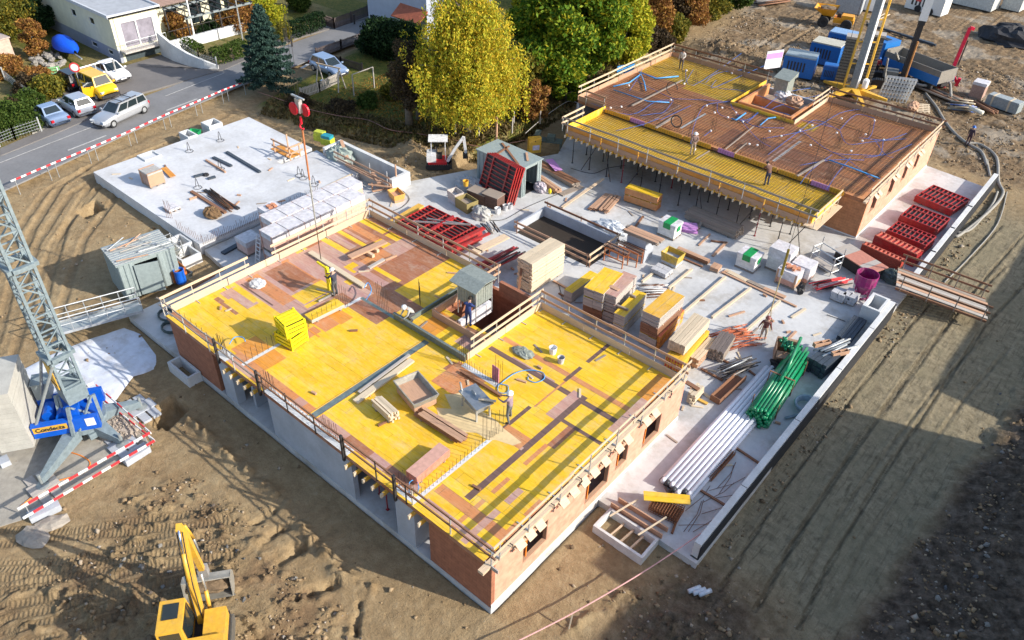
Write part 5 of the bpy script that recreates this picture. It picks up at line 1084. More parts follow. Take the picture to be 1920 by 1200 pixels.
tub('big_trough','battered steel concrete trough filled with offcuts on the yellow deck','trough',T10(1205,590),ZD,1.9,1.3,.7,M_plain('cement stained steel',(.36,.34,.29),.7,.2,.4,4),-.25,fill=w_pink,taper=.72)
tub('wheelbarrow_tray','small green wheelbarrow tray at the far edge of the raised slab','wheelbarrow',(366,252),.3,.9,.6,.35,M_plain('green barrow',(.02,.35,.12),.5),.5)
# lilac insulation boards
for px,z,s,r,l in ((T7(1300,520),GY+.02,(1.5,.7,.35),.6,'heap of lilac insulation boards beside the long grey beams'),(KQ(1300,490),GY+.42,(1.9,.6,.03),-.5,'thin lilac board lying on the long brown plank pile')):
    bm=MB();nl=max(1,int(s[2]/.08))
    for k in range(nl):bm.cbox((rnd.uniform(-.15,.15)*(nl >1),rnd.uniform(-.15,.15)*(nl >1),.04+.08*k),(s[0],s[1],min(.07,s[2])),rz=rnd.uniform(-.3,.3)*(nl >1))
    lab(bm.build('insulation_board',pinkp,loc=P(*px,z),rz=r),l,'insulation')
# --- red formwork panels ---
def red_panel(L_,W_,nr,col=red,dark=redd):
    """steel framed wall panel lying flat: frame, ribs, face sheet; origin at centre of underside"""
    o=thing('steel_formwork',None,None)
    for k in ('label','category'):
        if k in o:del o[k]
    bm=MB();h=.12;e=.055
    bm.box(-L_/2,L_/2,-W_/2,-W_/2+e,0,h);bm.box(-L_/2,L_/2,W_/2-e,W_/2,0,h);bm.box(-L_/2,-L_/2+e,-W_/2+e,W_/2-e,0,h);bm.box(L_/2-e,L_/2,-W_/2+e,W_/2-e,0,h);bm.build('frame',col,o)
    for k in range(1,nr):x=-L_/2+k*L_/nr;bm=MB();bm.box(x-.025,x+.025,-W_/2+e,W_/2-e,.022,h-.01);bm.build('rib',col,o)
    for y in (-W_*.22,W_*.22):bm=MB();bm.box(-L_/2+e,L_/2-e,y-.035,y+.035,.05,h+.006);bm.build('rail',col,o)
    bm=MB();bm.box(-L_/2+e,L_/2-e,-W_/2+e,W_/2-e,0,.018);bm.build('face_sheet',black,o)
    return o
def panel_pile(a,b_,c_,fb,label,n,nr=9,protoL=None,zb=GY):
    zt=hgt(fb,a[1],zb);ct,L_,W_,an=blk(a,b_,c_,zt);pr=red_panel(L_,W_,nr);hh=min(.16,max(.125,(zt-zb-.08)/n))
    bm=MB();[bm.box(x-.05,x+.05,-W_/2,W_/2,0,.078) for x in (-L_*.35,L_*.35)];lab(bm.build('bearer',w_old,loc=(*ct,zb),rz=an),'two timber bearers under red pile '+label,'bearer')
    for k in range(n):
        loc=(ct[0]+rnd.uniform(-.03,.03),ct[1]+rnd.uniform(-.03,.03),zb+.08+k*hh);r=an+rnd.uniform(-.01,.01)
        l='red steel panel %s red pile %s' % ('topping the' if k ==n-1 else 'lower in the',label);gname=None if k ==n-1 else 'lower red panels of the pile '+label
        if k ==n-1:pr.location=loc;pr.rotation_euler.z=r;pr['label']=l;pr['category']='formwork panel'
        else:
            c=copy_tree(pr,loc,r,l,gname);c['category']='formwork panel'
    return zt,ct,L_,W_,an
panel_pile(T8(1385,385),T8(1105,270),T8(1210,180),T8(1375,430),'nearest the far wall end',4,9)
panel_pile(T8(1275,520),T8(990,410),T8(1075,325),T8(1265,590),'second from the far end',5,9)
panel_pile(T8(1185,640),T8(890,520),T8(960,450),T8(1180,720),'third from the far end',6,9)
def upright(a,c,zt,zb,label,col,n=1,th=.5):
    A,B=P(*a,zb),P(*c,zb);d=B-A;L_=d.length;H=zt-zb;o=thing('steel_formwork_pack',label,'formwork panels',(A+B)/2,math.atan2(d.y,d.x))
    for k in range(int(H/.13)):bm=MB();bm.box(-L_/2,L_/2,-th/2,th/2,k*.13,k*.13+.118);bm.build('panel_edge',col,o)
    z=int(H/.13)*.13
    bm=MB();bm.box(-L_/2,L_/2,-th/2,-th/2+.04,z,z+.07);bm.box(-L_/2,L_/2,th/2-.04,th/2,z,z+.07)
    for i in range(10):x=-L_/2+(i+.5)*L_/10;bm.box(x-.05,x+.05,-th/2+.04,th/2-.04,z,z+.06)
    bm.build('frame',M_plain('salmon red edge',(.62,.16,.10),.5),o);return o
upright(T8(790,640),T8(1105,790),1.35,GY,'tall pack of red panels with dark top strip, second from the gangway',red,th=.75)
upright(T8(690,700),T8(985,835),1.25,GY,'narrow tall pack of dark red panels nearest the gangway, openings along its top',M_plain('brick red steel',(.42,.06,.035),.5,0,.25),th=.45)
panel_pile(T6(1062,455),T6(1295,335),T6(1505,420),T6(1062,540),'behind the back rail, left',6,9)
zt,ct,L_,W_,an=panel_pile(T6(1272,543),T6(1507,423),T6(1720,510),T6(1272,628),'behind the back rail, right',6,9)
for a,c,w,m,l in ((T6(1480,625),T6(1710,510),.3,red,'red steel beam lying over the right end of the big red pile'),(T6(1170,460),T6(1610,485),.06,steel,'thin pale bar lying lengthwise over the big red pile'),(T6(1280,440),T6(1560,480),.06,steel,'second thin pale bar crossing the big red pile'),(T6(1310,520),T6(1480,420),.14,redd,'red waling beam across the big red pile'),(T6(1640,690),T6(1880,570),.55,w_new,'pale board laid over the red beams at the right end'),(T6(1590,640),T6(1700,690),.1,w_old,'dark batten sticking out beside the pale board over the red beams'),(T6(1500,660),T6(1750,550),.2,red,'red beam parallel to the pale board, between it and the big red pile')):
    plank(a,c,w,.1,zt+.12,m,l,cat='beam',name='beam')
rods('beam_bundle','bundle of red steel walings on a black frame behind the nearest house corner post','steel beams',P(*T6(1850,720),1.2)[:2],3.2,11,math.radians(85),.75,.06,[red,redd,dsteel],.6,.5,part='beam')
rods('beam_bundle','heap of short dark steel bars near the right end of the big red pile','steel beams',P(*T6(1770,530),GY)[:2],1.4,9,math.radians(160),GY,.05,[w_old,dsteel,steel],.5,.5,part='bar')
plank(T6(985,495),T6(1240,345),.5,.25,GY+.3,M_plain('ochre beam',(.7,.42,.08)),'long ochre board behind the big red pile',cat='board',name='board')
# leaning panels at the tool container
bl,br=P(*KQ(532,735),GY),P(*KQ(825,905),GY);d=br-bl;Lp=d.length;u=d.normalized();nb=V((-u.y,u.x,0))
pl=red_panel(Lp,2.75,4)
for ch in list(bpy.data.objects):
    pass
# ribs the other way round: build the leaning one with horizontal ribs
for ch in [q for q in bpy.data.objects if q.parent ==pl and q.name.startswith('rib')]:bpy.data.objects.remove(ch)
for k in range(1,9):y=-1.375+k*2.75/9;bm=MB();bm.box(-Lp/2+.055,Lp/2-.055,y-.03,y+.03,.022,.11);bm.build('rib',red,pl)
for ch in [q for q in bpy.data.objects if q.parent ==pl and q.name.startswith('rail')]:bpy.data.objects.remove(ch)
for x in (-Lp*.26,Lp*.26):bm=MB();bm.box(x-.06,x+.06,-1.32,1.32,.03,.125);bm.build('rail',red,pl)
tl=math.radians(71)
for k in range(4):
    c=pl if k ==0 else copy_tree(pl,(0,0,0),0)
    base=(bl+br)/2+nb*(.14*k)+u*.1*k
    M=Matrix((u,nb*math.cos(tl)+V((0,0,math.sin(tl))),-(nb*math.sin(tl))+V((0,0,math.cos(tl))))).transposed()
    c.matrix_world=Matrix.Translation(base+(nb*math.cos(tl)+V((0,0,math.sin(tl))))*1.375+V((0,0,.02))) @ M.to_4x4()
    tag(c,['front','second','third','rearmost'][k]+' of the four red steel panels leaning upright on the tool container','formwork panel','red panels leaning on the tool container')
# --- gangway over the retaining wall ---
gw=thing('gangway','grey plank gangway with brown hand rails crossing the retaining wall','gangway',(0,0,0))
ga,gb2=P(*T8(960,940),1.45),P(*T8(1640,1190),.75);d=(gb2-ga);u=d.normalized();s_=V((-u.y,u.x,0)).normalized()
for k in range(7):bm=MB();o_=s_*(.30*k+.1);bm.beam(ga+o_,gb2+o_+u*rnd.uniform(-.1,.1),.27,.05);bm.build('plank',[w_grey,w_pink,w_old,w_grey][k % 4],gw)
for k in (-.15,2.25):bm=MB();bm.beam(ga+s_*k-V((0,0,.12)),gb2+s_*k-V((0,0,.1)),.1,.14);bm.build('side_beam',w_brown,gw)
for k in range(4):
    for off in (-.2,2.2):
        q=ga+d*(.05+.3*k)+s_*off;bm=MB();bm.beam(q-V((0,0,.2)),q+V((0,0,.95)),.06,.06);bm.build('post',w_old,gw)
for off in (-.2,2.2):
    for z in (.5,.92):bm=MB();bm.beam(ga+s_*off+V((0,0,z)),gb2+s_*off+V((0,0,z)),.04,.12);bm.build('hand_rail',w_brown,gw)
# --- magenta concrete skip, red posts, scaffold trolley, tarp tables ---
sk_=thing('concrete_skip','bright magenta concrete skip with hopper and lever arms','concrete skip',P(*K3(1490,540),GY),.5);sk_.scale=(.88,.88,.95)
bm=MB();bm.lathe((0,0,0),[(.25,.25),(.62,.9),(.72,1.0),(.74,1.75),(.70,1.75),(.68,1.0),(.3,.5)],14);bm.build('hopper',magenta,sk_)
for a in range(4):
    t=a*1.57+.5;bm=MB();bm.beam((.6*math.cos(t),.6*math.sin(t),0),(.7*math.cos(t),.7*math.sin(t),1.3),.08,.08);bm.build('leg',magenta,sk_)
bm=MB();bm.tube([(.5*math.cos(t*.785),.5*math.sin(t*.785),.08) for t in range(9)],.06,6);bm.build('base_ring',magenta,sk_)
for s in (-1,1):bm=MB();bm.beam((s*.3,-.5,.3),(s*.5,-1.15,.15),.1,.1);bm.build('lever',magenta,sk_)
rods('prop_bundle','bundle of red and white striped props left of the magenta skip','props',P(*K3(1270,470),GY)[:2],2.6,14,math.radians(62),GY+.05,.045,[redw,redw,M_plain('pink white prop',(.72,.5,.48)),redw,dsteel],.35,.45,part='prop')
tt=thing('covered_pallet','pallet covered by a worn salmon sheet between red panels and magenta skip','covered pallet',P(*K3(1470,340),GY),-.35)
bm=MB();bm.box(-1.5,1.4,-.6,.6,0,.75);bm.build('load',dsteel,tt)
for x0,x1,m in ((-1.6,-.7,w_grey),(-.7,.5,M_plain('salmon sheet',(.52,.22,.16),.7,0,.2)),(.5,.95,w_grey),(.95,1.5,M_plain('salmon sheet',(.5,.2,.15)))):bm=MB();bm.box(x0+.005,x1-.005,-.75,.75,.78,.84);bm.build('cover',m,tt,bevel=.03)
stt=thing('scaffold_trolley','pale steel scaffold trolley frame with shelf between house wall and white pallets','scaffold frame',P(*K3(1215,330),GY),-.3)
for x in (-.85,.85):
    for y in (-.4,.4):bm=MB();bm.tube([(x,y,0),(x,y,1.75 if y >0 else 1.35)],.035,6);bm.build('post',steel,stt)
for z in (.25,.8,1.3):bm=MB();[bm.tube(q,.03,5) for q in (((-.85,-.4,z),(.85,-.4,z)),((-.85,.4,z),(.85,.4,z)),((-.85,-.4,z),(-.85,.4,z)),((.85,-.4,z),(.85,.4,z)))];bm.build('rail',steel,stt)
bm=MB();bm.box(-.8,.8,-.38,.38,.26,.34);bm.build('shelf',w_grey,stt)
plank(K3(890,155),K3(1020,215),.16,.1,GY+.05,M_plain('ochre beam',(.7,.42,.08)),'ochre beam lying behind the tallest white block pallet',cat='beam',name='beam')
# --- rebar mats near the front ---
for (a,b_,c_,h,l) in ((T17(1240,290),T17(1300,190),T17(1100,75),.45,'low stack of dense rusty reinforcement mats under the yellow board'),(T11(1500,1190),T11(1680,990),T11(1630,950),.25,'long bundle of brown reinforcement cages beside the white pipes')):
    ct,L_,W_,an=blk(a,b_,c_,GY+h);o=thing('rebar_mat_stack',l,'reinforcement',(*ct,GY),an)
    for lv in range(4):
        bm=MB();z=.05+lv*h/4
        for k in range(int(L_/.12)+1):bm.tube([(-L_/2+.12*k,-W_/2,z),(-L_/2+.12*k,W_/2,z)],.014,4)
        for k in range(int(W_/.12)+1):bm.tube([(-L_/2,-W_/2+.12*k,z+.02),(L_/2,-W_/2+.12*k,z+.02)],.014,4)
        bm.build('mat',rust,o)
ct,L_,W_,an=blk(T17(1340,182),T17(990,150),T17(990,82),GY+.55);bm=MB();bm.box(-L_/2,L_/2,-W_/2,W_/2,0,.04);lab(bm.build('formwork_board',ply_y,loc=(*ct,GY+.52),rz=an),'single yellow formwork board lying on the rusty mats at the end of the white pipes','board')
for a,c,m,l in ((T17(1370,50),T17(1600,190),w_brown,'brown bar beside the reinforcement cages and retaining wall'),(T11(1645,935),T11(1870,1085),w_brown,'brown bar crossing above the reinforcement cages'),(T17(1200,400),T17(1240,290),rust,'short rusty flat bar hanging off the rusty mats')):plank(a,c,.1,.08,GY+.06,m,l,cat='bar',name='bar')
for k in range(14):
    a=T17(rnd.uniform(1240,1600),rnd.uniform(50,420));q=P(*a,GY+.02);an=rnd.uniform(.6,1.9);bm=MB();bm.tube([(0,0,0),(1.2*math.cos(an),1.2*math.sin(an),.02),(2.0*math.cos(an+.1),2.0*math.sin(an+.1),.0)],.012,4);lab(bm.build('rebar',rust,loc=q),'thin loose rusty bar lying on the near end of the slab','rebar','loose rusty bars on the near end of the slab')
# --- things on the raised slab ---
for a,c,m,l in ((T5(1435,235),T5(1690,395),w_brown,'long dark beam in front of the rusty bundle on the raised slab'),(T5(1535,225),T5(1790,365),dsteel,'long black beam behind the rusty bundle on the raised slab'),(T5(1420,295),T5(1475,275),w_pink,'short pink board end beside the dark beam on the raised slab'),(T5(1545,0),T5(1690,90),w_pink,'thin brown lath at the far side of the raised slab'),(T5(1600,-20),T5(1735,45),dkb,'left long slate coloured channel on the raised slab'),(T5(1700,-60),T5(1950,90),dkb,'right long slate coloured channel on the raised slab'),(T5(1455,125),T5(1530,105),dkb,'short slate channel left of the small black heap on the raised slab'),(T5(1560,140),T5(1615,125),dkb,'short slate channel right of the small black heap on the raised slab')):
    plank(a,c,.22 if m is not w_pink else .12,.12,.78+.07,m,l,cat='beam',name='beam')
board_stack('panel_stack','orange formwork board leaning by the dark brick pallet on the raised slab','board',T5(1275,130),T5(1205,60),T5(1245,45),zb=.79,h=.12,side=w_pink,top=ply_o,nlay=2)
rods('rod_pile','rusty brown bundle of bars between two dark beams on the raised slab','rebar',P(*T5(1650,310),.8)[:2],3.2,18,math.atan2(*(lambda d:(d.y,d.x))(P(*T5(1745,400),.8)-P(*T5(1560,260),.8))),.8,.03,[rust,rustd],.3,.35)
tarp('rust_heap','knot of rusty spacers at the near end of the dark beams on the raised slab',T5(1590,395),1.0,(.7,.5,.35),M_plain('rusty knot',(.22,.13,.06),.9,0,.6,20),12,'rebar spacers')
tarp('rust_heap','small black heap of fittings between short channels on the raised slab',T5(1545,110),.85,(.25,.2,.12),black,13,'fittings')
for i,px in enumerate(((T5(1640,60)),T5(1470,200),(410,262),(352,282),T6(340,130),T6(420,180),T6(310,110))):
    q=P(*px,.79);bm=MB();bm.tube([q+V((.3*t/4,0,.75*math.sin(t*.5))) for t in range(7)],.022,5);bm.tube([q+V((.25+.3*math.cos(t),.3*math.sin(t),.03)) for t in range(8)],.015,5);lab(bm.build('cable_loop',black),'black cable loop sticking up from the raised slab','cable','cable loops on the raised slab')
bm=MB();bm.beam(P(*T6(230,345),.82),P(*T6(720,105),.82),.14,.09);lab(bm.build('edge_beam',w_pale),'long pale timber edging the right side of the raised slab','beam')
fr_=thing('edge_guard','small timber guard rail frame at the corner hole of the raised slab','guard rail',P(*(545,295),.79))
for a,c in (((-1.5,-.3,0),(-1.5,-.3,1.1)),((.4,.6,0),(.4,.6,1.1)),((-1.5,.9,0),(-1.5,.9,1.1)),((.4,-.3,0),(.4,-.3,1.1))):bm=MB();bm.beam(a,c,.1,.06);bm.build('post',w_pink,fr_)
for z in (.5,1.0):bm=MB();bm.beam((.4,-.6,z),(.4,.9,z),.04,.14);bm.beam((-1.8,-.3,z),(.6,-.3,z),.04,.14);bm.build('rail',w_pink,fr_)
bm=MB();bm.box(-2.2,.2,-.2,.8,.02,.05);bm.build('cover_board',ply_o,fr_)
bm=MB();bm.box(-.6,.6,-1.6,1.6,-.4,.0);
for px,m,l,s in ((KP(225,450),M_plain('lime plastic',(.55,.60,.05),.5),'lime green plastic box left of the teal one behind the basin',(.9,.6,.5)),(KP(300,490),M_plain('lime plastic',(.55,.60,.05)),'lime green plastic box with teal lid behind the basin',(.9,.65,.5))):
    o=thing('plastic_box',l,'box',P(*px,.6),.3);bm=MB();bm.box(-s[0]/2,s[0]/2,-s[1]/2,s[1]/2,0,s[2]);bm.build('tub',m,o,bevel=.06)
    bm=MB();bm.box(-s[0]/2+.05,s[0]/2-.05,-s[1]/2+.05,s[1]/2-.05,s[2]+.002,s[2]+.25);bm.build('lid',m if 'left' in l else M_plain('teal plastic',(.02,.30,.38),.5),o,bevel=.08)
ts=thing('timber_trestle','rough pinkish timber trestle at the end of the basin','trestle',P(*KP(840,990),GY),.5)
for a,c in (((-.9,0,.55),(.9,.05,.55)),((-.9,.45,.3),(.9,.4,.6)),((-.7,.2,0),(-.7,.2,.6)),((.7,.2,0),(.7,.2,.7)),((-.5,-.3,.2),(.6,.5,.25)),((.9,.9,0),(.9,.9,1.9))):bm=MB();bm.beam(a,c,.14,.07);bm.build('board',w_pink,ts)

# offcuts and small litter on the slabs and the deck
pro_=[]
for k in range(6):
    bm=MB();L_=(.35,.5,.7,.4,.28,.6)[k];bm.box(-L_/2,L_/2,-.05,.05,0,(.04,.06,.03,.08,.1,.04)[k]);pro_.append(bm.build('wood_offcut',[w_new,w_pink,w_old,w_brown,w_pink,w_pale][k]))
SP=[(rnd.uniform(-19,3.5),rnd.uniform(14.5,33),GY,'yard slab') for _ in range(64)]+[(rnd.uniform(-21,-.8),rnd.uniform(.8,13),ZD+.004,'yellow deck') for _ in range(22)]+[(rnd.uniform(.5,4),rnd.uniform(8,22),GY,'slab beside the pipes') for _ in range(10)]+[(rnd.uniform(-43,-31),rnd.uniform(7.5,19),.782,'raised slab') for _ in range(14)]+[(rnd.uniform(-26,-18),rnd.uniform(15,31),GY,'yard slab') for _ in range(16)]
n_=0
for x,y,z,wh in SP:
    if 'deck' in wh and -12.3 <x <-8.3 and y >8.8:continue
    if -17.5 <x <-11 and 21.5 <y <25 and wh =='yard slab':continue
    o=pro_[n_ % 6] if n_ <6 else pro_[n_ % 6].copy()
    if n_ >= 6:COL.objects.link(o)
    o.location=(x,y,z);o.rotation_euler.z=rnd.random()*6.3;lab(o,'small wood offcut lying on the '+wh,'wood offcut','wood offcuts lying on the '+wh);n_ +=1
for px,l in (([K3(1240,680),K3(1300,700),K3(1380,730)],'thin dark cable on the slab left of the concrete shaft box'),([KQ(640,1055),KQ(800,1040),KQ(1000,930),KQ(1180,850),KQ(1380,770)],'thin grey cable snaking from the tarpaulin bundle past the tool container'),([T7(340,910),T7(360,970),T7(380,1050)],'thin dark wire hanging down by the low panel stack'),([T6(1100,230),T6(1150,290),T6(1100,350),T6(1030,380)],'thin black cable curling beside the orange yellow tub'),([T7(440,60),T7(600,100),T7(720,60),T7(850,40)],'black cable lying in the shade under the second house')):
    bm=MB();bm.tube(smooth_path([P(*p,GY+.03) for p in px],6),.02,5);lab(bm.build('cable',black,smooth=True),l,'cable')
# ------------------------------------------------------------------ cars
def car(label,cat,px,head_px,L_=4.3,Wd=1.75,H=1.45,kind='hatch',paint=None,z=.40,tail=True,taxi=None,name='parked_car',mirror=True):
    a,h=P(*px,z),P(*head_px,z);ang=math.atan2(h.y-a.y,h.x-a.x);o=thing(name,label,cat,a,ang)
    hx=L_/2;w=Wd/2
    hood={'hatch':.27,'wagon':.28,'sedan':.28,'van':.20}[kind]*L_;belt=H*.62;hz=H*(.60 if kind != 'van' else .62)
    rear={'hatch':.02,'wagon':.01,'sedan':.20,'van':.0}[kind]*L_
    # body: loft of cross-sections from rear to front
    st=[(-hx,.80,.32,.50),(-hx+.10,.92,.22,belt*.93),(-hx+.5,1.0,.2,belt),(-hx*.4,1.0,.2,belt),(hx*.3,1.0,.2,belt),(hx-hood,1.0,.2,belt*.99),(hx-hood*.45,.98,.2,hz*.93),(hx-.18,.90,.22,hz*.80),(hx,.74,.3,hz*.55)]
    bm=MB();rings=[]
    for x,k,z0,z1 in st:
        q=w*k;rings.append([(x,-q*.86,z0),(x,-q,z0+.16),(x,-q,z1*.72),(x,-q*.93,z1*.96),(x,-q*.80,z1),(x,0,z1*1.02),(x,q*.80,z1),(x,q*.93,z1*.96),(x,q,z1*.72),(x,q,z0+.16),(x,q*.86,z0)])
    n=len(rings[0]);base=len(bm.v)
    for r in rings:bm.v +=r
    for i in range(len(rings)-1):
        for j in range(n):
            j2=(j+1) % n;bm.f.append((base+i*n+j,base+i*n+j2,base+(i+1)*n+j2,base+(i+1)*n+j));bm.m.append(0);bm.uv +=[(0,0)]*4
    for i,rv in ((0,0),(len(rings)-1,1)):
        q=[base+i*n+j for j in range(n)];bm.f.append(tuple(q if not rv else q[::-1]));bm.m.append(0);bm.uv +=[(0,0)]*n
    body=bm.build('body',paint,o,smooth=True)
    # flip consistent normals not needed; cabin
    c0,c1=-hx+rear+.08,hx-hood;rk=.35 if kind =='van' else .75;rr=.15 if kind in ('van','wagon') else (.55 if kind =='sedan' else .35)
    B0=[(c0,-w*.90,belt-.03),(c1+.05,-w*.90,belt-.03),(c1+.05,w*.90,belt-.03),(c0,w*.90,belt-.03)]
    T0=[(c0+rr,-w*.70,H),(c1-rk,-w*.70,H),(c1-rk,w*.70,H),(c0+rr,w*.70,H)]
    bm=MB();bm.mesh8(B0+T0);cab=bm.build('cabin',paint,o,bevel=.06)
    def pane(nm,A,B,C_,D,e0,e1,b0,b1,off):
        A,B,C_,D=V(A),V(B),V(C_),V(D);nrm=(B-A).cross(D-A).normalized()*off
        f=lambda s,t:(A+(B-A)*s)*(1-t)+(D+(C_-D)*s)*t+nrm
        m=MB();m.face([f(e0,b0),f(e1,b0),f(e1,b1),f(e0,b1)]);m.face([f(e0,b0)-nrm*.5,f(e0,b1)-nrm*.5,f(e1,b1)-nrm*.5,f(e1,b0)-nrm*.5]);m.build(nm,glass,o)
    pane('windscreen',B0[1],B0[2],T0[2],T0[1],.07,.93,.10,.93,.012)
    pane('rear_window',B0[3],B0[0],T0[0],T0[3],.1,.9,.2 if kind != 'van' else .35,.9,.012)
    sp=(.05,.48,.53,.94) if kind in ('hatch','sedan','van') else (.03,.30,.33,.63,.66,.95)
    for k in range(0,len(sp),2):
        pane('side_window',B0[0],B0[1],T0[1],T0[0],sp[k],sp[k+1],.14,.88,.012);pane('side_window',B0[2],B0[3],T0[3],T0[2],1-sp[k+1],1-sp[k],.14,.88,.012)
    for x in (-hx+.75,hx-.85):
        for s in (-1,1):
            bm=MB();bm.lathe((x,s*(w-.09),.31),[(.31,-.1),(.315,-.08),(.315,.08),(.30,.1),(.20,.10),(.19,.085)],16,0,'y');wh=bm.build('wheel',rubber,o)
            bm=MB();bm.lathe((x,s*(w+.012),.31),[(.19,-.02),(.185,.0),(.05,.008)],10,0,'y');bm.build('rim',steel,wh)
    for s in (-1,1):
        bm=MB();bm.cbox((hx-.14,s*w*.68,hz*.68),(.16,.32,.13),M=Matrix.Rotation(s*-.3,3,'Z'));bm.build('headlight',M_plain('headlamp',(.75,.78,.8),.15),o)
        bm=MB();bm.cbox((-hx+.06,s*w*.76,belt*.78),(.14,.22,.2),rz=s*.2);bm.build('tail_light',M_plain('tail lamp',(.5,.01,.02),.2),o)
        if mirror:bm=MB();bm.cbox((c1-.12,s*(w+.08),belt+.06),(.12,.2,.12));bm.build('mirror',paint,o)
    bm=MB();bm.cbox((hx-.02,0,.42),(.05,.52,.11));bm.build('number_plate',white,o);bm=MB();bm.cbox((hx-.03,0,.33),(.08,Wd*.6,.14));bm.build('grille',black,o)
    return o
def cpaint(n,c,met=.3):
    m=M_plain(n,c,.28,met,.05);m.node_tree.nodes['Principled BSDF'].inputs['Coat Weight'].default_value=.5;return m
silver=cpaint('silver car paint',(.55,.57,.60),.5);lblue=cpaint('blue silver car paint',(.30,.40,.58),.4);blk_=cpaint('black car paint',(.012,.013,.018));whit=cpaint('white car paint',(.75,.76,.78),0);yelc=cpaint('yellow van paint',(.85,.48,.01),0)
c=car('silver estate car with roof bars driving along the road','car',(229,222),(190,240),4.8,1.75,1.5,'wagon',silver,.41)
for s in (-.5,.5):bm=MB();bm.beam((-1.5,s,1.55),(.6,s,1.55),.05,.05);bm.build('roof_bar',dsteel,c)
for x in (-.9,.0):bm=MB();bm.beam((x,-.6,1.6),(x,.6,1.6),.06,.04);bm.build('cross_bar',dsteel,c)
car('black hatchback parked beside the yellow van','car',(135,160),(112,148),4.0,1.75,1.5,'hatch',blk_)
car('white saloon car parked nearest the garage','car',(211,144),(238,158),4.5,1.8,1.42,'sedan',whit)
v=car('yellow delivery van with its driver door open','van',(187,176),(216,190),4.1,1.8,1.85,'van',yelc)
bm=MB();bm.cbox((0.95,-1.25,.85),(.06,.95,.95),rz=-.5);bm.build('open_door',yelc,v);bm=MB();bm.cbox((1.0,-1.2,1.42),(.04,.8,.4),rz=-.5);bm.build('door_window',glass,v);bm=MB();bm.box(1.98,2.08,-.8,.8,.3,.55);bm.build('bumper',black,v)
car('small silver hatchback parked left of the yellow van, tail to the road','car',(147,208),(120,192),3.9,1.7,1.5,'hatch',silver)
car('pale blue coupe parked leftmost beside the hedge','car',(95,225),(72,212),4.2,1.72,1.38,'sedan',lblue)
car('silver blue hatchback parked in the garden across the road','car',(618,136),(655,152),4.1,1.7,1.45,'hatch',lblue,.75)
# ------------------------------------------------------------------ houses across the road
cream=M_plain('cream render',(.72,.69,.52),.85,0,.1,1.5);greyr=M_plain('grey render',(.32,.35,.42),.85,0,.1,1.5);roofg=M_plain('grey gravel roof',(.40,.42,.45),.8,0,.15,2);wht=M_plain('white render',(.78,.78,.76),.85,0,.08)
tile_r=M_brick('red roof tile',(.42,.12,.06),(.33,.09,.05),(.15,.05,.03),.3,.2);tile_b=M_brick('brown roof tile',(.25,.17,.14),(.2,.13,.11),(.1,.08,.07),.3,.2)
hs1=thing('flat_roof_house','cream house with flat grey roof and dark garage under a big window','house',(-64,19.2,0))
bm=MB();wall_open(bm,'x',0,.3,-16,0,1.5,4.5,[(-8.0,-7.0,3.0,3.7),(-4.4,-3.4,3.0,3.7)]);bm.build('wall',cream,hs1)
bm=MB();wall_open(bm,'x',0.04,.34,-16,0,-.3,1.5,[(-5.4,-4.3,.7,1.2),(-2.2,-1.3,.7,1.2)]);bm.build('base_wall',greyr,hs1)
bm=MB();wall_open(bm,'y',-.3,0,.35,4.6,-.3,4.5,[(.55,4.3,0,1.25),(.8,4.1,1.55,3.9)]);bm.build('wall',cream,hs1)
bm=MB();bm.box(-16,-.35,4.3,4.6,-.3,4.5,0,'wall');bm.build('wall',cream,hs1)
bm=MB();bm.box(-16.3,.3,-.25,4.85,4.5,4.62);bm.box(-16.1,.05,-.05,4.6,4.62,4.66);bm.build('roof',roofg,hs1)
for q in ((-16.3,.3,-.3,-.12,4.5,4.8),(.12,.3,-.12,4.7,4.5,4.78),(-16.3,.3,4.7,4.88,4.5,4.8)):bm=MB();bm.box(*q);bm.build('roof_edge',M_plain('pale roof edge',(.6,.62,.66),.5),hs1)
for q in (((-8,-7,.1,.14,3.0,3.7)),((-4.4,-3.4,.1,.14,3,3.7)),((-5.4,-4.3,.12,.16,.7,1.2)),((-2.2,-1.3,.12,.16,.7,1.2))):
    bm=MB();bm.box(*q);w_=bm.build('window',glass,hs1);bm=MB();x0,x1,_,_,z0,z1=q;[bm.box(*r) for r in ((x0,x1,.06,.1,z0,z0+.07),(x0,x1,.06,.1,z1-.07,z1),(x0,x0+.06,.06,.1,z0+.07,z1-.07),(x1-.06,x1,.06,.1,z0+.07,z1-.07))];bm.build('window_frame',wht,w_)
bm=MB();bm.box(-.2,-.15,.8,4.1,1.55,3.9);w_=bm.build('window',M_plain('curtained glass',(.30,.28,.33),.15,0,.3,2),hs1)
bm=MB();[bm.box(-.14,-.05,*r) for r in ((.8,.9,1.55,3.9),(4.0,4.1,1.55,3.9),(2.3,2.42,1.55,3.9),(.9,2.3,3.8,3.9),(2.42,4.0,3.8,3.9))];bm.build('window_frame',wht,w_)
bm=MB();bm.box(0.0,1.0,.2,4.5,1.35,1.5);bm.build('balcony',M_plain('balcony slab',(.5,.46,.42),.8),hs1)
bm=MB();[bm.tube([(.95,y,1.5),(.95,y,2.4)],.02,4) for y in np.arange(.3,4.5,.3)];bm.tube([(.95,.2,2.4),(.95,4.5,2.4)],.03,5);bm.tube([(.95,.2,1.75),(.95,4.5,1.75)],.02,5);bm.build('balcony_rail',steel,hs1)
bm=MB();bm.box(-.22,-.16,.55,4.3,0,1.25);bm.build('garage_door',M_plain('dark garage door',(.05,.07,.08),.5),hs1)
rt=thing('retaining_wall','curved pale concrete wall beside the driveway ramp','wall',(0,0,0));bm=MB()
pts=[P(*q,.4) for q in ((303,103),(325,114),(355,124),(385,130),(409,131))];hh=(2.2,1.7,1.2,.8,.35)
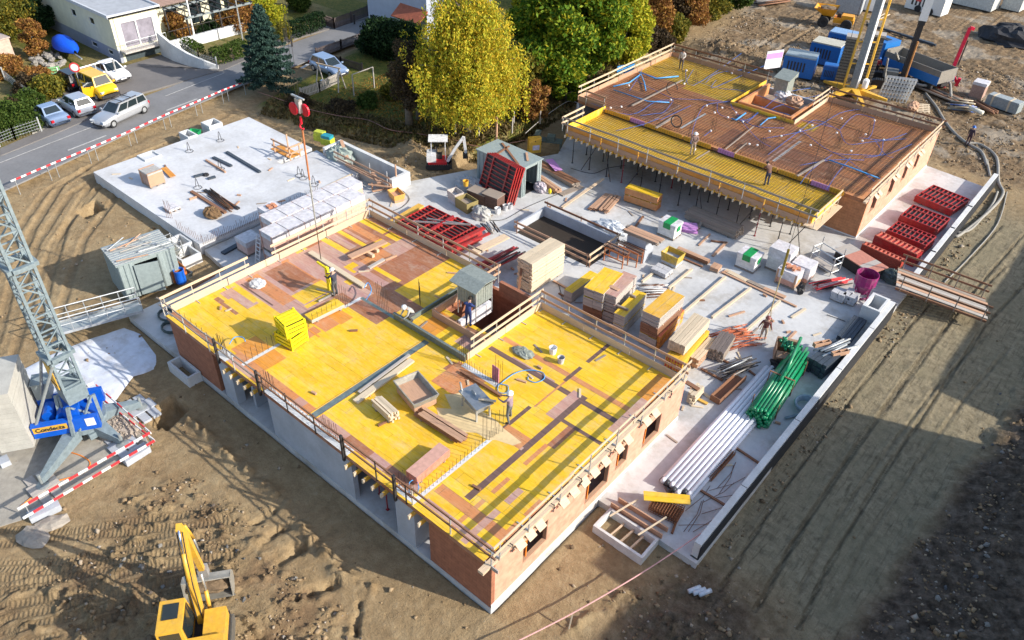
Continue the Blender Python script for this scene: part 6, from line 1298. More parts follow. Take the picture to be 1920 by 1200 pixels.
for i in range(4):
    a,c=pts[i],pts[i+1];n_=V((-(c-a).y,(c-a).x,0)).normalized()*.25
    bm.mesh8([a-V((0,0,.3)),c-V((0,0,.3)),c+n_-V((0,0,.3)),a+n_-V((0,0,.3)),a+V((0,0,hh[i])),c+V((0,0,hh[i+1])),c+n_+V((0,0,hh[i+1])),a+n_+V((0,0,hh[i]))],0,'wall')
bm.build('wall_segment',conc_pale,rt)
hs2=thing('tiled_house','house behind the flat roofed one with brown tiled roof and glass pergola','house',(-69.5,25.2,0))
bm=MB();bm.box(-7,0,0,9,-.2,3.0,0,'wall');bm.build('wall',cream,hs2)
bm=MB();bm.mesh8([(-7.5,-.6,3.0),(.8,-.6,3.0),(.8,9.6,3.0),(-7.5,9.6,3.0),(-7.5,.2,5.2),(-3.4,.2,5.2),(-3.4,9.2,5.2),(-7.5,9.2,5.2)],0,'wall');bm.build('roof',tile_b,hs2)
for y in (2.0,4.8,7.2):bm=MB();bm.box(.0,.05,y,y+1.4,.4,2.5);w_=bm.build('window',glass,hs2)
pg=thing('pergola','dark steel pergola with glass roof on the terrace','pergola',(-68.0,26.5,.3))
for x in (.2,4.3):
    for y in (0,3.6,7.2):bm=MB();bm.beam((x,y,0),(x,y,2.6),.12,.12);bm.build('post',dsteel,pg)
for x in (.2,4.3):bm=MB();bm.beam((x,-.2,2.7),(x,7.4,2.7),.15,.18);bm.build('beam',M_plain('grey pergola steel',(.25,.29,.30),.5),pg)
for k in range(9):bm=MB();bm.beam((0,k*.92,2.84),(4.6,k*.92,2.84),.09,.1);bm.build('rafter',dsteel,pg)
ter=thing('terrace_wall','terrace wall with plants and railing in front of the pergola','wall',(-63.5,24.2,.2));bm=MB();bm.box(-.3,0,0,9,0,1.1,0,'wall');bm.build('wall_segment',conc_pale,ter);bm=MB();bm.tube([(-.1,0,2.0),(-.1,9,2.0)],.03,5);[bm.tube([(-.1,y,1.1),(-.1,y,2.0)],.02,4) for y in np.arange(0,9.1,.75)];bm.build('railing',dsteel,ter)
hs3=thing('grey_house','tall grey blue house with a piece of red tiled roof behind the yellow birch','house',(-56.4,43.3,0))
bm=MB();bm.box(0,9,0,10,-.3,6.5,0,'wall');bm.build('wall',M_plain('blue grey render',(.42,.46,.55),.85,0,.1,1.5),hs3)
bm=MB();bm.mesh8([(5.2,-1.4,2.7),(9.2,-1.4,2.7),(9.2,-.01,3.6),(5.2,-.01,3.6),(5.2,-1.4,2.8),(9.2,-1.4,2.8),(9.2,-.01,3.75),(5.2,-.01,3.75)],0,'wall');bm.build('porch_roof',tile_r,hs3)
for x,w_2,z in ((.3,1.0,.3),(1.5,.8,.3),(5.0,1.1,1.4)):
    bm=MB();bm.box(x,x+w_2,-.04,-.01,z,z+1.2);w_=bm.build('window',glass,hs3);bm=MB();bm.box(x-.07,x,-.07,-.01,z-.05,z+1.25);bm.box(x+w_2,x+w_2+.07,-.07,-.01,z-.05,z+1.25);bm.build('window_frame',wht,w_)
hs4=thing('white_house','white house with blue windows in the top left corner','house',(-82,16,0))
bm=MB();bm.box(-8,0,-3,5,-.2,5,0,'wall');bm.build('wall',wht,hs4)
for y in (.3,2.2):bm=MB();bm.box(0.002,.05,y,y+1.2,1.6,3.0);bm.build('window',M_plain('blue shutter',(.15,.25,.45),.5),hs4)
sh4=thing('garden_shed','small pinkish garden shed at the left edge of the picture','shed',P(5,112,.3),.1);bm=MB();bm.box(-2,.5,-1.0,1.0,0,1.9);bm.build('wall',M_brick('pinkish planks',(.55,.40,.33),(.5,.36,.3),(.35,.25,.2),2,.12),sh4);bm=MB();bm.box(-2.1,.6,-1.1,1.1,1.9,2.0);bm.build('roof',M_plain('shed roof',(.52,.42,.36),.8),sh4)
# off to the right of the picture: the block of flats whose shade lies on the lane
ap=thing('apartment_block','plain pale block of flats right of the lane, outside the picture','building',(21.5,0,0))
bm=MB();bm.box(0,12,-22,26.5,-1,9.4,0,'wall');bm.box(0,12,30.2,60,-1,6.9,0,'wall');bm.box(1.6,11,12.5,26.0,9.4,11.7,0,'wall');bm.build('wall',cream,ap)
bm=MB();bm.box(-.3,12.3,-22.3,26.8,9.4,9.5);bm.build('roof',roofg,ap)
for y in range(-20,25,4):
    for z in (1,4,7):bm=MB();bm.box(-.05,-.005,y,y+1.8,z,z+1.5);bm.build('window',glass,ap)
# ------------------------------------------------------------------ roadside things
def barrier(a,c,z,n,label,thick=.12,post_h=.7,name='barrier',group=None):
    p,q=P(*a,z),P(*c,z);d=(q-p);o=thing(name,label,'barrier',(p+q)/2,math.atan2(d.y,d.x),group);L_=d.length
    for k in range(n):
        bm=MB();bm.box(-L_/2+k*L_/n+.002,-L_/2+(k+1)*L_/n-.002,-.02,.02,-thick/2,thick/2);bm.build('red_stripe' if k % 2 else 'white_stripe',redw if k % 2 else white,o)
    for x in np.linspace(-L_/2+.3,L_/2-.3,max(2,int(L_/3.2))):bm=MB();bm.beam((float(x),.04,-z+.02),(float(x),.04,thick/2),.05,.04);bm.build('post',steel,o)
    return o
bpts=[(20,340),(95,308),(170,277),(245,245),(310,215),(370,190),(420,168),(462,152)]
for k in range(len(bpts)-1):barrier(bpts[k],bpts[k+1],1.2,8,'red and white barrier board along the road edge, number %s from the left' % ['one','two','three','four','five','six','seven'][k],group='barrier boards along the road')
def mk_sign():
    o=thing('road_sign','round white sign with red rim in front of the white car','sign',P(155,175,.4));s=V((1,-.6,0)).normalized();bm=MB();bm.tube([(0,0,0),(0,0,2.6)],.04,6);bm.build('pole',steel,o)
    M=Matrix.Rotation(math.atan2(-.6,1),4,'Z')
    bm=MB();bm.lathe((0,0,0),[(.42,.0),(.42,.03)],20,0,'x');r=bm.build('rim',redw,o,loc=(.03,0,2.3));r.rotation_euler.z=math.atan2(-.9,1)
    bm=MB();bm.lathe((0,0,0),[(.31,.032),(.31,.04)],20,0,'x');r=bm.build('face',white,o,loc=(.03,0,2.3));r.rotation_euler.z=math.atan2(-.9,1)
mk_sign()
sb=thing('field_barrier','galvanised tube gate above the sign by the white car','gate',(0,0,0));a,c=P(155,170,.5),P(222,150,.5);bm=MB();bm.tube([a+V((0,0,1.9)),c+V((0,0,1.9))],.07,6);bm.build('rail',steel,sb)
for t in (0,.5,1):bm=MB();bm.tube([a+(c-a)*t,a+(c-a)*t+V((0,0,1.9))],.08,6);bm.build('post',steel,sb)
bn=thing('park_bench','pale green wooden bench beside the rockery','bench',P(92,148,.4),1.25)
for y,z in ((0,.45),(.14,.45),(.3,.62),(.34,.82)):bm=MB();bm.beam((-1.1,y,z),(1.1,y,z),.12,.04) if z <.5 else bm.beam((-1.1,y,z),(1.1,y,z),.04,.14);bm.build('seat_board' if z <.5 else 'back_board',M_plain('pale green paint',(.22,.48,.22),.6),bn)
for x in (-.9,.9):bm=MB();bm.beam((x,-.05,0),(x,.36,.8),.06,.1);bm.build('leg',white,bn)
# boat under a blue cover on a trailer
bo=thing('covered_boat','boat on a trailer under a bright blue cover','boat',P(128,100,.5),math.radians(-5))
bm=MB();base=len(bm.v);ns=9;prof=[]
for i in range(ns):
    x=-2.3+4.6*i/(ns-1);k=(1-(abs(x-(-.2))/2.6)**2.2);k=max(k,.15)
    for j in range(9):
        t=math.pi*j/8;bm.v.append((x,-1.0*k*math.cos(t),.6+.95*math.sin(t)*(k**.6)*(1.15 if i ==3 else 1)*(1+.05*((i*j) % 3-1))))
for i in range(ns-1):
    for j in range(8):bm.f.append((base+i*9+j,base+(i+1)*9+j,base+(i+1)*9+j+1,base+i*9+j+1));bm.m.append(0);bm.uv +=[(0,0)]*4
cvm=M_plain('blue boat cover',(.005,.10,.75),.5,0,.15)
bm.build('cover',cvm,bo,smooth=True);bm=MB();bm.beam((-2,0,.45),(3.6,0,.45),.12,.12);bm.beam((-1,-.9,.4),(-1,.9,.4),.1,.1);bm.build('trailer',steel,bo)
for s in (-1,1):bm=MB();bm.lathe((-1,s*.95,.3),[(.3,-.08),(.3,.08),(.1,.09)],14,0,'y');bm.build('wheel',rubber,bo)
# rockery
for k in range(46):
    t=rnd.random();q=P(60+t*62+rnd.uniform(-6,6),108+rnd.uniform(-9,18),.4);bm=MB();s=rnd.uniform(.15,.42);bm.blob((0,0,s*.3),(s,s*.7,s*.55),k,0,8,5,.35);tag(bm.build('rock',M_plain('pale rock',(.33,.31,.28),.9,0,.5,3),loc=q,rz=rnd.random()*3),'pale rock in the rockery above the green bench','rock','rocks of the rockery')
def lamp(px,h,label):
    o=thing('street_lamp',label,'street lamp',P(*px,.4),0);bm=MB();bm.tube([(0,0,0),(0,0,h-.5),(.05,0,h)],[.08,.06,.05],8);bm.build('pole',steel,o);bm=MB();bm.beam((-.1,-.1,h),(.7,-.35,h+.12),.26,.1);bm.build('lamp_head',M_plain('lamp head',(.55,.6,.65),.4),o)
lamp((456,80),4.6,'slender grey street lamp beside the hedge and spruce')
fp=thing('flag_pole','white flag pole standing at the garden corner','flag pole',P(367,80,.5));bm=MB();bm.tube([(0,0,0),(0,0,9)],[.1,.06],8);bm.build('pole',white,fp)
for px,l in (((665,45),'left of two short dark bollards on the far pavement'),((548,87),'right dark bollard beside the road near the spruce')):bm=MB();bm.tube([(0,0,0),(0,0,1.0)],.09,8);lab(bm.build('bollard',dsteel,loc=P(*px,.42)),l,'bollard')
def fence(pts,z,h,label,mat,step=.16,board=.10,name='fence',rail=2,pstep=2.0,wire=False):
    o=thing(name,label,'fence',(0,0,0));q=[P(*p,z) for p in pts]
    bm=MB()
    for a,c in zip(q[:-1],q[1:]):
        n=max(1,int((c-a).length/step))
        for k in range(n):p=a+(c-a)*(k/n);(bm.beam(p,p+V((0,0,h*(1+rnd.uniform(-.03,.03)))),board,.02) if not wire else bm.tube([p,p+V((0,0,h))],.008,3,cap=False))
        for r in range(rail):zz=h*(.25+.6*r/max(1,rail-1));bm.beam(a+V((0,0,zz)),c+V((0,0,zz)),.03,.06) if not wire else bm.tube([a+V((0,0,zz)),c+V((0,0,zz))],.012,4)
    bm.build('palings' if not wire else 'wire_mesh',mat,o)
    for a,c in zip(q[:-1],q[1:]):
        n=max(1,int((c-a).length/pstep))
        for k in range(n+1):p=a+(c-a)*(k/n);b2=MB();b2.beam(p,p+V((0,0,h+.08)),.1,.1);b2.build('post',mat if not wire else steel,o)
    return o
dkw=M_wood('dark fence wood',(.10,.075,.07))
fence([(594,108),(640,92),(690,74)],.5,.9,'dark wooden plank fence along the near side of the road',dkw)
fence([(594,112),(640,125),(680,137)],.55,.9,'dark wooden fence behind the silver blue hatchback',dkw)
fence([(604,45),(627,54),(690,30)],.5,1.1,'dark lattice fence across the road by the gravel yard',dkw)
fence([(565,185),(600,172),(635,155)],.75,.9,'low grey picket fence by the swing',w_grey)
fence([(0,275),(30,262),(78,246)],.45,1.1,'wire mesh fence below the hedge at the left edge',steel,wire=True,step=.22,rail=4)
fence([(10,150),(40,175),(72,196)],.45,1.1,'wire mesh fence between left lawn and brown shrubs',steel,wire=True,step=.22,rail=4)
fence([(345,98),(375,118),(408,128)],.8,1.0,'wire mesh fence on top of the driveway wall',steel,wire=True,step=.22,rail=4)
# garden swing frame, fence poles and cable on the bank
swf=thing('swing_frame','wooden swing frame in the garden in front of the hatchback','swing',P(620,165,.8),.25)
for a,c in (((-1.2,-.5,0),(-1.1,0,2.0)),((-1.2,.6,0),(-1.1,0,2.0)),((1.2,-.5,0),(1.1,0,2.0)),((1.2,.6,0),(1.1,0,2.0))):bm=MB();bm.beam(a,c,.08,.08);bm.build('leg',w_grey,swf)
bm=MB();bm.beam((-1.3,0,2.0),(1.3,0,2.0),.1,.1);bm.build('top_beam',w_new,swf);bm=MB();bm.box(-1.0,-.5,-.15,.15,.5,.55);bm.build('seat',M_plain('pale blue seat',(.5,.6,.7)),swf)
ln=thing('washing_line','washing line on two posts in the garden','washing line',(0,0,0));a,c=P(664,180,.8),P(702,165,.8)
for q in (a,c):bm=MB();bm.beam(q,q+V((0,0,1.9)),.08,.08);bm.build('post',w_grey,ln)
bm=MB();bm.beam(a+V((0,0,1.9)),c+V((0,0,1.9)),.06,.06);bm.build('top_rail',w_grey,ln)
for k,(px,h) in enumerate((((854,255),1.0),((898,258),1.2),((742,175),.9),((960,250),1.3),((1012,232),1.2),((963,235),1.2))):
    bm=MB();bm.beam((0,0,0),(0,0,h),.09,.09);lab(bm.build('fence_post',w_grey,loc=P(*px,.75)),'old grey fence post standing on the bank below the birch','post','old fence posts on the bank')
for k,q in enumerate(([(483,172),(530,188),(580,205),(640,218),(690,225),(730,243),(780,250),(850,262),(905,275),(990,262)],[(985,250),(1010,228),(1040,205),(1065,190),(1082,192)])):
    bm=MB();pts=smooth_path([P(*p,.95+.1*(i % 2)) for i,p in enumerate(q)],4);bm.tube(pts,.03,5);lab(bm.build('cable',M_plain('pinkish cable',(.35,.17,.13),.6) if k ==0 else M_plain('grey cable',(.45,.42,.38)),smooth=True),['reddish cable running along the top of the bank','pale cable running up the bank beside the second house'][k],'cable')
# ------------------------------------------------------------------ trees and plants
def leaf_mat(name,cols,rough=.7):
    t=NT(name);g=t.n('NewGeometry');st=[(i/(len(cols)-1)*.999,c) for i,c in enumerate(cols)]
    c=t.ramp(g.outputs['Random Per Island'],st);n=t.noise(t.coords(),.6,3);c=t.mix(t.math('MULTIPLY',n,.5),c,cols[0])
    t.col(c);t.b.inputs['Roughness'].default_value=rough;t.b.inputs['Specular IOR Level'].default_value=.2
    tr=t.n('BsdfTranslucent');t.l(c,tr.inputs[0]);ad=t.n('MixShader');ad.inputs[0].default_value=.3
    t.l(t.b.outputs[0],ad.inputs[1]);t.l(tr.outputs[0],ad.inputs[2]);t.l(ad.outputs[0],t.t.nodes['Material Output'].inputs[0]);return t.m
NR=np.random.RandomState(11)
def leaves(name,pts,size,mat,parent,droop=0,aspect=1.6):
    n=len(pts);d=NR.normal(size=(n,3));d[:,2] -= droop;d /= np.linalg.norm(d,axis=1)[:,None]
    e=NR.normal(size=(n,3));e -= d*(e*d).sum(1)[:,None];e /= np.linalg.norm(e,axis=1)[:,None]
    s=size*(.6+.8*NR.rand(n))[:,None];a=d*s*aspect*.5;b=e*s*.5
    co=np.stack([pts-a,pts+b*.8,pts+a,pts-b*.8],1).reshape(-1,3).astype(np.float32)
    me=bpy.data.meshes.new(name);me.vertices.add(4*n);me.vertices.foreach_set('co',co.ravel());me.loops.add(4*n);me.loops.foreach_set('vertex_index',np.arange(4*n,dtype=np.int32))
    me.polygons.add(n);me.polygons.foreach_set('loop_start',np.arange(0,4*n,4,dtype=np.int32));me.update(calc_edges=True);me.materials.append(mat)
    o=bpy.data.objects.new(name,me);COL.objects.link(o);o.parent=parent;return o
bark=M_plain('grey bark',(.16,.13,.10),.9,0,.4,8,.5);barkw=M_plain('birch bark',(.45,.42,.38),.9,0,.5,5)
def crown_pts(n,clusters,shell=.55):
    """points spread over lumpy clusters; clusters: (x,y,z,rx,ry,rz)"""
    w=np.array([c[3]*c[4]*c[5] for c in clusters])**.75;w /= w.sum();k=NR.choice(len(clusters),n,p=w);C_=np.array(clusters)[k]
    d=NR.normal(size=(n,3));d /= np.linalg.norm(d,axis=1)[:,None];r=shell+(1-shell)*NR.rand(n)**.6
    return C_[:,:3]+d*C_[:,3:]*r[:,None]*(1+.12*NR.normal(size=n))[:,None]
def tree(name,label,base,h,cr,cz,mat,nl,ls,seed=0,ncl=26,bk=bark,tr=.22,droop=0,cat='tree',low=.25,group=None,ecc=1.0,limbs=9,clump=.34):
    R=np.random.RandomState(seed);o=thing(name,label,cat,base,R.rand()*6,group)
    bm=MB();top=h*.8;tp=[(0,0,-.3),(.05,0,h*.2),(.1*R.randn(),.1*R.randn(),h*.5),(.2*R.randn(),.2*R.randn(),top)];bm.tube(tp,[tr*1.25,tr,tr*.6,tr*.15],8)
    cl=[]
    for i in range(ncl):
        a=i*2.4+R.rand();zz=low+(1-low)*((i+.5)/ncl);prof=math.sin(math.pi*min(1,max(.08,(zz-low)/(1-low)*.86+.10)))**.6
        rr=cr*prof*(.45+.5*R.rand());s=cr*clump*(.75+.5*R.rand());cl.append((rr*math.cos(a),rr*math.sin(a)*ecc,h*zz,s,s,s*cz))
    for c in cl[::max(1,ncl//limbs)]:
        z0=max(h*.15,c[2]*.6);bm.tube([(0,0,z0),(c[0]*.5,c[1]*.5,(z0+c[2])/2),(c[0]*.95,c[1]*.95,c[2])],[tr*.45,tr*.28,.03],5)
    bm.build('trunk',bk,o,smooth=True);pts=crown_pts(nl,cl)
    leaves('crown',pts,ls,mat,o,droop);return o
m_birch=leaf_mat('birch autumn leaves',[(.20,.26,.025),(.44,.44,.035),(.62,.52,.04),(.74,.54,.04),(.70,.40,.03)])
m_green=leaf_mat('green maple leaves',[(.035,.09,.008),(.09,.19,.015),(.17,.28,.022),(.30,.37,.025),(.52,.42,.025)])
m_yg=leaf_mat('yellow green leaves',[(.14,.20,.015),(.36,.40,.025),(.56,.50,.03),(.64,.48,.04)])
m_rust=leaf_mat('rusty leaves',[(.12,.06,.02),(.28,.12,.04),(.42,.20,.05),(.50,.32,.07)])
m_dark=leaf_mat('dark evergreen leaves',[(.006,.018,.006),(.015,.04,.01),(.03,.07,.02)])
m_spr=leaf_mat('blue spruce needles',[(.02,.05,.04),(.05,.10,.08),(.09,.16,.13)])
m_hedge=leaf_mat('hedge leaves',[(.025,.05,.008),(.06,.11,.015),(.12,.16,.03)])
m_olive=leaf_mat('olive autumn leaves',[(.06,.07,.012),(.14,.15,.02),(.25,.22,.03),(.38,.26,.03)])
m_twig=leaf_mat('brown twigs',[(.03,.022,.014),(.08,.055,.03),(.14,.10,.05)])
# the big drooping birch: strings of leaves hanging from the outer limbs
def birch(base,h,R_,seed=5):
    o=thing('birch_tree','big yellow drooping birch in the middle of the garden edge','tree',base);r=np.random.RandomState(seed)
    bm=MB();bm.tube([(0,0,-.5),(0,0,2),(.2,.1,h*.5),(.3,0,h*.92)],[.42,.34,.2,.05],10)
    P_=[]
    for i in range(120):
        a=i*2.399;zf=.30+.68*((i+.5)/120);rad=R_*(1-((zf-.38)/.66)**1.6*.8)*(.42+.62*r.rand()) if zf >.38 else R_*.85*(.5+.55*r.rand())
        e=np.array([rad*math.cos(a),rad*math.sin(a),h*zf]);s=np.array([.1,0,h*max(.2,zf-.22)])
        bm.tube([s,s*.5+e*.5+np.array([0,0,.5]),s*.15+e*.85],[.08,.04,.012],5)
        for k in range(16):
            q=s+(e-s)*(.35+.65*r.rand())+r.normal(size=3)*np.array([.55,.55,.25]);L=r.uniform(.6,2.3);n=int(L*40)
            t=r.rand(n)[:,None];sway=r.normal(size=3)*.12;P_.append(q+np.array([sway[0],sway[1],-1])*L*t+r.normal(size=(n,3))*.16)
    pts=np.concatenate(P_);pts=pts[pts[:,2] >1.3+.9*r.rand(len(pts))];bm.build('trunk',bark,o,smooth=True);leaves('crown',pts[np.arange(len(pts)) % 5 >0],.12,m_birch,o,1.2,1.9)
birch(P(875,250,.7),11.6,5.3)
def gv(px,z=.7):return P(*px,z)
tree('maple_tree','large green maple with a few yellow leaves right of the birch',gv((1055,168)),11.5,4.5,.8,m_green,60000,.24,3,34,low=.12,clump=.36)
tree('maple_tree','green tree with orange yellow top behind the large maple',gv((1010,80)),10,3.6,.8,m_yg,26000,.24,4,24,low=.2)
tree('hazel_tree','yellow green rounded tree at the corner of the second house',gv((1168,118)),6.4,2.6,.9,m_yg,26000,.19,6,22,low=.12)
for k,(px,h,r_,m,l) in enumerate((((1215,70),4.5,2.4,m_rust,'rusty brown leaved shrub left of the top centre bushes'),((1250,40),4.2,2.2,m_twig,'dull brown bare shrub behind the rusty one'),((1290,45),3.6,2.0,m_rust,'rusty orange shrub near the top of the muddy track'),((1330,30),3.2,1.9,m_olive,'olive shrub beside the muddy track'),((1375,12),2.8,1.8,m_hedge,'low green shrub nearest the muddy track'),((1340,3),3.2,2.2,m_olive,'olive yellow shrub at the very top beyond the track'),((1175,20),7,2.8,m_green,'green tree at the top edge behind the yellow green tree'),((1100,20),8,3.0,m_olive,'olive green tree at the top edge behind the maple'),((1225,90),1.6,1.6,m_twig,'small brown thicket by the rail of the second house'),((1265,68),1.8,1.6,m_olive,'small olive thicket under the rusty shrub'))):
    tree('shrub' if h <6 else 'broadleaf_tree',l,gv(px),h,r_,.8,m,int(5200*r_),.18,20+k,16,low=.1,tr=.08 if h <6 else .2,cat='shrub' if h <6 else 'tree',clump=.42)
tree('shrub','small orange leaved shrub on the bank beside the birch',gv((1000,225)),3.0,1.5,.9,m_rust,6000,.16,41,14,low=.1,tr=.06,cat='shrub');tree('shrub','brownish green tall bush between birch and maple',gv((985,195)),4.5,1.9,.9,m_olive,12000,.17,42,16,low=.08,tr=.08,cat='shrub')
tree('shrub','low green bush under the maple',gv((1060,190)),2.2,1.6,.8,m_green,7000,.17,43,12,low=.1,tr=.06,cat='shrub')
tree('twiggy_tree','thin dark bare tree left of the birch',gv((768,238)),6.6,1.7,1.2,m_twig,9000,.12,44,16,low=.35,tr=.3,clump=.4);tree('twiggy_tree','second dark ivy covered trunk close to the birch',gv((786,225)),6.0,1.3,1.2,m_dark,7000,.13,45,12,low=.2,tr=.25,clump=.45)
tree('laurel_bush','large dark evergreen bush below the grey house',P(725,105,.6),2.8,2.9,.62,m_dark,26000,.17,46,16,low=.2,tr=.1,cat='bush',clump=.5)
# spruce with layered boughs
def spruce(base,h,R_,label):
    o=thing('spruce_tree',label,'tree',base);r=np.random.RandomState(8);bm=MB();bm.tube([(0,0,-.3),(0,0,h*.97)],[.24,.03],8);P_=[]
    for i in range(120):
        zf=.10+.88*(i/120)**.9;a=i*2.399;L=R_*(1-zf)**.85*(.8+.35*r.rand())+.15;n=int(30+L*110);t=r.rand(n)**.7;z=h*zf-.32*L*t+.12*L*t*t*2
        wd=(.10+.28*L*.5*(1-abs(2*t-1)*.6))*r.normal(size=n)*.6;P_.append(np.stack([t*L*math.cos(a)-wd*math.sin(a),t*L*math.sin(a)+wd*math.cos(a),z-np.abs(r.normal(size=n))*.08],1))
        if i % 3 ==0:bm.tube([(0,0,h*zf),(L*.9*math.cos(a),L*.9*math.sin(a),h*zf-.2*L)],[.05,.015],4)
    bm.build('trunk',bark,o);leaves('crown',np.concatenate(P_),.13,m_spr,o,.4,2.0)
spruce(P(508,165,.5),7.4,3.0,'blue green spruce standing at the bend of the road')
# gardens on the left
for k,(px,h,r_,m,l) in enumerate((((35,60),4.2,2.6,m_olive,'olive yellow tree in the top left garden'),((10,75),3.6,2.2,m_olive,'olive tree at the left edge of the picture'),((110,30),3.4,2.0,m_yg,'yellow leaved shrub beside the flat roofed house'),((80,62),3.2,1.4,m_dark,'narrow dark conifer behind the blue boat'),((72,105),3.3,1.2,m_rust,'small orange birch with pale stem above the rockery'),((18,12),3,2.2,m_rust,'brownish shrub in the very top left corner'),
    ((75,158),1.2,1.3,m_rust,'reddish shrub near the bench'),((95,178),1.3,1.4,m_olive,'olive shrub beside the black car'),((60,170),1.1,1.3,m_twig,'brown shrub below the bench'),((15,140),1.2,1.6,m_rust,'rusty shrub below the garden shed'),((35,240),1.5,1.6,m_hedge,'green hedge shrub by the pale blue coupe, nearer the road'),((10,250),1.5,1.6,m_hedge,'green hedge shrub at the left edge'),((55,215),1.5,1.4,m_hedge,'green hedge shrub behind the pale blue coupe'),((25,225),1.3,1.2,m_twig,'brown shrub inside the green hedge'),
    ((475,20),3.0,2.2,m_rust,'russet shrub in the garden behind the spruce'),((500,40),2.4,1.8,m_yg,'yellowish shrub behind the spruce'),((450,55),2.0,1.8,m_rust,'brown autumn shrub near the street lamp'),((562,18),1.9,1.5,m_hedge,'clipped round green bush near the gravel yard'),((400,62),1.2,.7,m_dark,'left clipped dark globe bush on the terrace'),((385,70),1.1,.6,m_dark,'right clipped dark globe bush on the terrace'),((330,55),1.4,1.0,m_rust,'red leaved creeper under the pergola'),((350,70),1.1,.9,m_rust,'reddish plant by the terrace railing'),((560,205),.9,1.2,m_twig,'dry brown brushwood on the bank left'),((640,215),.8,1.3,m_twig,'dry brown brushwood on the bank right'),((690,205),1.2,.9,m_hedge,'small green bush on the lawn edge'),((740,190),1.6,1.0,m_olive,'thin olive bush near the washing line'),((1060,25),6,2.5,m_green,'green tree at the very top right of the birch'),((850,10),7,2.5,m_green,'green tree behind the birch at the top edge'),((470,8),3,2,m_hedge,'green shrub at the top edge behind the pergola'))):
    tree('shrub' if h <3.1 else 'garden_tree',l,P(*px,.4),h,r_,.8,m,int(4200*r_),.15,60+k,13,low=.12,tr=.05 if h <3.1 else .1,cat='shrub' if h <3.1 else 'tree',clump=.45,bk=barkw if 'birch' in l else bark)
def hedge(pts,z,h,w,label,mat=m_hedge):
    o=thing('hedge',label,'hedge',P(*pts[0],z));b0=P(*pts[0],z);P_=[];bm=MB()
    for a,c in zip(pts[:-1],pts[1:]):
        A,B=P(*a,z)-b0,P(*c,z)-b0;L_=(B-A).length;n=int(L_*w*h*420);t=NR.rand(n)[:,None];u=(B-A).normalized();s=np.array([-u.y,u.x,0])
        face=NR.randint(0,3,n);sw=np.where(face ==0,-w/2,np.where(face ==1,w/2,NR.uniform(-w/2,w/2,n)));zz=np.where(face ==2,h,NR.uniform(.05,h,n))
        P_.append(np.array(A)+np.array(B-A)*t+s*sw[:,None]+np.stack([0*zz,0*zz,zz],1)+NR.normal(size=(n,3))*.06)
        for k in range(max(2,int(L_/.5))):q=A+(B-A)*(k/max(2,int(L_/.5)));bm.tube([q,q+V((0,0,h*.9))],.03,4)
    bm.build('stems',bark,o);leaves('foliage',np.concatenate(P_),.13,mat,o)
hedge([(545,70),(575,62),(605,50)],.5,1.5,1.0,'dark clipped hedge across the road behind the spruce',m_dark);hedge([(400,118),(430,112),(460,98)],.5,1.2,1.3,'green clipped hedge at the corner of the driveway');hedge([(350,92),(378,108)],.8,1.0,.9,'short green hedge on top of the driveway wall');hedge([(540,80),(530,70)],.5,1.6,.9,'light green end of the hedge by the spruce',m_olive)
hedge([(0,262),(40,250),(75,235)],.5,1.2,1.0,'green hedge behind the wire fence at the left edge')
# rough grass and fallen leaves on the bank
n=42000;x=NR.uniform(-46,-26,n);y=NR.uniform(20,52,n);k=(y >bank_y(x)-.3) & (x <bank_x(y)+.1) & ((y <bank_y(x)+3.0) | (x >bank_x(y)-3));x,y=x[k],y[k];z=gh_full(x,y)[0]
e_=leaves('dry_grass',np.stack([x,y,z+.08+.1*NR.rand(len(x))],1),.17,leaf_mat('dry grass',[(.06,.045,.018),(.16,.12,.045),(.28,.20,.09),(.10,.11,.025)]),None,-1.2,2.6);tag(e_,'rough dry grass and weeds along the top of the bank','grass',kind='stuff')
n=26000;x=NR.uniform(-44,-26,n);y=NR.uniform(24,62,n);k=(y >bank_y(x)+.2) & (x <bank_x(y)-.3) & (np.hypot(x+31,y-36) <11+5*NR.rand(n));x,y=x[k],y[k];z=gh_full(x,y)[0]
e_=leaves('fallen_leaves',np.stack([x,y,z+.03+.02*NR.rand(len(x))],1),.14,leaf_mat('fallen leaves',[(.20,.10,.03),(.36,.2,.04),(.45,.30,.05)]),None,0,1.3);tag(e_,'fallen yellow and brown leaves on the lawn under the trees','leaves',kind='stuff')
# ------------------------------------------------------------------ tower crane, its base and fence
crg=M_plain('crane grey paint',(.22,.28,.31),.5,.1,.25);crb=M_plain('crane blue paint',(.005,.10,.55),.35,0,.15);cpale=M_concrete('ballast concrete',(.45,.44,.40),1.5,(.42,.4,.36),.4)
CX,CY=-20.9,-5.6
cr=thing('tower_crane','grey lattice tower crane on a blue winch base with concrete ballast, left foreground','crane',(CX,CY,0),math.radians(0))
hw=.42
for sx in (-1,1):
    for sy in (-1,1):bm=MB();bm.beam((sx*hw,sy*hw,2.6),(sx*hw,sy*hw,27),.12,.12);bm.build('mast_leg',crg,cr)
for k,(ax,s) in enumerate((('x',-1),('x',1),('y',-1),('y',1))):
    bm=MB();z=3.2;i=0
    f=lambda t,zz:(t*hw,s*hw,zz) if ax =='x' else (s*hw,t*hw,zz)
    while z <26:bm.beam(f(-1,z),f(1,z),.06,.06);bm.beam(f(-1 if i % 2 else 1,z),f(1 if i % 2 else -1,z+.8),.055,.055);z +=.8;i +=1
    bm.build('lattice_side',crg,cr)
for z in (4.9,9.6,14):bm=MB();[bm.beam(a,c,.2,.2) for a,c in (((-hw-.1,-hw-.1,z),(hw+.1,-hw-.1,z)),((-hw-.1,hw+.1,z),(hw+.1,hw+.1,z)),((-hw-.1,-hw,z),(-hw-.1,hw,z)),((hw+.1,-hw,z),(hw+.1,hw,z)))];bm.build('collar',crg,cr)
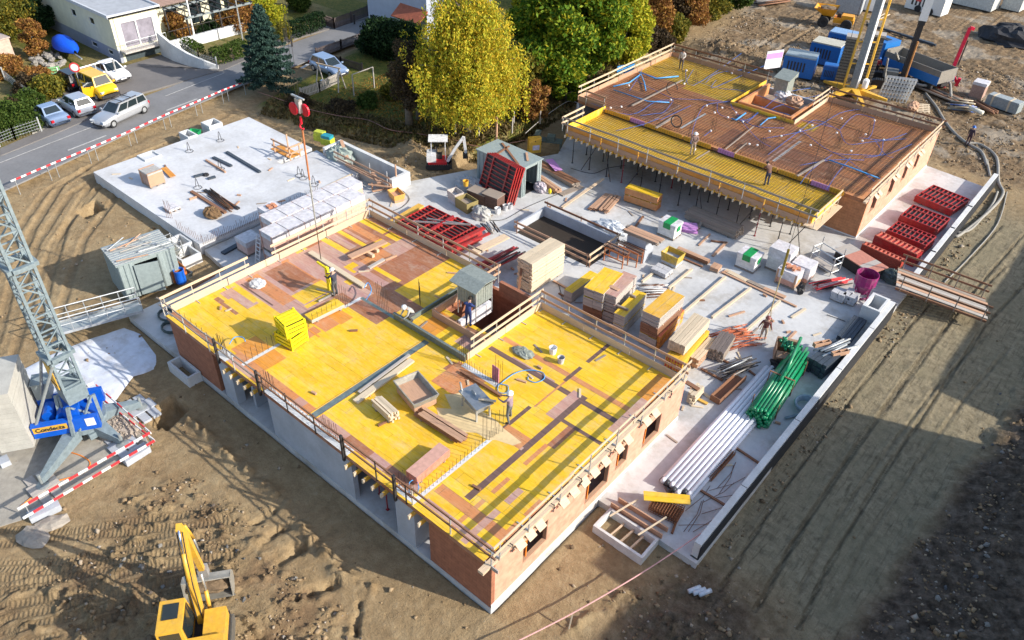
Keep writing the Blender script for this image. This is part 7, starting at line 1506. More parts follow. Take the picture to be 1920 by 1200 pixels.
bm=MB();bm.box(-.36,.36,-hw-.14,-hw-.10,3.2,4.5);s_=bm.build('sign_plate',yelp,cr)
def text(s,size,mat,parent,loc,rot,name='lettering',ext=.004):
    cu=bpy.data.curves.new(name,'FONT');cu.body=s;cu.size=size;cu.extrude=ext;cu.align_x='CENTER';cu.align_y='CENTER';cu.offset=size*.02
    t=bpy.data.objects.new(name,cu);COL.objects.link(t);dg=bpy.context.evaluated_depsgraph_get();me=bpy.data.meshes.new_from_object(t.evaluated_get(dg));bpy.data.objects.remove(t)
    me.materials.clear();me.materials.append(mat);o=bpy.data.objects.new(name,me);COL.objects.link(o);o.parent=parent;o.location=loc;o.rotation_euler=rot;return o
text('Condecta',.17,dsteel,s_,(0,-hw-.146,3.45),(math.pi/2,0,0))
bm=MB();bm.mesh8([(-hw-.05,-hw-.05,2.2),(hw+.05,-hw-.05,2.2),(hw+.05,hw+.05,2.2),(-hw-.05,hw+.05,2.2),(-hw-.08,-hw-.08,3.1),(hw+.08,-hw-.08,3.1),(hw+.08,hw+.08,3.1),(-hw-.08,hw+.08,3.1)]);bm.build('mast_foot',crg,cr)
for a,c,w in (((-.6,-.6,2.3),(.1,-1.0,.9),.14),((.6,-.6,2.3),(.9,-.9,.9),.14),((.6,.6,2.3),(.9,.5,.9),.14),((-.6,.6,2.3),(-.4,.6,.9),.14),((.6,-.5,2.2),(.2,.4,.9),.09),((.6,.5,2.3),(.9,-.6,1.0),.09),((-.6,-.5,2.3),(.7,-.9,1.0),.09)):bm=MB();bm.beam(a,c,w,w);bm.build('foot_strut',crg,cr)
# slewing platform, tail with winch and ballast, pointing to the lower left of the picture
th=math.atan2(-2.55,-1.6)
sp=thing('slewing_platform',None,None);sp.parent=cr;sp.rotation_euler.z=th
for k in ('label','category'):
    if k in sp:del sp[k]
bpy.data.objects.remove(sp)
ct_,st_=math.cos(th),math.sin(th)
def S(x,y,z):return (x*ct_-y*st_,x*st_+y*ct_,z)
def sbox(x0,x1,y0,y1,z0,z1):return [S(x0,y0,z0),S(x1,y0,z0),S(x1,y1,z0),S(x0,y1,z0),S(x0,y0,z1),S(x1,y0,z1),S(x1,y1,z1),S(x0,y1,z1)]
for y0,y1 in ((-1.05,-.8),(.8,1.05)):bm=MB();bm.mesh8(sbox(-.9,1.9,y0,y1,.95,1.7));bm.build('side_girder',crb,cr)
bm=MB();bm.mesh8(sbox(-.8,1.9,-.8,.8,.95,1.1));bm.build('deck',crb,cr)
bm=MB();a,c=V(S(.55,-.6,1.5)),V(S(.55,.6,1.5));bm.tube([a,c],.38,14);bm.build('winch_drum',crb,cr)
bm=MB();a,c=V(S(1.3,-.5,1.5)),V(S(1.3,.3,1.5));bm.tube([a,c],.26,12);bm.build('motor',crb,cr);bm=MB();bm.mesh8(sbox(-.1,.5,.15,.75,1.1,2.0));bm.build('gearbox',crb,cr)
bm=MB();bm.mesh8(sbox(1.2,1.85,-1.5,-.75,1.7,2.6));bm.mesh8(sbox(1.15,1.9,-1.55,-.7,2.6,2.66));bm.build('control_cabinet',M_metal('cabinet grey',(.30,.35,.36),.5,.2),cr)
for k in range(12):bm=MB();bm.mesh8(sbox(1.95+rnd.uniform(-.02,.02),3.3,-1.35,1.35,.75+k*.28,.75+k*.28+.268));bm.build('ballast_block',cpale,cr,bevel=.02)
for a,c in ((S(1.7,-.9,1.6),(-.45,-.45,4.9)),(S(1.7,.9,1.6),(.45,-.45,4.6))):bm=MB();bm.tube([a,c],.07,8);bm.build('mast_stay',M_metal('grey tube',(.33,.36,.36),.5,.3),cr)
bm=MB();bm.mesh8([S(.42,1.06,1.27),S(1.84,1.06,1.27),S(1.84,1.065,1.27),S(.42,1.065,1.27),S(.42,1.06,1.6),S(1.84,1.06,1.6),S(1.84,1.075,1.6),S(.42,1.075,1.6)]);s_=bm.build('name_plate',yelp,cr)
tx=text('Condecta',.31,dsteel,cr,S(1.13,1.085,1.435),(math.pi/2,0,th+math.pi),'lettering',.008)
bm=MB();bm.mesh8(sbox(-.75,-.35,1.055,1.07,1.2,1.65));bm.build('label_sheet',white,cr)
bm=MB();bm.lathe((0,0,0),[(1.0,.62),(1.05,.65),(1.05,.9),(1.0,.95)],24);bm.build('slewing_ring',crg,cr)
bm=MB();bm.box(-1.1,1.1,-.35,.35,.3,.62);bm.box(-.35,.35,.36,1.1,.3,.62);bm.box(-.35,.35,-1.1,-.36,.3,.62);bm.build('cross_frame',crg,cr)
legs=[(P(232,902,.35)),(P(70,915,.35)),V((CX-3.3,CY+1.6,.35)),V((CX-1.2,CY+3.0,.35))]
legs=[P(228,828,.35),P(78,905,.35),V((CX-3.0,CY-.6,.35)),V((CX+.6,CY+2.4,.35))]
for q in legs:
    e=q-V((CX,CY,0));u=V((e.x,e.y,0)).normalized();s=V((-u.y,u.x,0));bm=MB();a=u*.9
    bm.mesh8([a-s*.32+V((0,0,.35)),e*1+V((0,0,-.1))-s*.08,e+V((0,0,-.1))+s*.08,a+s*.32+V((0,0,.35)),a-s*.32+V((0,0,.95)),e-s*.1+V((0,0,.25)),e+s*.1+V((0,0,.25)),a+s*.32+V((0,0,.95))]);bm.build('outrigger',crg,cr)
    bm=MB();bm.tube([e+V((0,0,-.22)),e+V((0,0,.5))],.07,8);bm.lathe(e-V((0,0,.05)),[(.28,-.16),(.28,-.1),(.1,-.05)],12);bm.build('jack',M_metal('grey tube',(.33,.36,.36)),cr)
for k,q in enumerate(legs):
    o=thing('concrete_pad','crossed pale concrete sleepers under the %s outrigger of the crane' % ['right','front left','hidden left','rear'][k],'pad',(q.x,q.y,-.02));bm=MB()
    bm.box(-1.0,1.0,-.45,-.05,0,.14);bm.box(-1.0,1.0,.05,.45,0,.14);bm.box(-.35,.35,-.6,.6,.142,.2);bm.build('sleeper',w_grey if k ==1 else conc_wall,o)
for a,c,l in (((232,866),(277,838),'pale concrete kerb block under the barrier boards right of the crane'),((55,972),(112,945),'pale concrete kerb block under the barrier boards below the crane'),((165,745),(190,765),'pale concrete block behind the crane mast foot'),((0,870),(18,862),'pale slab end at the left edge under the ballast')):
    p,q=P(*a,.15),P(*c,.15);bm=MB();m=(p+q)/2;bm.beam(p-m,q-m,.5,.35);lab(bm.build('kerb_block',conc_wall,loc=m),l,'kerb block')
barrier((33,955),(283,810),.95,14,'upper of the two long red and white boards in front of the crane',.12);barrier((43,972),(290,826),.5,14,'lower of the two long red and white boards in front of the crane',.12)
barrier((283,812),(180,722),.95,10,'upper dusty barrier board right of the crane',.12);barrier((290,826),(175,735),.5,10,'lower dusty barrier board right of the crane',.12);barrier((175,718),(60,768),.95,8,'red and white board behind the crane',.14)
bm=MB();pts=smooth_path([P(*T9(x,y),.06) for x,y in ((500,985),(600,1015),(670,1060),(660,1110),(560,1170),(380,1230),(150,1400))],5);bm.tube(pts,.03,5);lab(bm.build('cable',orange,smooth=True),'orange cable lying under the crane','cable')
for px,s,rz,l in ((T14(390,330),(.75,.4,.16),1.2,'right'),(T14(260,430),(.8,.5,.18),.3,'left')):
    bm=MB();bm.blob((0,0,.05),s,77,0,12,6,.15);lab(bm.build('rock_slab',M_plain('pale rock slab',(.36,.32,.27),.9,0,.3,4,.6),loc=P(*px,0),rz=rz),l+' of two pale broken slabs lying on the soil below the barriers','rock')
# gravel patch and heap, geotextile
zz=MB();gc=P(*T9(880,810),0)
bm=MB();bm.blob((0,0,0),(1.3,.9,.45),3,0,26,12,.12);hp=lab(bm.build('gravel_heap',M_plain('pink grey gravel',(.45,.38,.32),.9,0,.5,12,1),loc=gc),'small heap of pinkish gravel beside the crane','gravel heap')
for k in range(150):pass
bm=MB()
for k in range(420):a=rnd.random()*6.3;r=rnd.random()**.6;q=(1.5*r*math.cos(a),1.1*r*math.sin(a));zt_=.45*math.sqrt(max(0,1-(q[0]/1.3)**2-(q[1]/.9)**2)) if (q[0]/1.3)**2+(q[1]/.9)**2 <1 else 0;s=rnd.uniform(.03,.07);bm.cbox((q[0],q[1],zt_+.02),(s,s*.8,s*.7),rz=a)
tag(bm.build('gravel',M_plain('pink grey gravel',(.45,.38,.32)),loc=gc+V((0,0,.02))),'loose gravel stones on and around the gravel heap','gravel',kind='stuff')
gp_=[P(*p,.05) for p in ((283,832),(178,728),(120,760),(-60,820),(-80,1010),(40,975))]
bm=MB();bm.prism([(p.x,p.y) for p in gp_],.0,.045,0);tag(bm.build('gravel_pad',M_concrete('gravel pad',(.36,.33,.28),3,(.22,.2,.17),.6,bump=1.0)),kind='structure')
gt=[(10,710),(100,662),(160,637),(232,613),(262,625),(292,665),(293,690),(250,705),(190,785),(130,800),(0,830),(-60,800)]
pg_=[P(*p,.06) for p in gt];bm=MB();nx=34;cxx=sum(p.x for p in pg_)/len(pg_);cyy=sum(p.y for p in pg_)/len(pg_)
ring=[]
for r in range(0,13):
    for i in range(96):
        t=i/96*len(pg_);k=int(t);p=pg_[k].lerp(pg_[(k+1) % len(pg_)],t-k);f=(r+1)/13;x,y=cxx+(p.x-cxx)*f,cyy+(p.y-cyy)*f
        ring.append((x,y,.07+.05*float(fbm(np.array([x]),np.array([y]),1.3,3)[0])+.03*math.sin(x*1.2+y*.6)-(.07 if r ==12 else 0)))
bm.v=ring+[(cxx,cyy,.08)]
for r in range(12):
    for i in range(96):j=(i+1) % 96;bm.f.append((r*96+i,(r+1)*96+i,(r+1)*96+j,r*96+j));bm.m.append(0);bm.uv +=[(0,0)]*4
for i in range(96):bm.f.append((len(ring),i,(i+1) % 96));bm.m.append(0);bm.uv +=[(0,0)]*3
lab(bm.build('geotextile',M_plain('white fleece',(.66,.70,.78),.9,0,.12,3,.4,dirt=(.42,.40,.38),dirt_amt=.5),smooth=True),'large wrinkled white fleece sheet spread on the soil behind the crane','fleece sheet')
# steel walkway bridge
wk=thing('walkway','grey steel access bridge with railings next to the ribbed container','walkway',(0,0,0));a,c=P(105,628,.9),P(268,583,.75);d=c-a;u=d.normalized();s=V((-u.y,u.x,0)).normalized()
bm=MB();bm.beam(a+s*.45,c+s*.45,1.0,.12);bm.build('deck',M_metal('walkway grey',(.42,.46,.46),.5,.3),wk)
for off in (-.1,1.0):
    bm=MB();bm.tube([a+s*off+V((0,0,1.0)),c+s*off+V((0,0,1.0))],.035,5);bm.tube([a+s*off+V((0,0,.55)),c+s*off+V((0,0,.55))],.03,5);bm.beam(a+s*off+V((0,0,.05)),c+s*off+V((0,0,.05)),.05,.16);bm.build('railing',steel,wk)
    for k in range(6):q=a+d*(k/5)+s*off;bm=MB();bm.tube([q,q+V((0,0,1.0))],.03,5);bm.build('post',steel,wk)
# ------------------------------------------------------------------ containers
def ribbed(mb,p,q,z0,z1,n,dep=.05):
    p,q=V(p),V(q);d=q-p;u=d.normalized();nn=V((u.y,-u.x,0));pts=[]
    for k in range(n):
        for t,o in ((0,0),(.15,dep),(.5,dep),(.65,0)):pts.append(p+d*((k+t)/n)+nn*o)
    pts.append(q)
    for a,c in zip(pts[:-1],pts[1:]):mb.face([V((a.x,a.y,z0)),V((c.x,c.y,z0)),V((c.x,c.y,z1)),V((a.x,a.y,z1))])
cgm=M_plain('container grey green',(.30,.36,.36),.55,.1,.15)
def container(label,loc,rz,lx,ly,h,openx,ribs=True,cat='container'):
    o=thing('tool_container',label,cat,loc,rz);bm=MB()
    ribbed(bm,(0,ly,0),(0,0,0),0,h,10);ribbed(bm,(lx,0,0),(lx,ly,0),0,h,10);ribbed(bm,(lx,ly,0),(0,ly,0),0,h,9)
    ribbed(bm,(0,0,0),(openx[0],0,0),0,h,3);ribbed(bm,(openx[1],0,0),(lx,0,0),0,h,2);bm.face([(openx[0],0,h-.2),(openx[1],0,h-.2),(openx[1],0,h),(openx[0],0,h)]);bm.build('wall',cgm,o)
    bm=MB();bm.box(.05,lx-.05,.05,ly-.05,.02,.06);bm.build('floor',dsteel,o)
    bm=MB();bm.box(-.08,lx+.08,-.08,ly+.08,h,h+.07);r=bm.build('roof',cgm,o)
    return o
o=container('ribbed grey green tool container with loose bars on its roof and door ajar',P(*T5(912,1060),.3),0,3.2,2.35,2.3,(.9,2.2))
o.location=V((-28.6,.9,.3));o.rotation_euler.z=math.radians(62)
o.location=P(*T5(960,1050),.3);e_=P(*T5(1290,930),.3);o.rotation_euler.z=math.atan2((e_-o.location).y,(e_-o.location).x)
bm=MB();bm.cbox((1.45,-.28,1.1),(1.3,.05,2.0),rz=-.25);bm.build('door',cgm,o)
bm=MB();[bm.box(-.08,3.28,y,y+.08,2.375,2.43) for y in np.arange(0,2.4,.24)];bm.build('roof_rib',steel,o)
for k in range(9):bm=MB();a=V((rnd.uniform(0,1.5),rnd.uniform(0,2),2.47));t=rnd.uniform(-.9,.9);bm.tube([a,a+V((1.8*math.cos(t),1.8*math.sin(t)*.6,.03))],.035,5);lab(bm.build('bar',[steel,w_pink,steel][k % 3],loc=(0,0,0)),'','') if False else None;o2=bm.build('loose_bar',[steel,w_pink,w_grey][k % 3],rz=o.rotation_euler.z,loc=o.location);lab(o2,'loose bar lying on the roof of the ribbed container','bar','bars on the ribbed container roof')
a=V((-20.0,25.55,GY));c=V((-19.95,27.7,GY));rz=math.atan2((c-a).y,(c-a).x);o=container('grey green tool container behind the leaning red panels, its doorway open',a,rz,2.2,4.3,2.25,(.5,1.7))
for p_,q_,m,l in ((( .2,.5),(1.9,3.6),w_brown,'brown plank lying diagonally on the grey tool container roof'),((.1,2.6),(1.9,2.9),w_brown,'short brown plank across the rear of the grey tool container roof'),((1.1,.4),(2.0,1.3),w_pink,'pinkish lath near the front of the grey tool container roof')):
    R_=Matrix.Rotation(rz,3,'Z');p,q=a+R_ @ V((*p_,2.38)),a+R_ @ V((*q_,2.38));bm=MB();bm.beam(p,q,.16,.05);lab(bm.build('plank',m),l,'plank')
bm=MB();bm.beam((0,0,0),(0,0,2.4),.12,.12);lab(bm.build('timber_post',w_pink,loc=P(*KQ(712,290),.7)),'lone upright timber post behind the grey tool container','post')
# kiosk on the deck
ko=thing('site_kiosk','small grey sheet metal kiosk with sloping roof standing in the shaft of the nearest house','kiosk',(-11.25,10.0,ZD+.15));ko.scale=(.8,.8,.95)
for x,y in ((0,0),(1.55,0),(0,1.5),(1.55,1.5)):bm=MB();bm.beam((x,y,0),(x,y,2.0),.05,.05);bm.build('post',steel,ko)
kg=M_plain('kiosk grey',(.30,.33,.30),.5,.2)
bm=MB();ribbed(bm,(0,0,0),(1.55,0,0),.9,2.0,7,.03);ribbed(bm,(1.55,0,0),(1.55,1.5,0),1.0,2.0,7,.03);ribbed(bm,(1.55,1.5,0),(0,1.5,0),.8,2.0,7,.03);bm.build('wall',kg,ko)
bm=MB();bm.mesh8([(-.5,-.25,1.98),(1.75,-.25,1.98),(1.75,.7,2.25),(-.5,.7,2.25),(-.5,-.25,2.02),(1.75,-.25,2.02),(1.75,.7,2.29),(-.5,.7,2.29)]);bm.mesh8([(-.5,.7,2.25),(1.75,.7,2.25),(1.75,1.75,2.2),(-.5,1.75,2.2),(-.5,.7,2.29),(1.75,.7,2.29),(1.75,1.75,2.24),(-.5,1.75,2.24)]);bm.build('roof',kg,ko)
ko2=thing('site_kiosk','small grey sheet metal box on the far roof beside its rubble filled shaft','kiosk',P(1452,172,ZE+.3));bm=MB();bm.box(-.1,1.0,-.1,1.2,0,1.2);bm.build('wall',kg,ko2);bm=MB();bm.mesh8([(-.25,-.25,1.2),(1.15,-.25,1.2),(1.15,1.35,1.2),(-.25,1.35,1.2),(-.25,-.25,1.25),(1.15,-.25,1.25),(1.15,1.35,1.6),(-.25,1.35,1.6)]);bm.build('roof',kg,ko2)
for px,m,l in (((1468,178),wrap,'white rubble bag in the far roof shaft'),((1490,190),w_pink,'heap of offcuts in the far roof shaft')):tarp('rubbish_heap',l,px,ZE+.2,(.7,.6,.4),m,17,'rubbish')
# deck objects
ystk=[(K1(915,1000),0)]
def ycrate(label,loc,rz,tilt=0):
    o=thing('steel_crate',label,'crate',loc,rz);o.rotation_euler.x=tilt;o.scale=(.9,.9,.9)
    bm=MB()
    for x in (-.6,.6):
        for y in (-.55,.55):bm.beam((x,y,0),(x,y,.8),.1,.1)
    bm.build('corner_post',yell,o)
    for a,c in (((-.6,-.57),(.6,-.57)),((-.6,.57),(.6,.57))):bm=MB();[bm.box(a[0],c[0],a[1]-.03,a[1]+.03,z_,z_+.16) for z_ in (.08,.33,.58)];bm.build('side_panel',yell,o)
    for x in (-.62,.62):bm=MB();[bm.box(x-.03,x+.03,-.5,.5,z_,z_+.16) for z_ in (.08,.33,.58)];bm.build('side_panel',yell,o)
    for x in (-.4,-.13,.13,.4):bm=MB();bm.box(x-.1,x+.1,-.52,.52,.74,.8);bm.build('slat',yell,o)
    bm=MB();bm.box(-.56,.56,-.5,.5,.2,.7);bm.build('contents',dsteel,o)
    return o
yp=P(529,657,ZD)+V((-.2,.75,0));ycrate('lower of two bright yellow steel crates stacked on the deck',yp,.12);ycrate('upper of two bright yellow steel crates stacked on the deck, slightly twisted',yp+V((.02,.08,.75)),-.16,.04)
for a,b_,c_,h,l,tp,sd in ((K1(1145,1000),K1(1390,880),K1(1350,830),.28,'yellow topped board pack lying on two battens near the yellow crates',ply_y,w_grey),(T10(1200,1190),T10(1450,975),T10(1390,905),.5,'pinkish red brick like plank pack at the front edge of the deck',M_plain('pinkish pack top',(.58,.33,.26),.7,0,.2,4),M_plain('red foil pack',(.60,.22,.16),.6,0,.3,3))):
    board_stack('board_pack',l,'board pack',a,b_,c_,zb=ZD+.004,h=h,top=tp,side=sd,nlay=2 if h <.3 else 5,jit=.01)
for a,c,w,m,l,g_ in ((T10(745,615),T10(1170,300),.32,w_pale,'long pale aluminium trimmed beam beside the grey joint on the deck',None),(T10(770,545),T10(1150,262),.14,w_grey,'second pale beam lying against the first one beside the grey joint',None),(K1(1125,490),K1(1535,750),.30,w_pale,'long pale double beam lying behind the worker with the yellow frame',None),(K1(1420,530),K1(1690,410),.42,w_pink,'wide pink plank raised on two blocks on the brown part of the deck',None),(K1(1565,610),K1(1680,545),.2,w_grey,'narrow grey plank behind the wide pink plank',None),(K1(1690,550),K1(1775,515),.1,w_pink,'thin lath continuing the narrow grey plank',None),(T10(1540,385),T10(1840,570),.14,w_brown,'dark thin board leaning towards the table saw',None),(T10(1580,60),T10(1740,145),.25,w_brown,'short brown board by the shaft on the deck',None),(K1(1190,860),K1(1330,790),.06,w_grey,'thin grey batten under the yellow frame',None)):
    plank(a,c,w,.1,ZD+.09 if 'wide' not in l else ZD+.28,m,l)
for px in (K1(1580,520),K1(1615,482)):bm=MB();bm.cbox((0,0,.1),(.5,.18,.19),rz=0);lab(bm.build('wood_block',w_new,loc=P(*px,ZD)),'short wood block under the wide pink plank','block','blocks under the wide pink plank')
board_stack('timber_stack','small bundle of short grey H beams on the deck beside the steel trough','timber stack',T10(1000,720),T10(870,600),T10(940,560),zb=ZD+.004,h=.55,side=w_pale,top=w_pale,nlay=4,cols=5,jit=.1)
board_stack('timber_stack','long slim pile of old brown planks below the steel trough','timber stack',T10(1510,900),T10(1185,690),T10(1265,655),zb=ZD+.004,h=.32,side=w_brown,top=w_pink,nlay=3,cols=3,jit=.25)
ts=thing('table_saw','galvanised table saw with a board on it beside the sawing worker','table saw',P(*T10(1650,680),ZD),math.radians(-15))
for x in (-.6,.6):
    for y in (-.35,.35):bm=MB();bm.beam((x,y,0),(x*.9,y*.9,.8),.07,.07);bm.build('leg',steel,ts)
bm=MB();bm.box(-.75,.75,-.45,.45,.8,.86);bm.build('table_top',M_metal('saw table',(.42,.44,.45),.35,.7),ts);bm=MB();bm.box(-.5,.5,-.3,.3,.35,.78);bm.build('housing',M_metal('saw body',(.32,.33,.33),.5,.4),ts);bm=MB();bm.lathe((-.2,0,.88),[(.02,-.01),(.2,-.004),(.2,.004),(.02,.01)],16,0,'y');bm.build('blade',steel,ts);bm=MB();bm.beam((-.7,-.3,.86),(-.75,-.35,1.3),.06,.1);bm.build('guard_arm',steel,ts)
plank(T11(-250,590),T11(-120,610),.12,.04,ZD+.93,w_pale,'pale board being pushed over the table saw')
# sawdust on the deck around the saw
bm=MB();c0=P(*T10(1620,740),ZD+.006);
for i in range(20):a=i/20*6.283;r=1+.3*math.sin(3*a+1)+.15*math.sin(7*a);bm.v.append((c0.x+1.9*r*math.cos(a),c0.y+.9*r*math.sin(a),ZD+.006))
bm.f.append(tuple(range(20)));bm.m.append(0);bm.uv +=[(0,0)]*20
mt=M_plain('sawdust',(.72,.55,.30),.95,0,.15,3);tag(bm.build('sawdust',mt),'pale sawdust spread around the table saw','sawdust',kind='stuff')
bm=MB();q=P(*K2(605,700),ZD);
for k in range(5):bm.box(-.0+.09*k,.08+.09*k,0,.05,0,.85)
lab(bm.build('joint_strip',M_plain('pink plastic strip',(.55,.20,.28),.6),loc=q-V((.3,0,0)),rz=-.1),'upright pink ribbed strip standing between starter bars on the deck','joint strip')
def hose(pts,z,r,mat,l,cat='hose',dz=0):bm=MB();bm.tube(smooth_path([P(*p,z+(dz if i % 2 else 0)) for i,p in enumerate(pts)],5),r,6);lab(bm.build('hose',mat,smooth=True),l,cat)
hose([K2(630,720),K2(740,640),K2(850,615),K2(950,635),K2(960,680),K2(900,708),K2(845,690),K2(840,665)],ZD+.04,.022,bluel,'light blue hose curling over the right half of the deck');hose([K2(630,720),K2(690,735),K2(680,785),K2(620,780),K2(615,735),K2(640,715)],ZD+.04,.02,bluel,'light blue hose loop at the foot of the pink strip')
hose([T15(1150,100),T15(1150,20),T15(1200,0),T15(1220,50),T15(1210,100)],ZD+.05,.02,bluel,'blue hose loop among starter bars at the front edge',dz=.5)
hose([K1(520,1180),K1(560,1130),K1(620,1130),K1(640,1160)],ZD+.3,.025,bluel,'light blue conduit arch on the left part of the deck');hose([K1(1530,760),K1(1560,720),K1(1585,780),K1(1545,850)],ZD+.5,.025,bluel,'light blue conduit bent over the middle of the deck')
bm=MB();bm.tube([V((.55*math.cos(t*.6),.4*math.sin(t*.6),.04+.004*t)) for t in range(44)],.045,6);lab(bm.build('cable_coil',M_plain('grey black hose',(.06,.09,.09),.6),smooth=True,loc=P(*K1(80,1070),GY)),'nearer coil of dark hose on the slab left of the nearest house','hose');bm=MB();bm.tube([V((.6*math.cos(t*.6),.45*math.sin(t*.6),.04+.004*t)) for t in range(40)],.045,6);lab(bm.build('cable_coil',M_plain('grey black hose',(.06,.09,.09)),smooth=True,loc=P(*K1(60,975),GY)),'farther coil of dark hose on the slab left of the nearest house','hose')
plank(T5(1670,700),T5(1850,600),.35,.12,GY+.08,dkb,'long dark channel on the strip of slab left of the wrapped bricks',cat='channel',name='channel');plank(T5(1440,960),T5(1610,860),.12,.1,GY+.05,w_brown,'thin brown batten on the strip of slab in front of the raised slab',cat='batten',name='batten');plank(T5(1260,1010),T5(1470,930),.15,.1,GY+.05,w_brown,'long brown batten beside the left rail of the nearest house',cat='batten',name='batten')
# lifting frame, ropes and hooks
lf=thing('lifting_frame','bright yellow steel lifting frame hanging from the crane rope beside a worker','lifting frame',(0,0,0));f0=P(*K1(1290,800),ZD+.02);f1=V((f0.x-.55,f0.y+.15,ZD+1.35))
for o_ in (0,.35):bm=MB();bm.beam(f0+V((-o_,.1,0)),f1+V((-o_*.3+.2,0,.1)),.12,.12);bm.build('beam',yell,lf)
bm=MB();bm.beam(f1+V((.2,0,0)),f1+V((-.75,.1,-.05)),.1,.1);bm.build('beam',yell,lf);bm=MB();bm.beam(f0,f0+V((-.9,-.3,0)),.07,.07);bm.build('foot',w_grey,lf)
hx,hy=-18.65,7.25
hk=thing('hook_block','red crane hook block hanging above the raised slab','hook block',(hx,hy,12.6))
for s in (-1,1):bm=MB();bm.lathe((0,s*.12,.35),[(.06,-.05),(.30,-.04),(.30,.04),(.06,.05)],16,0,'y');b_=bm.build('sheave',M_plain('signal red',(.75,.005,.03),.4),hk);b_.location.x=s*.27
bm=MB();bm.cbox((0,0,.55),(.28,.2,.7));bm.cbox((0,0,.95),(.9,.1,.06));bm.build('frame',steel,hk);bm=MB();bm.tube([(0,0,0),(0,0,-.35)],.06,6);bm.tube([V((.14*math.cos(t),0,-.5+.14*math.sin(t))) for t in np.linspace(1.57,5.8,9)],.045,6);bm.build('hook',M_plain('signal red',(.75,.005,.03)),hk)
rp=thing('crane_rope','crane rope with orange sling running from the red hook down to the yellow frame','rope',(0,0,0));bm=MB();bm.tube([(hx,hy,12.0),(hx,hy,9.3)],.05,6);bm.build('sling',M_plain('orange sling',(.50,.18,.07),.8),rp);bm=MB();bm.tube([(hx,hy,9.3),(hx,hy,6.6)],.045,6);bm.build('rod',steel,rp);bm=MB();bm.tube([(hx,hy,6.6),(hx,hy,4.6)],.025,5);bm.build('chain',rustd,rp)
for s in (-.12,.12):bm=MB();bm.tube([(hx+s,hy,13.6),(hx+s,hy,28)],.010,4);bm.build('rope',dsteel,rp)
r2=thing('crane_rope','black and yellow crane rope with two slings above the worker in the checked shirt','rope',(0,0,0));wx,wy=.2,22.9
bm=MB();bm.tube([(wx,wy,2.2),(wx,wy,4.6)],.03,6);bm.build('sling',tan,r2);bm=MB();bm.tube([(wx,wy,4.6),(wx,wy,6.2)],.07,6);bm.build('hook_block',M_plain('hook black yellow',(.25,.18,.02)),r2);bm=MB();bm.tube([(wx,wy,6.2),(wx,wy,30)],.012,4);bm.build('rope',dsteel,r2)
for s in (-.25,.25):bm=MB();bm.tube([(wx,wy,2.3),(wx+s,wy+s*.5,.8)],.025,5);bm.build('sling',tan,r2)
# ------------------------------------------------------------------ excavators
def tracks(o,L_,w,gauge,h,mat=rubber):
    for s in (-1,1):
        bm=MB();n=20;pts=[]
        for i in range(n):t=i/n*2*math.pi;x=(L_/2-h/2)*(1 if math.cos(t) >0 else -1)+h/2*math.cos(t);pts.append((x,h/2+h/2*math.sin(t)))
        bm.sweep(pts,(0,s*gauge/2,0),(1,0,0),(0,0,1),(0,1,0),w);tr=bm.build('crawler_track',mat,o)
        bm=MB()
        for k in range(int(L_/.17)):x=-L_/2+h/3+k*.17;[bm.box(x-.03,x+.03,s*gauge/2-w/2-.01,s*gauge/2+w/2+.01,z0,z1) for z0,z1 in ((h-.01,h+.03),) if abs(x) <L_/2-h/3]
        bm.build('grouser',M_metal('worn track',(.20,.19,.17),.6,.5),tr)
EX=V((-6.65,-8.4,0));eh=math.radians(143)
ex=thing('excavator','yellow crawler excavator at the lower left with its raised boom and wide bucket','excavator',EX,eh)
ex.scale=(.88,.88,.97);tracks(ex,3.2,.5,1.9,.7,M_metal('worn track',(.20,.19,.17),.6,.5))
bm=MB();bm.box(-1.0,1.0,-.7,.7,.35,.85);bm.build('undercarriage',dsteel,ex)
bm=MB();bm.box(-1.7,1.2,-1.2,1.2,.9,1.25);bm.build('platform',dsteel,ex,bevel=.05)
bm=MB();bm.box(-1.65,-.35,-1.22,1.22,1.25,2.05);bm.build('engine_hood',yelp,ex,bevel=.12)
bm=MB();bm.box(-.3,1.0,-1.2,-.35,1.25,1.85);bm.build('tank_cover',yelp,ex,bevel=.12)
bm=MB();bm.mesh8([(-.5,.15,1.25),(1.25,.15,1.25),(1.25,1.2,1.25),(-.5,1.2,1.25),(-.5,.2,2.85),(.95,.2,2.85),(.95,1.15,2.85),(-.5,1.15,2.85)]);cb_=bm.build('cab',yelp,ex,bevel=.05)
bm=MB();bm.box(.05,.75,.38,.98,2.86,2.88);bm.build('roof_window',glass,cb_)
bm=MB();bm.mesh8([(1.262,.25,1.5),(1.262,1.1,1.5),(1.264,1.1,1.5),(1.264,.25,1.5),(1.0,.28,2.72),(1.0,1.07,2.72),(1.02,1.07,2.72),(1.02,.28,2.72)]);bm.build('windscreen',glass,cb_)
for y,yt,s in ((.13,.175,-1),(1.21,1.165,1)):bm=MB();bm.mesh8([(-.3,y,1.55),(1.05,y,1.55),(1.05,y+.012*s,1.55),(-.3,y+.012*s,1.55),(-.35,yt,2.7),(.85,yt,2.7),(.85,yt+.012*s,2.7),(-.35,yt+.012*s,2.7)]);bm.build('side_window',glass,cb_)
bm=MB();bm.box(-.52,-.505,.3,1.05,1.9,2.7);bm.build('rear_window',glass,cb_)
e_foot=V((1.0,-.1,1.15));
def ex_at(px,z):q=P(*px,z)-EX;R_=Matrix.Rotation(-eh,3,'Z');return R_ @ q
def bplate(pts,y,w,name,mat=yelp,parent=ex):bm=MB();bm.sweep(pts,(0,y,0),(1,0,0),(0,0,1),(0,1,0),w);return bm.build(name,mat,parent)
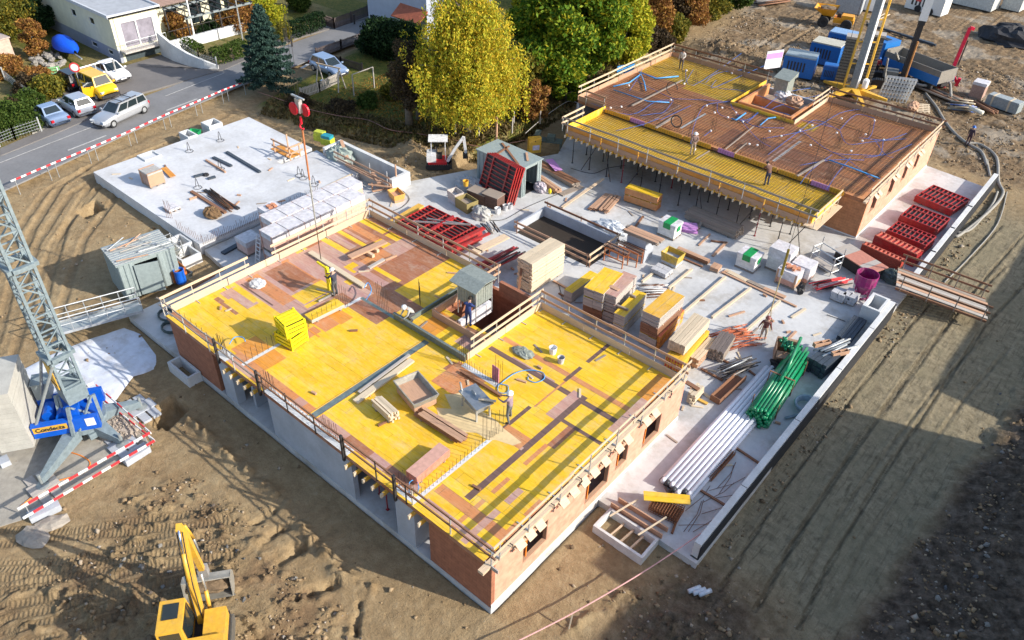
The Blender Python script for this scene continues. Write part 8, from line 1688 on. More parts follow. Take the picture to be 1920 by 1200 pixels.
bplate([(.75,1.0),(1.15,.95),(1.62,2.85),(2.42,5.05),(2.33,5.28),(2.1,5.25),(1.28,3.2),(.8,1.4)],-.1,.26,'boom')
bplate([(1.95,5.5),(2.25,5.6),(2.6,4.8),(3.02,2.0),(2.82,1.95),(2.36,4.6)],-.1,.22,'stick')
for y in (-.42,.22):bm=MB();bm.tube([(1.3,y,1.2),(1.62,y,2.2)],.085,8);bm.tube([(1.62,y,2.2),(1.75,y,3.1)],.05,8,1);bm.build('boom_cylinder',[yelp,steel],ex,smooth=True)
bm=MB();bm.tube([(1.2,-.1,3.5),(1.62,-.1,4.6)],.10,8);bm.tube([(1.62,-.1,4.6),(2.0,-.1,5.5)],.05,8,1);bm.build('stick_cylinder',[yelp,M_metal('polished rod',(.55,.65,.85),.2,.9)],ex,smooth=True)
bm=MB();bm.tube([(2.7,-.1,4.9),(3.2,-.1,3.6)],.08,8);bm.tube([(3.2,-.1,3.6),(3.3,-.1,2.6)],.045,8,1);bm.build('bucket_cylinder',[yelp,steel],ex,smooth=True)
for y in (-.2,0):bm=MB();bm.tube([(.85,y,1.5),(1.1,y,3.2),(1.5,y,4.4),(2.0,y,5.35)],.025,5);bm.build('hydraulic_hose',rubber,ex)
bm=MB();bm.cbox((3.0,-.1,1.75),(.35,.4,.5));bm.build('quick_coupler',M_metal('coupler',(.42,.40,.38),.6,.4),ex)
bk_m=M_metal('bucket steel',(.40,.38,.33),.6,.4)
bm=MB();prof=[(0,0),(.42,-.06),(.62,-.35),(.55,-.75),(.2,-1.0),(-.28,-.95)];n=len(prof)
for i in range(n-1):
    a,c=prof[i],prof[i+1];t=.03;bm.mesh8([(2.85+a[0],-1.1,1.3+a[1]),(2.85+a[0],.9,1.3+a[1]),(2.85+c[0],.9,1.3+c[1]),(2.85+c[0],-1.1,1.3+c[1]),(2.85+a[0]-t,-1.1,1.3+a[1]-t),(2.85+a[0]-t,.9,1.3+a[1]-t),(2.85+c[0]-t,.9,1.3+c[1]+t),(2.85+c[0]-t,-1.1,1.3+c[1]+t)])
bm.build('bucket',bk_m,ex)
for y in (-1.1,.9):bplate([(2.85+a,1.3+c) for a,c in prof],y,.05,'bucket_side',bk_m)
bm=MB();bm.blob((3.0,-.1,.72),(.38,.9,.3),2,0,14,8,.2);bm.build('soil_load',M_plain('damp soil',(.2,.14,.085),.95,0,.4,6,1),ex)
def minix(label,px,head,s=1.0):
    q=P(*px,.1);h_=P(*head,.1);a=math.atan2((h_-q).y,(h_-q).x);o=thing('mini_excavator',label,'excavator',q,a)
    tracks(o,1.9*s,.26,1.0*s,.42);wr=M_plain('machine white',(.72,.72,.72),.4);rr_=M_plain('machine red',(.50,.02,.03),.4)
    bm=MB();bm.box(-.75,.65,-.62,.62,.45,.62);bm.build('platform',rr_,o,bevel=.04);bm=MB();bm.box(-.85,-.15,-.58,.58,.62,1.15);bm.build('engine_hood',wr,o,bevel=.08)
    bm=MB();bm.box(-.1,.3,.0,.45,.62,1.0);bm.box(-.15,-.05,.0,.45,1.0,1.45);bm.build('seat',black,o)
    for x in (-.5,.55):
        for y in (-.1,.6):bm=MB();bm.beam((x,y,.62),(x,y,2.15),.05,.05);bm.build('canopy_post',wr,o)
    bm=MB();bm.box(-.7,.75,-.3,.75,2.15,2.25);[bm.box(-.7,.75,y,y+.05,2.252,2.28) for y in np.arange(-.25,.75,.16)];bm.build('canopy',wr,o)
    for a_,c_ in (((.7,-.35,.6),(1.35,-.35,1.75)),((1.35,-.35,1.75),(1.95,-.35,2.6)),((1.95,-.35,2.6),(2.1,-.35,1.3))):bm=MB();bm.beam(a_,c_,.14,.2);bm.build('arm',wr,o)
    bm=MB();bm.cbox((2.05,-.35,1.1),(.35,.45,.35));bm.build('bucket',dsteel,o);bm=MB();bm.box(.95,1.05,-.65,.65,.1,.4);bm.build('dozer_blade',dsteel,o)
minix('small red and white mini excavator with white canopy by the dug heaps',(822,312),(850,312))
# ------------------------------------------------------------------ far machines
# lorry
l0,l1=P(1752,170,0),P(1640,125,0);la=math.atan2((l1-l0).y,(l1-l0).x);lo=thing('tipper_lorry','blue tipper lorry with grey bed behind the drilling rigs','lorry',(l0+l1)/2,la);LL=8.6
lb=M_plain('lorry blue',(.02,.17,.50),.35,0,.1);gb_=M_plain('tipper grey',(.25,.23,.20),.7,.1,.2)
bm=MB();bm.box(-LL/2,LL/2-.2,-.5,.5,.7,1.0);bm.build('chassis',dsteel,lo)
bm=MB();bm.mesh8([(LL/2-2.0,-1.2,.75),(LL/2,-1.2,.75),(LL/2,1.2,.75),(LL/2-2.0,1.2,.75),(LL/2-2.0,-1.15,2.9),(LL/2-.35,-1.1,2.9),(LL/2-.35,1.1,2.9),(LL/2-2.0,1.15,2.9)]);cb_=bm.build('cab',lb,lo,bevel=.1)
for y,s in ((-1.19,-1),(1.19,1)):bm=MB();bm.mesh8([(LL/2-1.35,y,1.75),(LL/2-.3,y,1.75),(LL/2-.3,y+.012*s,1.75),(LL/2-1.35,y+.012*s,1.75),(LL/2-1.35,y-.02*s,2.6),(LL/2-.5,y-.02*s,2.6),(LL/2-.5,y-.008*s,2.6),(LL/2-1.35,y-.008*s,2.6)]);bm.build('side_window',glass,cb_)
bm=MB();bm.box(LL/2-1.5,LL/2-.8,-.35,.35,2.91,2.95);bm.build('roof_hatch',black,cb_);bm=MB();bm.mesh8([(LL/2-.02,-1,1.6),(LL/2-.02,1,1.6),(LL/2+.0,1,1.6),(LL/2+.0,-1,1.6),(LL/2-.32,-.95,2.7),(LL/2-.32,.95,2.7),(LL/2-.28,.95,2.7),(LL/2-.28,-.95,2.7)]);bm.build('windscreen',glass,cb_)
for q in ((-LL/2,LL/2-2.3,-1.25,-1.17,1.1,2.3),(-LL/2,LL/2-2.3,1.17,1.25,1.1,2.3),(LL/2-2.38,LL/2-2.3,-1.17,1.17,1.1,2.5),(-LL/2,-LL/2+.08,-1.17,1.17,1.1,2.3)):bm=MB();bm.box(*q);bm.build('tipper_side',gb_,lo)
bm=MB();bm.box(-LL/2+.08,LL/2-2.38,-1.17,1.17,1.1,1.2);bm.build('tipper_floor',gb_,lo);
for y in (-1.28,1.26):bm=MB();bm.box(-LL/2,LL/2-2.3,y,y+.02,.95,1.75);bm.build('blue_band',lb,lo)
for x in (-LL/2+1.0,-LL/2+2.35,LL/2-1.3):
    for s in (-1,1):bm=MB();bm.lathe((x,s*1.05,.5),[(.5,-.15),(.5,.15),(.25,.16),(.1,.1)],16,0,'y');bm.build('wheel',rubber,lo)
dp=thing('dumper','orange yellow site dumper with tipping skip at the top of the picture','dumper',P(1563,50,0),math.atan2(*(lambda d:(d.y,d.x))(P(1530,42,0)-P(1590,52,0))))
oy=M_plain('dumper orange',(.80,.36,.02),.4,0,.15)
for x in (-1.35,1.2):
    for s in (-1,1):bm=MB();bm.lathe((x,s*.95,.6),[(.6,-.2),(.62,0),(.6,.2),(.28,.21),(.2,.12)],16,0,'y');bm.build('wheel',rubber,dp)
bm=MB();bm.box(-2.0,.2,-.6,.6,.6,1.15);bm.box(-1.9,-.6,-.55,.55,1.15,1.5);bm.build('chassis',oy,dp,bevel=.05);bm=MB();bm.box(-.5,-.1,-.3,.3,1.15,1.6);bm.build('seat',black,dp)
bm=MB();B0=[(.3,-.6,1.2),(1.4,-.6,1.2),(1.4,.6,1.2),(.3,.6,1.2)];T0=[(.0,-1.15,2.1),(2.5,-1.15,2.0),(2.5,1.15,2.0),(0,1.15,2.1)]
for i in range(4):j=(i+1) % 4;bm.face([B0[i],B0[j],T0[j],T0[i]]);bm.face([V(T0[i])*.97+V((.04,0,.06)),V(T0[j])*.97+V((.04,0,.06)),V(B0[j])+V((0,0,.05)),V(B0[i])+V((0,0,.05))])
bm.face(B0[::-1]);bm.face([(x,y,z+.05) for x,y,z in B0]);bm.build('skip',oy,dp);bm=MB();bm.blob((1.1,0,1.9),(.9,.8,.25),3,0,12,6,.2);bm.build('load',M_plain('damp soil',(.2,.14,.085)),dp)
def boxm(name,label,cat,px,rz,d,h,mat,top=None,lid=.12,z=0,vents=True,ctr=None):
    o=thing(name,label,cat,P(*px,z),rz);bm=MB();bm.box(-d[0]/2,d[0]/2,-d[1]/2,d[1]/2,.15,h);bm.build('housing',mat,o,bevel=.05)
    bm=MB();bm.box(-d[0]/2+.05,d[0]/2-.05,-d[1]/2+.05,d[1]/2-.05,h+.001,h+lid);bm.build('top_cover',top or mat,o,bevel=.04);bm=MB();bm.box(-d[0]/2+.1,d[0]/2-.1,-d[1]/2+.15,d[1]/2-.15,0,.149);bm.build('skid',dsteel,o)
    if vents:
        for s in (-1,1):bm=MB();[bm.box(-d[0]*.35+k*d[0]*.1,-d[0]*.30+k*d[0]*.1,s*(d[1]/2+.004),s*(d[1]/2+.014),h*.35,h*.8) if s >0 else bm.box(-d[0]*.35+k*d[0]*.1,-d[0]*.30+k*d[0]*.1,-(d[1]/2+.014),-(d[1]/2+.004),h*.35,h*.8) for k in range(6)];bm.build('vent',black,o)
    return o
mb_=M_plain('unit blue',(.015,.15,.50),.4,0,.15);tp_=M_plain('unit grey top',(.36,.42,.44),.5,.2)
boxm('power_unit','blue power unit with grey roof nearest the second house','machine',(1495,140),.25,(3.0,2.3),2.0,mb_,tp_);boxm('power_unit','blue hydraulic unit with slotted pale roof left of the dark drill tracks','machine',(1545,118),.1,(3.0,2.2),2.1,mb_,M_plain('pale slotted top',(.55,.52,.42),.5));boxm('power_unit','farther blue box unit behind the slotted one','machine',(1575,95),.1,(2.8,2.0),1.9,mb_,M_plain('sky blue top',(.25,.40,.62),.5));boxm('power_unit','small blue pump unit close to the grey rubble tracks','machine',(1553,150),.3,(1.5,1.3),1.4,mb_)
co=boxm('compressor','white trailer compressor with a red emblem near the top right','compressor',(1735,22),-.15,(4.6,2.0),2.0,M_plain('compressor white',(.72,.72,.70),.4,0,.1))
bm=MB();bm.box(-1.1,-.5,-1.03,-1.015,1.2,1.8);bm.build('emblem',redw,co);
for x in (-.6,.9):bm=MB();bm.lathe((x,-1.0,.4),[(.4,-.12),(.4,.12),(.15,.13)],14,0,'y');bm.build('wheel',rubber,co)
boxm('site_container','grey ribbed hut at the top edge behind the dumper','container',(1590,22),.2,(3,2.4),2.4,M_plain('grey hut',(.38,.40,.42)),vents=False);boxm('water_tank','small white tank unit right of the grey hut','tank',(1632,20),.1,(1.6,1.6),1.7,white,vents=False)
boxm('site_container','pale site container with open end at the top right corner','container',(1825,12),-.1,(5,2.5),2.4,M_plain('pale container',(.55,.57,.55),.6),vents=False);boxm('site_container','second pale open box at the top right corner','container',(1898,18),-.1,(2.2,2.2),2.0,M_plain('pale container',(.55,.57,.55)),vents=False);tarp('tarpaulin_heap','dark tarpaulin heap at the right edge of the muddy yard',(1900,75),.2,(3.5,2.5,1.5),M_plain('dark heap',(.045,.045,.05),.9,0,.4,3,.8),31)
# grey mast crane (tracks standing like rubble walls beside it)
mq=P(1596,178,0);mc=thing('drilling_rig','tall grey mast rig with yellow rails and ladder on a yellow outrigger base','drilling rig',mq)
gm_=M_plain('mast grey',(.26,.30,.34),.45,.3);mtop=15
bm=MB();bm.box(-.28,.28,-.35,.35,.4,mtop);bm.build('mast',gm_,mc);bm=MB();bm.box(.29,.34,-.3,.3,.4,mtop);bm.build('mast_edge',white,mc)
for s in (-1,1):bm=MB();bm.tube([(s*.75,s*.6,.4),(s*.62,s*.5,mtop)],.11,8);bm.build('yellow_rail',yelp,mc)
for z in range(1,mtop,2):bm=MB();bm.beam((-.7,-.55,z),(.7,.55,z),.08,.12);bm.build('rail_bracket',yelp,mc)
for a in (.1,1.2,2.9,4.3,5.4):bm=MB();e=V((3.2*math.cos(a),3.2*math.sin(a),.2));s=V((-math.sin(a),math.cos(a),0))*.18;bm.mesh8([V((.3*math.cos(a),.3*math.sin(a),.3))-s*2,e-s*.6,e+s*.6,V((.3*math.cos(a),.3*math.sin(a),.3))+s*2,V((.3*math.cos(a),.3*math.sin(a),.8))-s*2,e-s*.6+V((0,0,.2)),e+s*.6+V((0,0,.2)),V((.3*math.cos(a),.3*math.sin(a),.8))+s*2]);bm.build('outrigger',yelp,mc)
bm=MB();bm.lathe((.9,.2,.9),[(.25,0),(.28,.2),(.28,.7),(.15,.85)],12);bm.build('white_canister',white,mc)
rub=M_plain('dark track rubble',(.13,.12,.11),.9,.1,.6,6,1)
for px,l in (((1573,160),'left'),((1618,165),'right')):
    o=thing('crawler_track_block','tall dark worn crawler track section standing %s of the grey mast' % l,'track section',P(*px,0),.3);bm=MB();bm.box(-.5,.5,-.5,.5,0,5.0 if l =='right' else 4.6);bm.build('core',rub,o);bm=MB();bm.box(-.58,.58,-.6,.6,5.0 if l =='right' else 4.6,5.2 if l =='right' else 4.8);bm.build('cap',w_grey,o)
    for k in range(16):bm=MB();bm.box(-.54,.54,-.58,-.505,.15+k*.28,.15+k*.28+.16);bm.build('track_shoe',M_plain('track shoe',(.2,.19,.17),.7,.3),o)
# black drill rig with hoses
dq=P(1668,160,0);dr=thing('drilling_rig','dark drilling rig with tall black leader, blue top and white sign among hoses','drilling rig',dq,.3)
tracks(dr,3.6,.6,2.2,.8,dsteel);bm=MB();bm.box(-.9,.4,-.6,.6,.9,1.5);bm.build('body',M_plain('rig body grey',(.16,.17,.17),.6,.2),dr,bevel=.08)
bm=MB();bm.box(.7,1.15,-.25,.25,.2,9.0);[bm.beam((.65,-.3,z),(.65,.3,z+.4),.06,.06) for z in np.arange(.5,8.6,.5)];bm.build('leader',dsteel,dr);bm=MB();bm.box(.6,1.2,-.4,.4,6.0,8.0);bm.build('drill_head',black,dr);bm=MB();bm.box(.75,1.1,-.2,.2,9.0,13);bm.build('upper_leader',blue,dr);bm=MB();bm.box(.55,1.25,-.47,-.42,6.4,8.8);bm.build('sign_plate',white,dr);bm=MB();bm.tube([(1.1,-.6,.1),(1.1,-.6,4.6)],.09,8);bm.build('drill_rod',M_plain('orange rod',(.45,.2,.06),.7),dr)
gh_=M_plain('grey hose',(.33,.31,.27),.6)
for q,r,z in (([(1680,100),(1692,130),(1708,150),(1730,160),(1765,158),(1780,155),(1783,180)],.13,.6),([(1735,175),(1755,200),(1770,225),(1790,250),(1815,270),(1840,285),(1850,310)],.13,.1),([(1815,268),(1840,272),(1868,295),(1872,340),(1880,365),(1850,400),(1800,440),(1790,442)],.12,.1),([(1870,360),(1862,380),(1848,400),(1820,430),(1795,437)],.1,.1),([(1850,300),(1856,330)],.1,.1),([(1665,110),(1660,140),(1662,160)],.09,1.2),([(1888,360),(1870,420),(1820,480),(1770,530)],.05,.06)):
    bm=MB();bm.tube(smooth_path([P(*p,z if i or z <.5 else 3.0) for i,p in enumerate(q)],5),r,7);lab(bm.build('hose',gh_,smooth=True),'thick grey hose winding over the mud near the second house','hose','grey hoses on the mud')
# red crane arm
rc=thing('red_loading_crane','red knuckle crane arm at the tail of the blue lorry','crane',P(1768,165,0),.4);rd=M_plain('crane red',(.62,.01,.05),.4,0,.15)
for a,c,w in (((0,0,0),(0,.6,1.0),.3),((0,.6,1.0),(.5,1.4,1.4),.3),((.5,1.4,1.2),(.7,1.6,5.4),.3),((.7,1.6,5.4),(1.1,1.7,5.3),.28),((.4,1.0,1.5),(1.2,.8,.4),.2),((1.2,.8,.1),(1.3,.7,.9),.25),((0,0,.8),(-.5,-.3,0),.2)):bm=MB();bm.beam(a,c,w,w);bm.build('arm',rd,rc)
bm=MB();bm.tube([(.9,1.6,1.8),(.95,1.65,4.2)],.07,8);bm.build('cylinder',black,rc)
# mesh panels, pallets and other stores right of the second house
wmesh=thing('mesh_stack','leaning stack of galvanised reinforcement mesh panels behind the second house','mesh panels',P(1672,190,0),.4)
for k in range(6):
    bm=MB();o_=V((0,.12*k,0))
    for i in range(10):bm.tube([V((-1.3+.28*i,0,0))+o_,V((-.9+.28*i,.5,2.0))+o_],.015,4,cap=False)
    for i in range(7):bm.tube([V((-1.3+.066*i,.083*i,.33*i))+o_,V((1.3+.066*i,.083*i,.33*i))+o_],.015,4,cap=False)
    bm.build('mesh_panel',steel,wmesh)
pallet('brick_pallet','tall pallet of dark slabs with white foil on the mud right of the hoses','pallet',(1830,182),zb=0,sx=1.2,sy=1.3,h=1.5,mat=brkd,cap=wrap,caph=.1)
o=boxm('crate_box','grey strapped crate at the right edge of the muddy yard','crate',(1878,205),-.2,(2.9,1.1),1.0,M_plain('grey crate',(.28,.32,.33),.6),M_plain('grey crate lid',(.33,.37,.38)),vents=False)
for x in (-.9,.6):bm=MB();bm.box(x-.08,x+.08,-.57,.57,.15,1.14);bm.build('strap',w_pale,o)
tb=thing('pallet','empty timber pallet standing askew on the mud behind the second house','pallet',P(1730,205,.2),.6);tb.rotation_euler.x=.6
for k in range(6):bm=MB();bm.box(-.6,.6,-.5+k*.18,-.4+k*.18,.1,.13);bm.build('slat',w_pale,tb)
for x in (-.5,0,.5):bm=MB();bm.box(x-.05,x+.05,-.5,.5,0,.095);bm.build('runner',w_pale,tb)
tarp('timber_heap','round bundle of split wood beside the askew pallet',(1712,200),.4,(.5,.7,.45),w_pink,33,'wood bundle')
rods('scrap_heap','tangle of pale pump parts and pipes on the mud right of the second house','pump parts',P(1800,205,0),2.2,22,.5,.05,.06,[w_pale,M_plain('mud grey part',(.38,.35,.28)),dsteel,blued],.9,1.0)
rods('beam_bundle','bundle of brown beams in front of the grey strapped crate','beams',P(1845,205,0),3.0,9,-.6,.05,.1,[w_brown],.5,.3)
bm=MB();bm.tube([(-.8,0,.3),(.8,0,.3)],.2,12);lab(bm.build('white_cylinder',M_plain('cream cylinder',(.70,.68,.58)),loc=P(1825,212,.2),rz=-.3,smooth=True),'cream coloured cylinder lying among the pump parts','cylinder')
rods('beam_bundle','row of long dark beams lying behind the mesh panels','beams',P(1750,175,0),6.0,8,la+3.14,.05,.12,[w_brown,w_old,dsteel],.8,.3)
for q in (((1625,45),(1750,82)),((1755,85),(1690,65))):plank(*q,.2,.2,.15,dkb,'long dark steel profile on the mud behind the lorry','dark steel profiles on the mud','profile','steel_profile')
for q,l in (((1628,42),(1660,25)),'straight'),(((1640,40),(1668,27)),'second'):plank(*q,.12,.08,.08,w_pale,l+' pale lath on the mud near the top edge',cat='lath',name='lath')
rods('pipe_pile','pile of dark pipes at the top edge left of the muddy track','pipes',P(1446,8,0),5,12,1.2,.05,.1,[w_grey,dsteel,w_brown],1.0,.6)
hp_=thing('signboard','lilac and white banner board leaning behind the rail of the second house','banner',P(1447,128,ZE-.2),1.1);bm=MB();bm.box(-.9,.9,-.02,.02,0,1.6);bm.build('board',M_plain('banner white',(.75,.74,.8),.6),hp_);bm=MB();bm.box(-.85,.85,-.032,-.022,.9,1.4);bm.build('lilac_stripe',pinkp,hp_)
bs_=MB();bs_.box(-1.0,1.0,-.02,.02,0,.8);lab(bs_.build('blue_board',bluel,loc=P(1172,137,1.6),rz=1.25),'small light blue board behind the rail of the second house','board')
# yellow cabinet and machine under the second house
yc=thing('distribution_cabinet','yellow power cabinet standing beside the bending machine','cabinet',P(*T(960,0)(165,1140),GY),1.0);bm=MB();bm.box(-.5,.5,-.2,.2,0,1.25);bm.build('housing',yelp,yc,bevel=.03);bm=MB();bm.box(-.2,.35,-.215,-.205,.25,.65);bm.build('label_sheet',M_plain('lilac print',(.65,.6,.75)),yc);bm=MB();bm.cbox((0,-.21,1.0),(.06,.01,.12));bm.build('symbol',black,yc)
bmz=thing('bending_machine','old dark green bar bending machine in the shade by the second house','machine',P(*T(960,0)(290,1110),GY),.5);gm2=M_plain('dull machine green',(.11,.14,.12),.6,.1,.3)
for q in ((-.9,.9,-.4,.4,.6,.7),(-.3,.3,-.3,.3,.7,1.1),(-1.3,-.9,-.5,.5,.5,1.2)):bm=MB();bm.box(*q);bm.build('casing',gm2,bmz)
for x in (-.8,.8):
    for y in (-.35,.35):bm=MB();bm.beam((x,y,0),(x,y,.6),.07,.07);bm.build('leg',gm2,bmz)
# little things on the lane
for px,l in ((T17(1365,830),'largest of three short pale pipe offcuts on the dark soil'),(T17(1402,845),'middle one of three short pale pipe offcuts on the dark soil'),(T17(1445,855),'smallest of three short pale pipe offcuts on the dark soil')):
    bm=MB();bm.tube([(-.28,0,.1),(.28,0,.1)],.1,10);lab(bm.build('pipe_offcut',M_plain('pale pipe',(.6,.65,.72),.3),loc=P(*px,.1),rz=1.1,smooth=True),l,'pipe offcut')
rp_=thing('barrier_tape','long pink and white rope stretched over the soil from the slab corner','rope',(0,0,0));bm=MB();bm.tube(smooth_path([P(*p,z) for p,z in ((T17(1420,400),.8),(T17(1000,680),.75),(T17(480,985),.7),(T17(0,1230),.8))],6),.028,6);bm.build('rope',M_plain('pink white rope',(.72,.40,.38),.7),rp_);bm=MB();q=P(*T17(455,1000),.7);bm.beam(q,q+V((.1,-.3,-.7)),.05,.05);bm.build('stake',w_pale,rp_)
# stones on the embankment and lane edge
stm=[M_plain('stone grey',(.14,.14,.14),.9,0,.4,4),M_plain('stone pale',(.24,.23,.21),.9,0,.3,4),M_plain('stone brown',(.14,.11,.085),.9,0,.4,4)]
pro=[]
for k in range(6):bm=MB();bm.blob((0,0,0),(1,.75,.6),k+50,0,8,5,.35);o=bm.build('stone',stm[k % 3]);pro.append(o)
STN=[(12.3+rnd.uniform(-.6,5),rnd.uniform(-2,46),rnd.uniform(.04,.15)) for _ in range(190)]+[(rnd.uniform(-13,3),rnd.uniform(-9,-4),rnd.uniform(.04,.12)) for _ in range(60)]
for k,(x,y,s) in enumerate(STN):
    o=pro[k % 6] if k <6 else pro[k % 6].copy()
    if k >= 6:COL.objects.link(o)
    o.location=(x,y,gz(x,y)+s*.2);o.scale=(s,s,s);o.rotation_euler=(rnd.random(),rnd.random(),rnd.random()*6);tag(o,'loose stone lying on the bare soil','stone','loose stones on the soil')
# ------------------------------------------------------------------ people
skin=M_plain('skin',(.42,.25,.18),.6,0,.05);hairm=M_plain('dark hair',(.03,.022,.018),.8)
def person(label,px,z,toward,J=None,top=(.1,.1,.12),legs=(.1,.1,.12),helmet=(.8,.8,.8),name='t',sc=1.0,plaid=False,base=None):
    a=P(*px,z) if base is None else V(base);h=P(*toward,z);ang=math.atan2(h.y-a.y,h.x-a.x)
    D=dict(pel=(0,0,.95),spi=(0,0,1.14),che=(.01,0,1.36),nec=(.01,0,1.50),hea=(.03,0,1.62),cro=(.02,0,1.73),
             shL=(0,.19,1.42),elL=(0,.26,1.16),wrL=(.08,.27,.93),shR=(0,-.19,1.42),elR=(0,-.26,1.16),wrR=(.08,-.27,.93),
             hiL=(0,.10,.92),knL=(.04,.11,.50),anL=(-.02,.12,.09),toL=(.16,.13,.05),hiR=(0,-.10,.92),knR=(.04,-.11,.50),anR=(-.02,-.12,.09),toR=(.16,-.13,.05))
    D.update(J or {})
    names=list(D);idx={n:i for i,n in enumerate(names)}
    rad=dict(pel=.15,spi=.135,che=.155,nec=.058,hea=.098,cro=.075,shL=.075,elL=.05,wrL=.033,shR=.075,elR=.05,wrR=.033,hiL=.105,knL=.068,anL=.05,toL=.04,hiR=.105,knR=.068,anR=.05,toR=.04)
    E=[('pel','spi'),('spi','che'),('che','nec'),('nec','hea'),('hea','cro'),('che','shL'),('shL','elL'),('elL','wrL'),('che','shR'),('shR','elR'),('elR','wrR'),('pel','hiL'),('hiL','knL'),('knL','anL'),('anL','toL'),('pel','hiR'),('hiR','knR'),('knR','anR'),('anR','toR')]
    co=[V(D[n]) for n in names];ed=[(idx[p],idx[q]) for p,q in E];rr=[rad[n] for n in names];cls={}
    for s in ('L','R'):   # palm, four fingers and thumb
        w=V(D['wr'+s]);d=(w-V(D['el'+s])).normalized();side=V((0,1 if s =='L' else -1,0));fwd=side.cross(d);fwd=fwd.normalized() if fwd.length >.1 else V((1,0,0))
        pi=len(co);co.append(w+d*.08);rr.append(.034);ed.append((idx['wr'+s],pi));
        for k in range(4):
            o_=fwd*(.030-.020*k);L_=(.070,.08,.074,.058)[k];i0=len(co);co.append(w+d*.105+o_);rr.append(.010);co.append(w+d*(.105+L_*.6)+o_+side*-.012);rr.append(.009);co.append(w+d*(.105+L_)+o_+side*-.03);rr.append(.008);ed +=[(pi,i0),(i0,i0+1),(i0+1,i0+2)]
        i0=len(co);co.append(w+d*.05+fwd*.04);rr.append(.012);co.append(w+d*.10+fwd*.06);rr.append(.010);ed +=[(pi,i0),(i0,i0+1)]
    ni=len(co);co.append(V(D['hea'])+V((.105,0,-.0)));rr.append(.018);ed.append((idx['hea'],ni))
    me=bpy.data.meshes.new('body');me.from_pydata([tuple(c*sc) for c in co],ed,[]);o=bpy.data.objects.new('body',me);COL.objects.link(o)
    sm=o.modifiers.new('skin','SKIN');sm.use_smooth_shade=True
    for i,r in enumerate(rr):me.skin_vertices[0].data[i].radius=(r*sc,r*sc);me.skin_vertices[0].data[i].use_root=(i ==0)
    ss=o.modifiers.new('sub','SUBSURF');ss.levels=1;ss.render_levels=1
    dg=bpy.context.evaluated_depsgraph_get();m2=bpy.data.meshes.new_from_object(o.evaluated_get(dg));bpy.data.objects.remove(o)
    mt=M_plain('jacket %s' % (top,),top,.85,0,.25,14) if not plaid else M_plain('checked shirt',(.20,.07,.06),.85,0,.6,22);ml_=M_plain('trousers %s' % (legs,),legs,.85,0,.2,9)
    m2.materials.clear();[m2.materials.append(q) for q in (mt,ml_,skin,black)]
    segs=[(V(D[p])*sc,V(D[q])*sc,0 if q in ('spi','che','shL','elL','wrL','shR','elR','wrR') else (2 if q in ('nec','hea','cro') else (3 if q in ('toL','toR') else 1))) for p,q in E]
    for s in ('L','R'):w=V(D['wr'+s])*sc;d=(w-V(D['el'+s])*sc).normalized();segs.append((w+d*.03,w+d*.2,2))
    for p in m2.polygons:
        c=p.center;best=(9,0)
        for A,B,k in segs:
            t=max(0,min(1,(c-A).dot(B-A)/max(1e-9,(B-A).length_squared)));dd=(c-A-(B-A)*t).length
            if dd <best[0]:best=(dd,k)
        p.material_index=best[1];p.use_smooth=True
    root=thing('person',label,'person',a,ang);b=bpy.data.objects.new('body',m2);COL.objects.link(b);b.parent=root
    hc=V(D['hea'])*sc;cr_=V(D['cro'])*sc;up=(cr_-hc).normalized();bm=MB()
    if helmet:
        pr=[(.155,.0),(.16,.012),(.125,.02),(.122,.06),(.10,.105),(.05,.135),(.0,.14)];bm.lathe((0,0,0),pr,14);bm.box(.10,.19,-.07,.07,.0,.012)
        q=bm.build('helmet',M_plain('helmet %s' % (helmet,),helmet,.35,0,.05),root,smooth=True)
    else:bm.lathe((0,0,-.03),[(.104,0),(.112,.04),(.10,.11),(.05,.145),(.0,.15)],12);q=bm.build('hair',hairm,root,smooth=True)
    q.location=hc+up*.02*sc;q.rotation_euler=up.to_track_quat('Z','Y').to_euler()
    eb=MB();f_=V((1,0,0)) if abs(up.x) <.7 else V((0,0,-1))
    for s in (-.035,.035):eb.cbox(hc+f_*.092+V((0,s,.015)),(.012,.02,.01));
    eb.cbox(hc+f_*.09+V((0,0,-.05)),(.012,.045,.010));eb.build('eyes_and_mouth',hairm,root);return root
reach=dict(elL=(.18,.24,1.22),wrL=(.42,.16,1.18),elR=(.18,-.24,1.22),wrR=(.42,-.16,1.18))
person('worker in dark jacket and white helmet gripping the yellow lifting frame',(630,555),ZD,(606,545),dict(reach,cro=(.07,0,1.72)),(.04,.045,.07),(.10,.11,.12))
squat=dict(pel=(-.1,0,.45),spi=(.02,0,.62),che=(.2,0,.78),nec=(.30,0,.88),hea=(.38,0,.95),cro=(.44,0,1.04),shL=(.2,.19,.80),elL=(.34,.24,.56),wrL=(.52,.16,.40),shR=(.2,-.19,.80),elR=(.34,-.24,.56),wrR=(.52,-.16,.40),hiL=(-.08,.10,.42),knL=(.28,.18,.46),anL=(.02,.18,.09),toL=(.2,.2,.05),hiR=(-.08,-.1,.42),knR=(.16,-.16,.12),anR=(-.26,-.16,.10),toR=(-.22,-.16,.04))
person('kneeling worker in grey shirt and white helmet at the green shutter',(772,600),ZD,(745,610),squat,(.42,.42,.40),(.06,.06,.07))
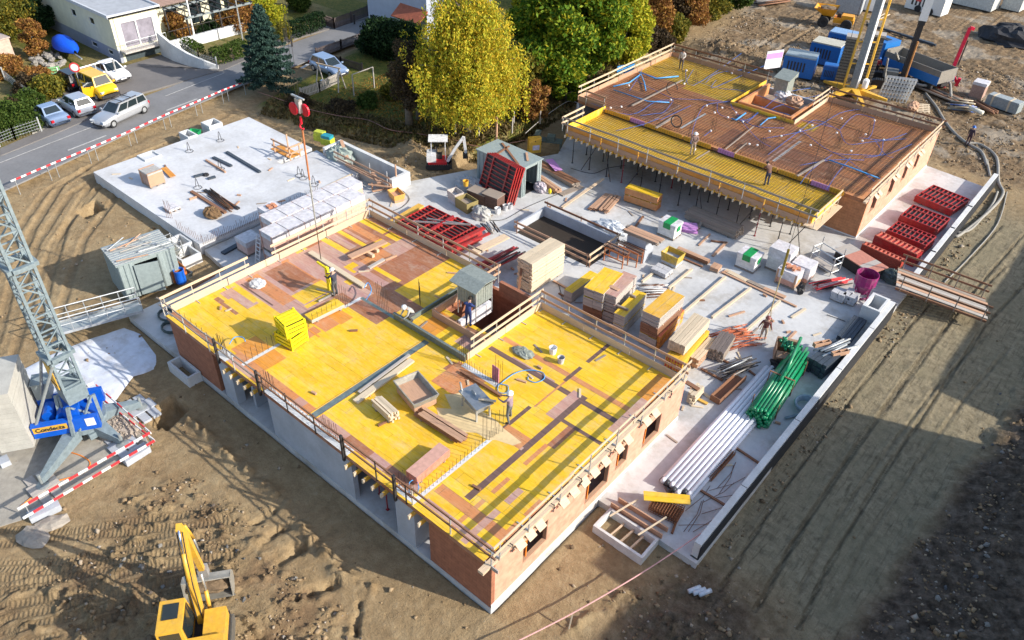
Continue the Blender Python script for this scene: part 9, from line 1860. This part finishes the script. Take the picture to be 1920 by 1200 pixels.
person('worker in dark blue clothes leaning at the kiosk shaft on the deck',(878,612),ZD,(905,575),dict(reach,che=(.12,0,1.34),nec=(.17,0,1.47),hea=(.22,0,1.58),cro=(.26,0,1.68)),(.02,.04,.16),(.02,.035,.12),None)
person('worker in mauve pullover and white helmet pushing a board at the table saw',(955,789),ZD,(915,770),dict(reach,che=(.08,0,1.35),anL=(-.12,.22,.09),toL=(.06,.24,.05),knL=(0,.18,.5),anR=(.05,-.22,.09),toR=(.22,-.24,.05)),(.30,.22,.27),(.13,.14,.15))
person('worker in white shirt standing in the far corner of the second roof',(1276,130),ZE+.1,(1265,150),dict(elL=(.12,.26,1.2),wrL=(.3,.15,1.1)),(.65,.60,.55),(.09,.08,.09),None)
person('worker in grey brown clothes and white helmet standing by the lilac edge boards',(1297,290),ZE-.2,(1310,320),dict(elL=(.12,.24,1.18),wrL=(.30,.08,1.08),elR=(.12,-.24,1.18),wrR=(.30,-.08,1.08),hea=(.06,0,1.61),cro=(.08,0,1.72)),(.20,.14,.13),(.32,.27,.22))
person('bent worker in dark jeans and brown top at the far yellow deck edge',(1436,348),ZE-.25,(1415,325),dict(che=(.22,0,1.28),spi=(.08,0,1.12),nec=(.32,0,1.38),hea=(.42,0,1.45),cro=(.50,0,1.52),shL=(.22,.19,1.33),shR=(.22,-.19,1.33),elL=(.40,.22,1.1),wrL=(.60,.12,1.0),elR=(.40,-.22,1.1),wrR=(.60,-.12,1.0)),(.16,.08,.06),(.03,.04,.09),None)
person('worker in dark overalls and blue helmet standing on the mud beside the hoses',(1812,273),.05,(1840,265),{},(.06,.04,.06),(.07,.035,.05),(.01,.13,.50))
person('worker in brown checked shirt and cap seen from behind in the yard',(1428,640),GY,(1440,600),dict(wrL=(.05,.36,.95),elL=(-.02,.30,1.18),wrR=(.05,-.34,.95),knR=(.08,-.12,.5),anR=(.1,-.14,.09),toR=(.28,-.14,.05)),(.2,.07,.06),(.50,.42,.33),(.25,.08,.07),plaid=True)
person('worker with blue helmet half hidden beside the dark drilling rig',(1640,140),.1,(1650,150),reach,(.35,.03,.03),(.03,.03,.04),(.01,.15,.55))
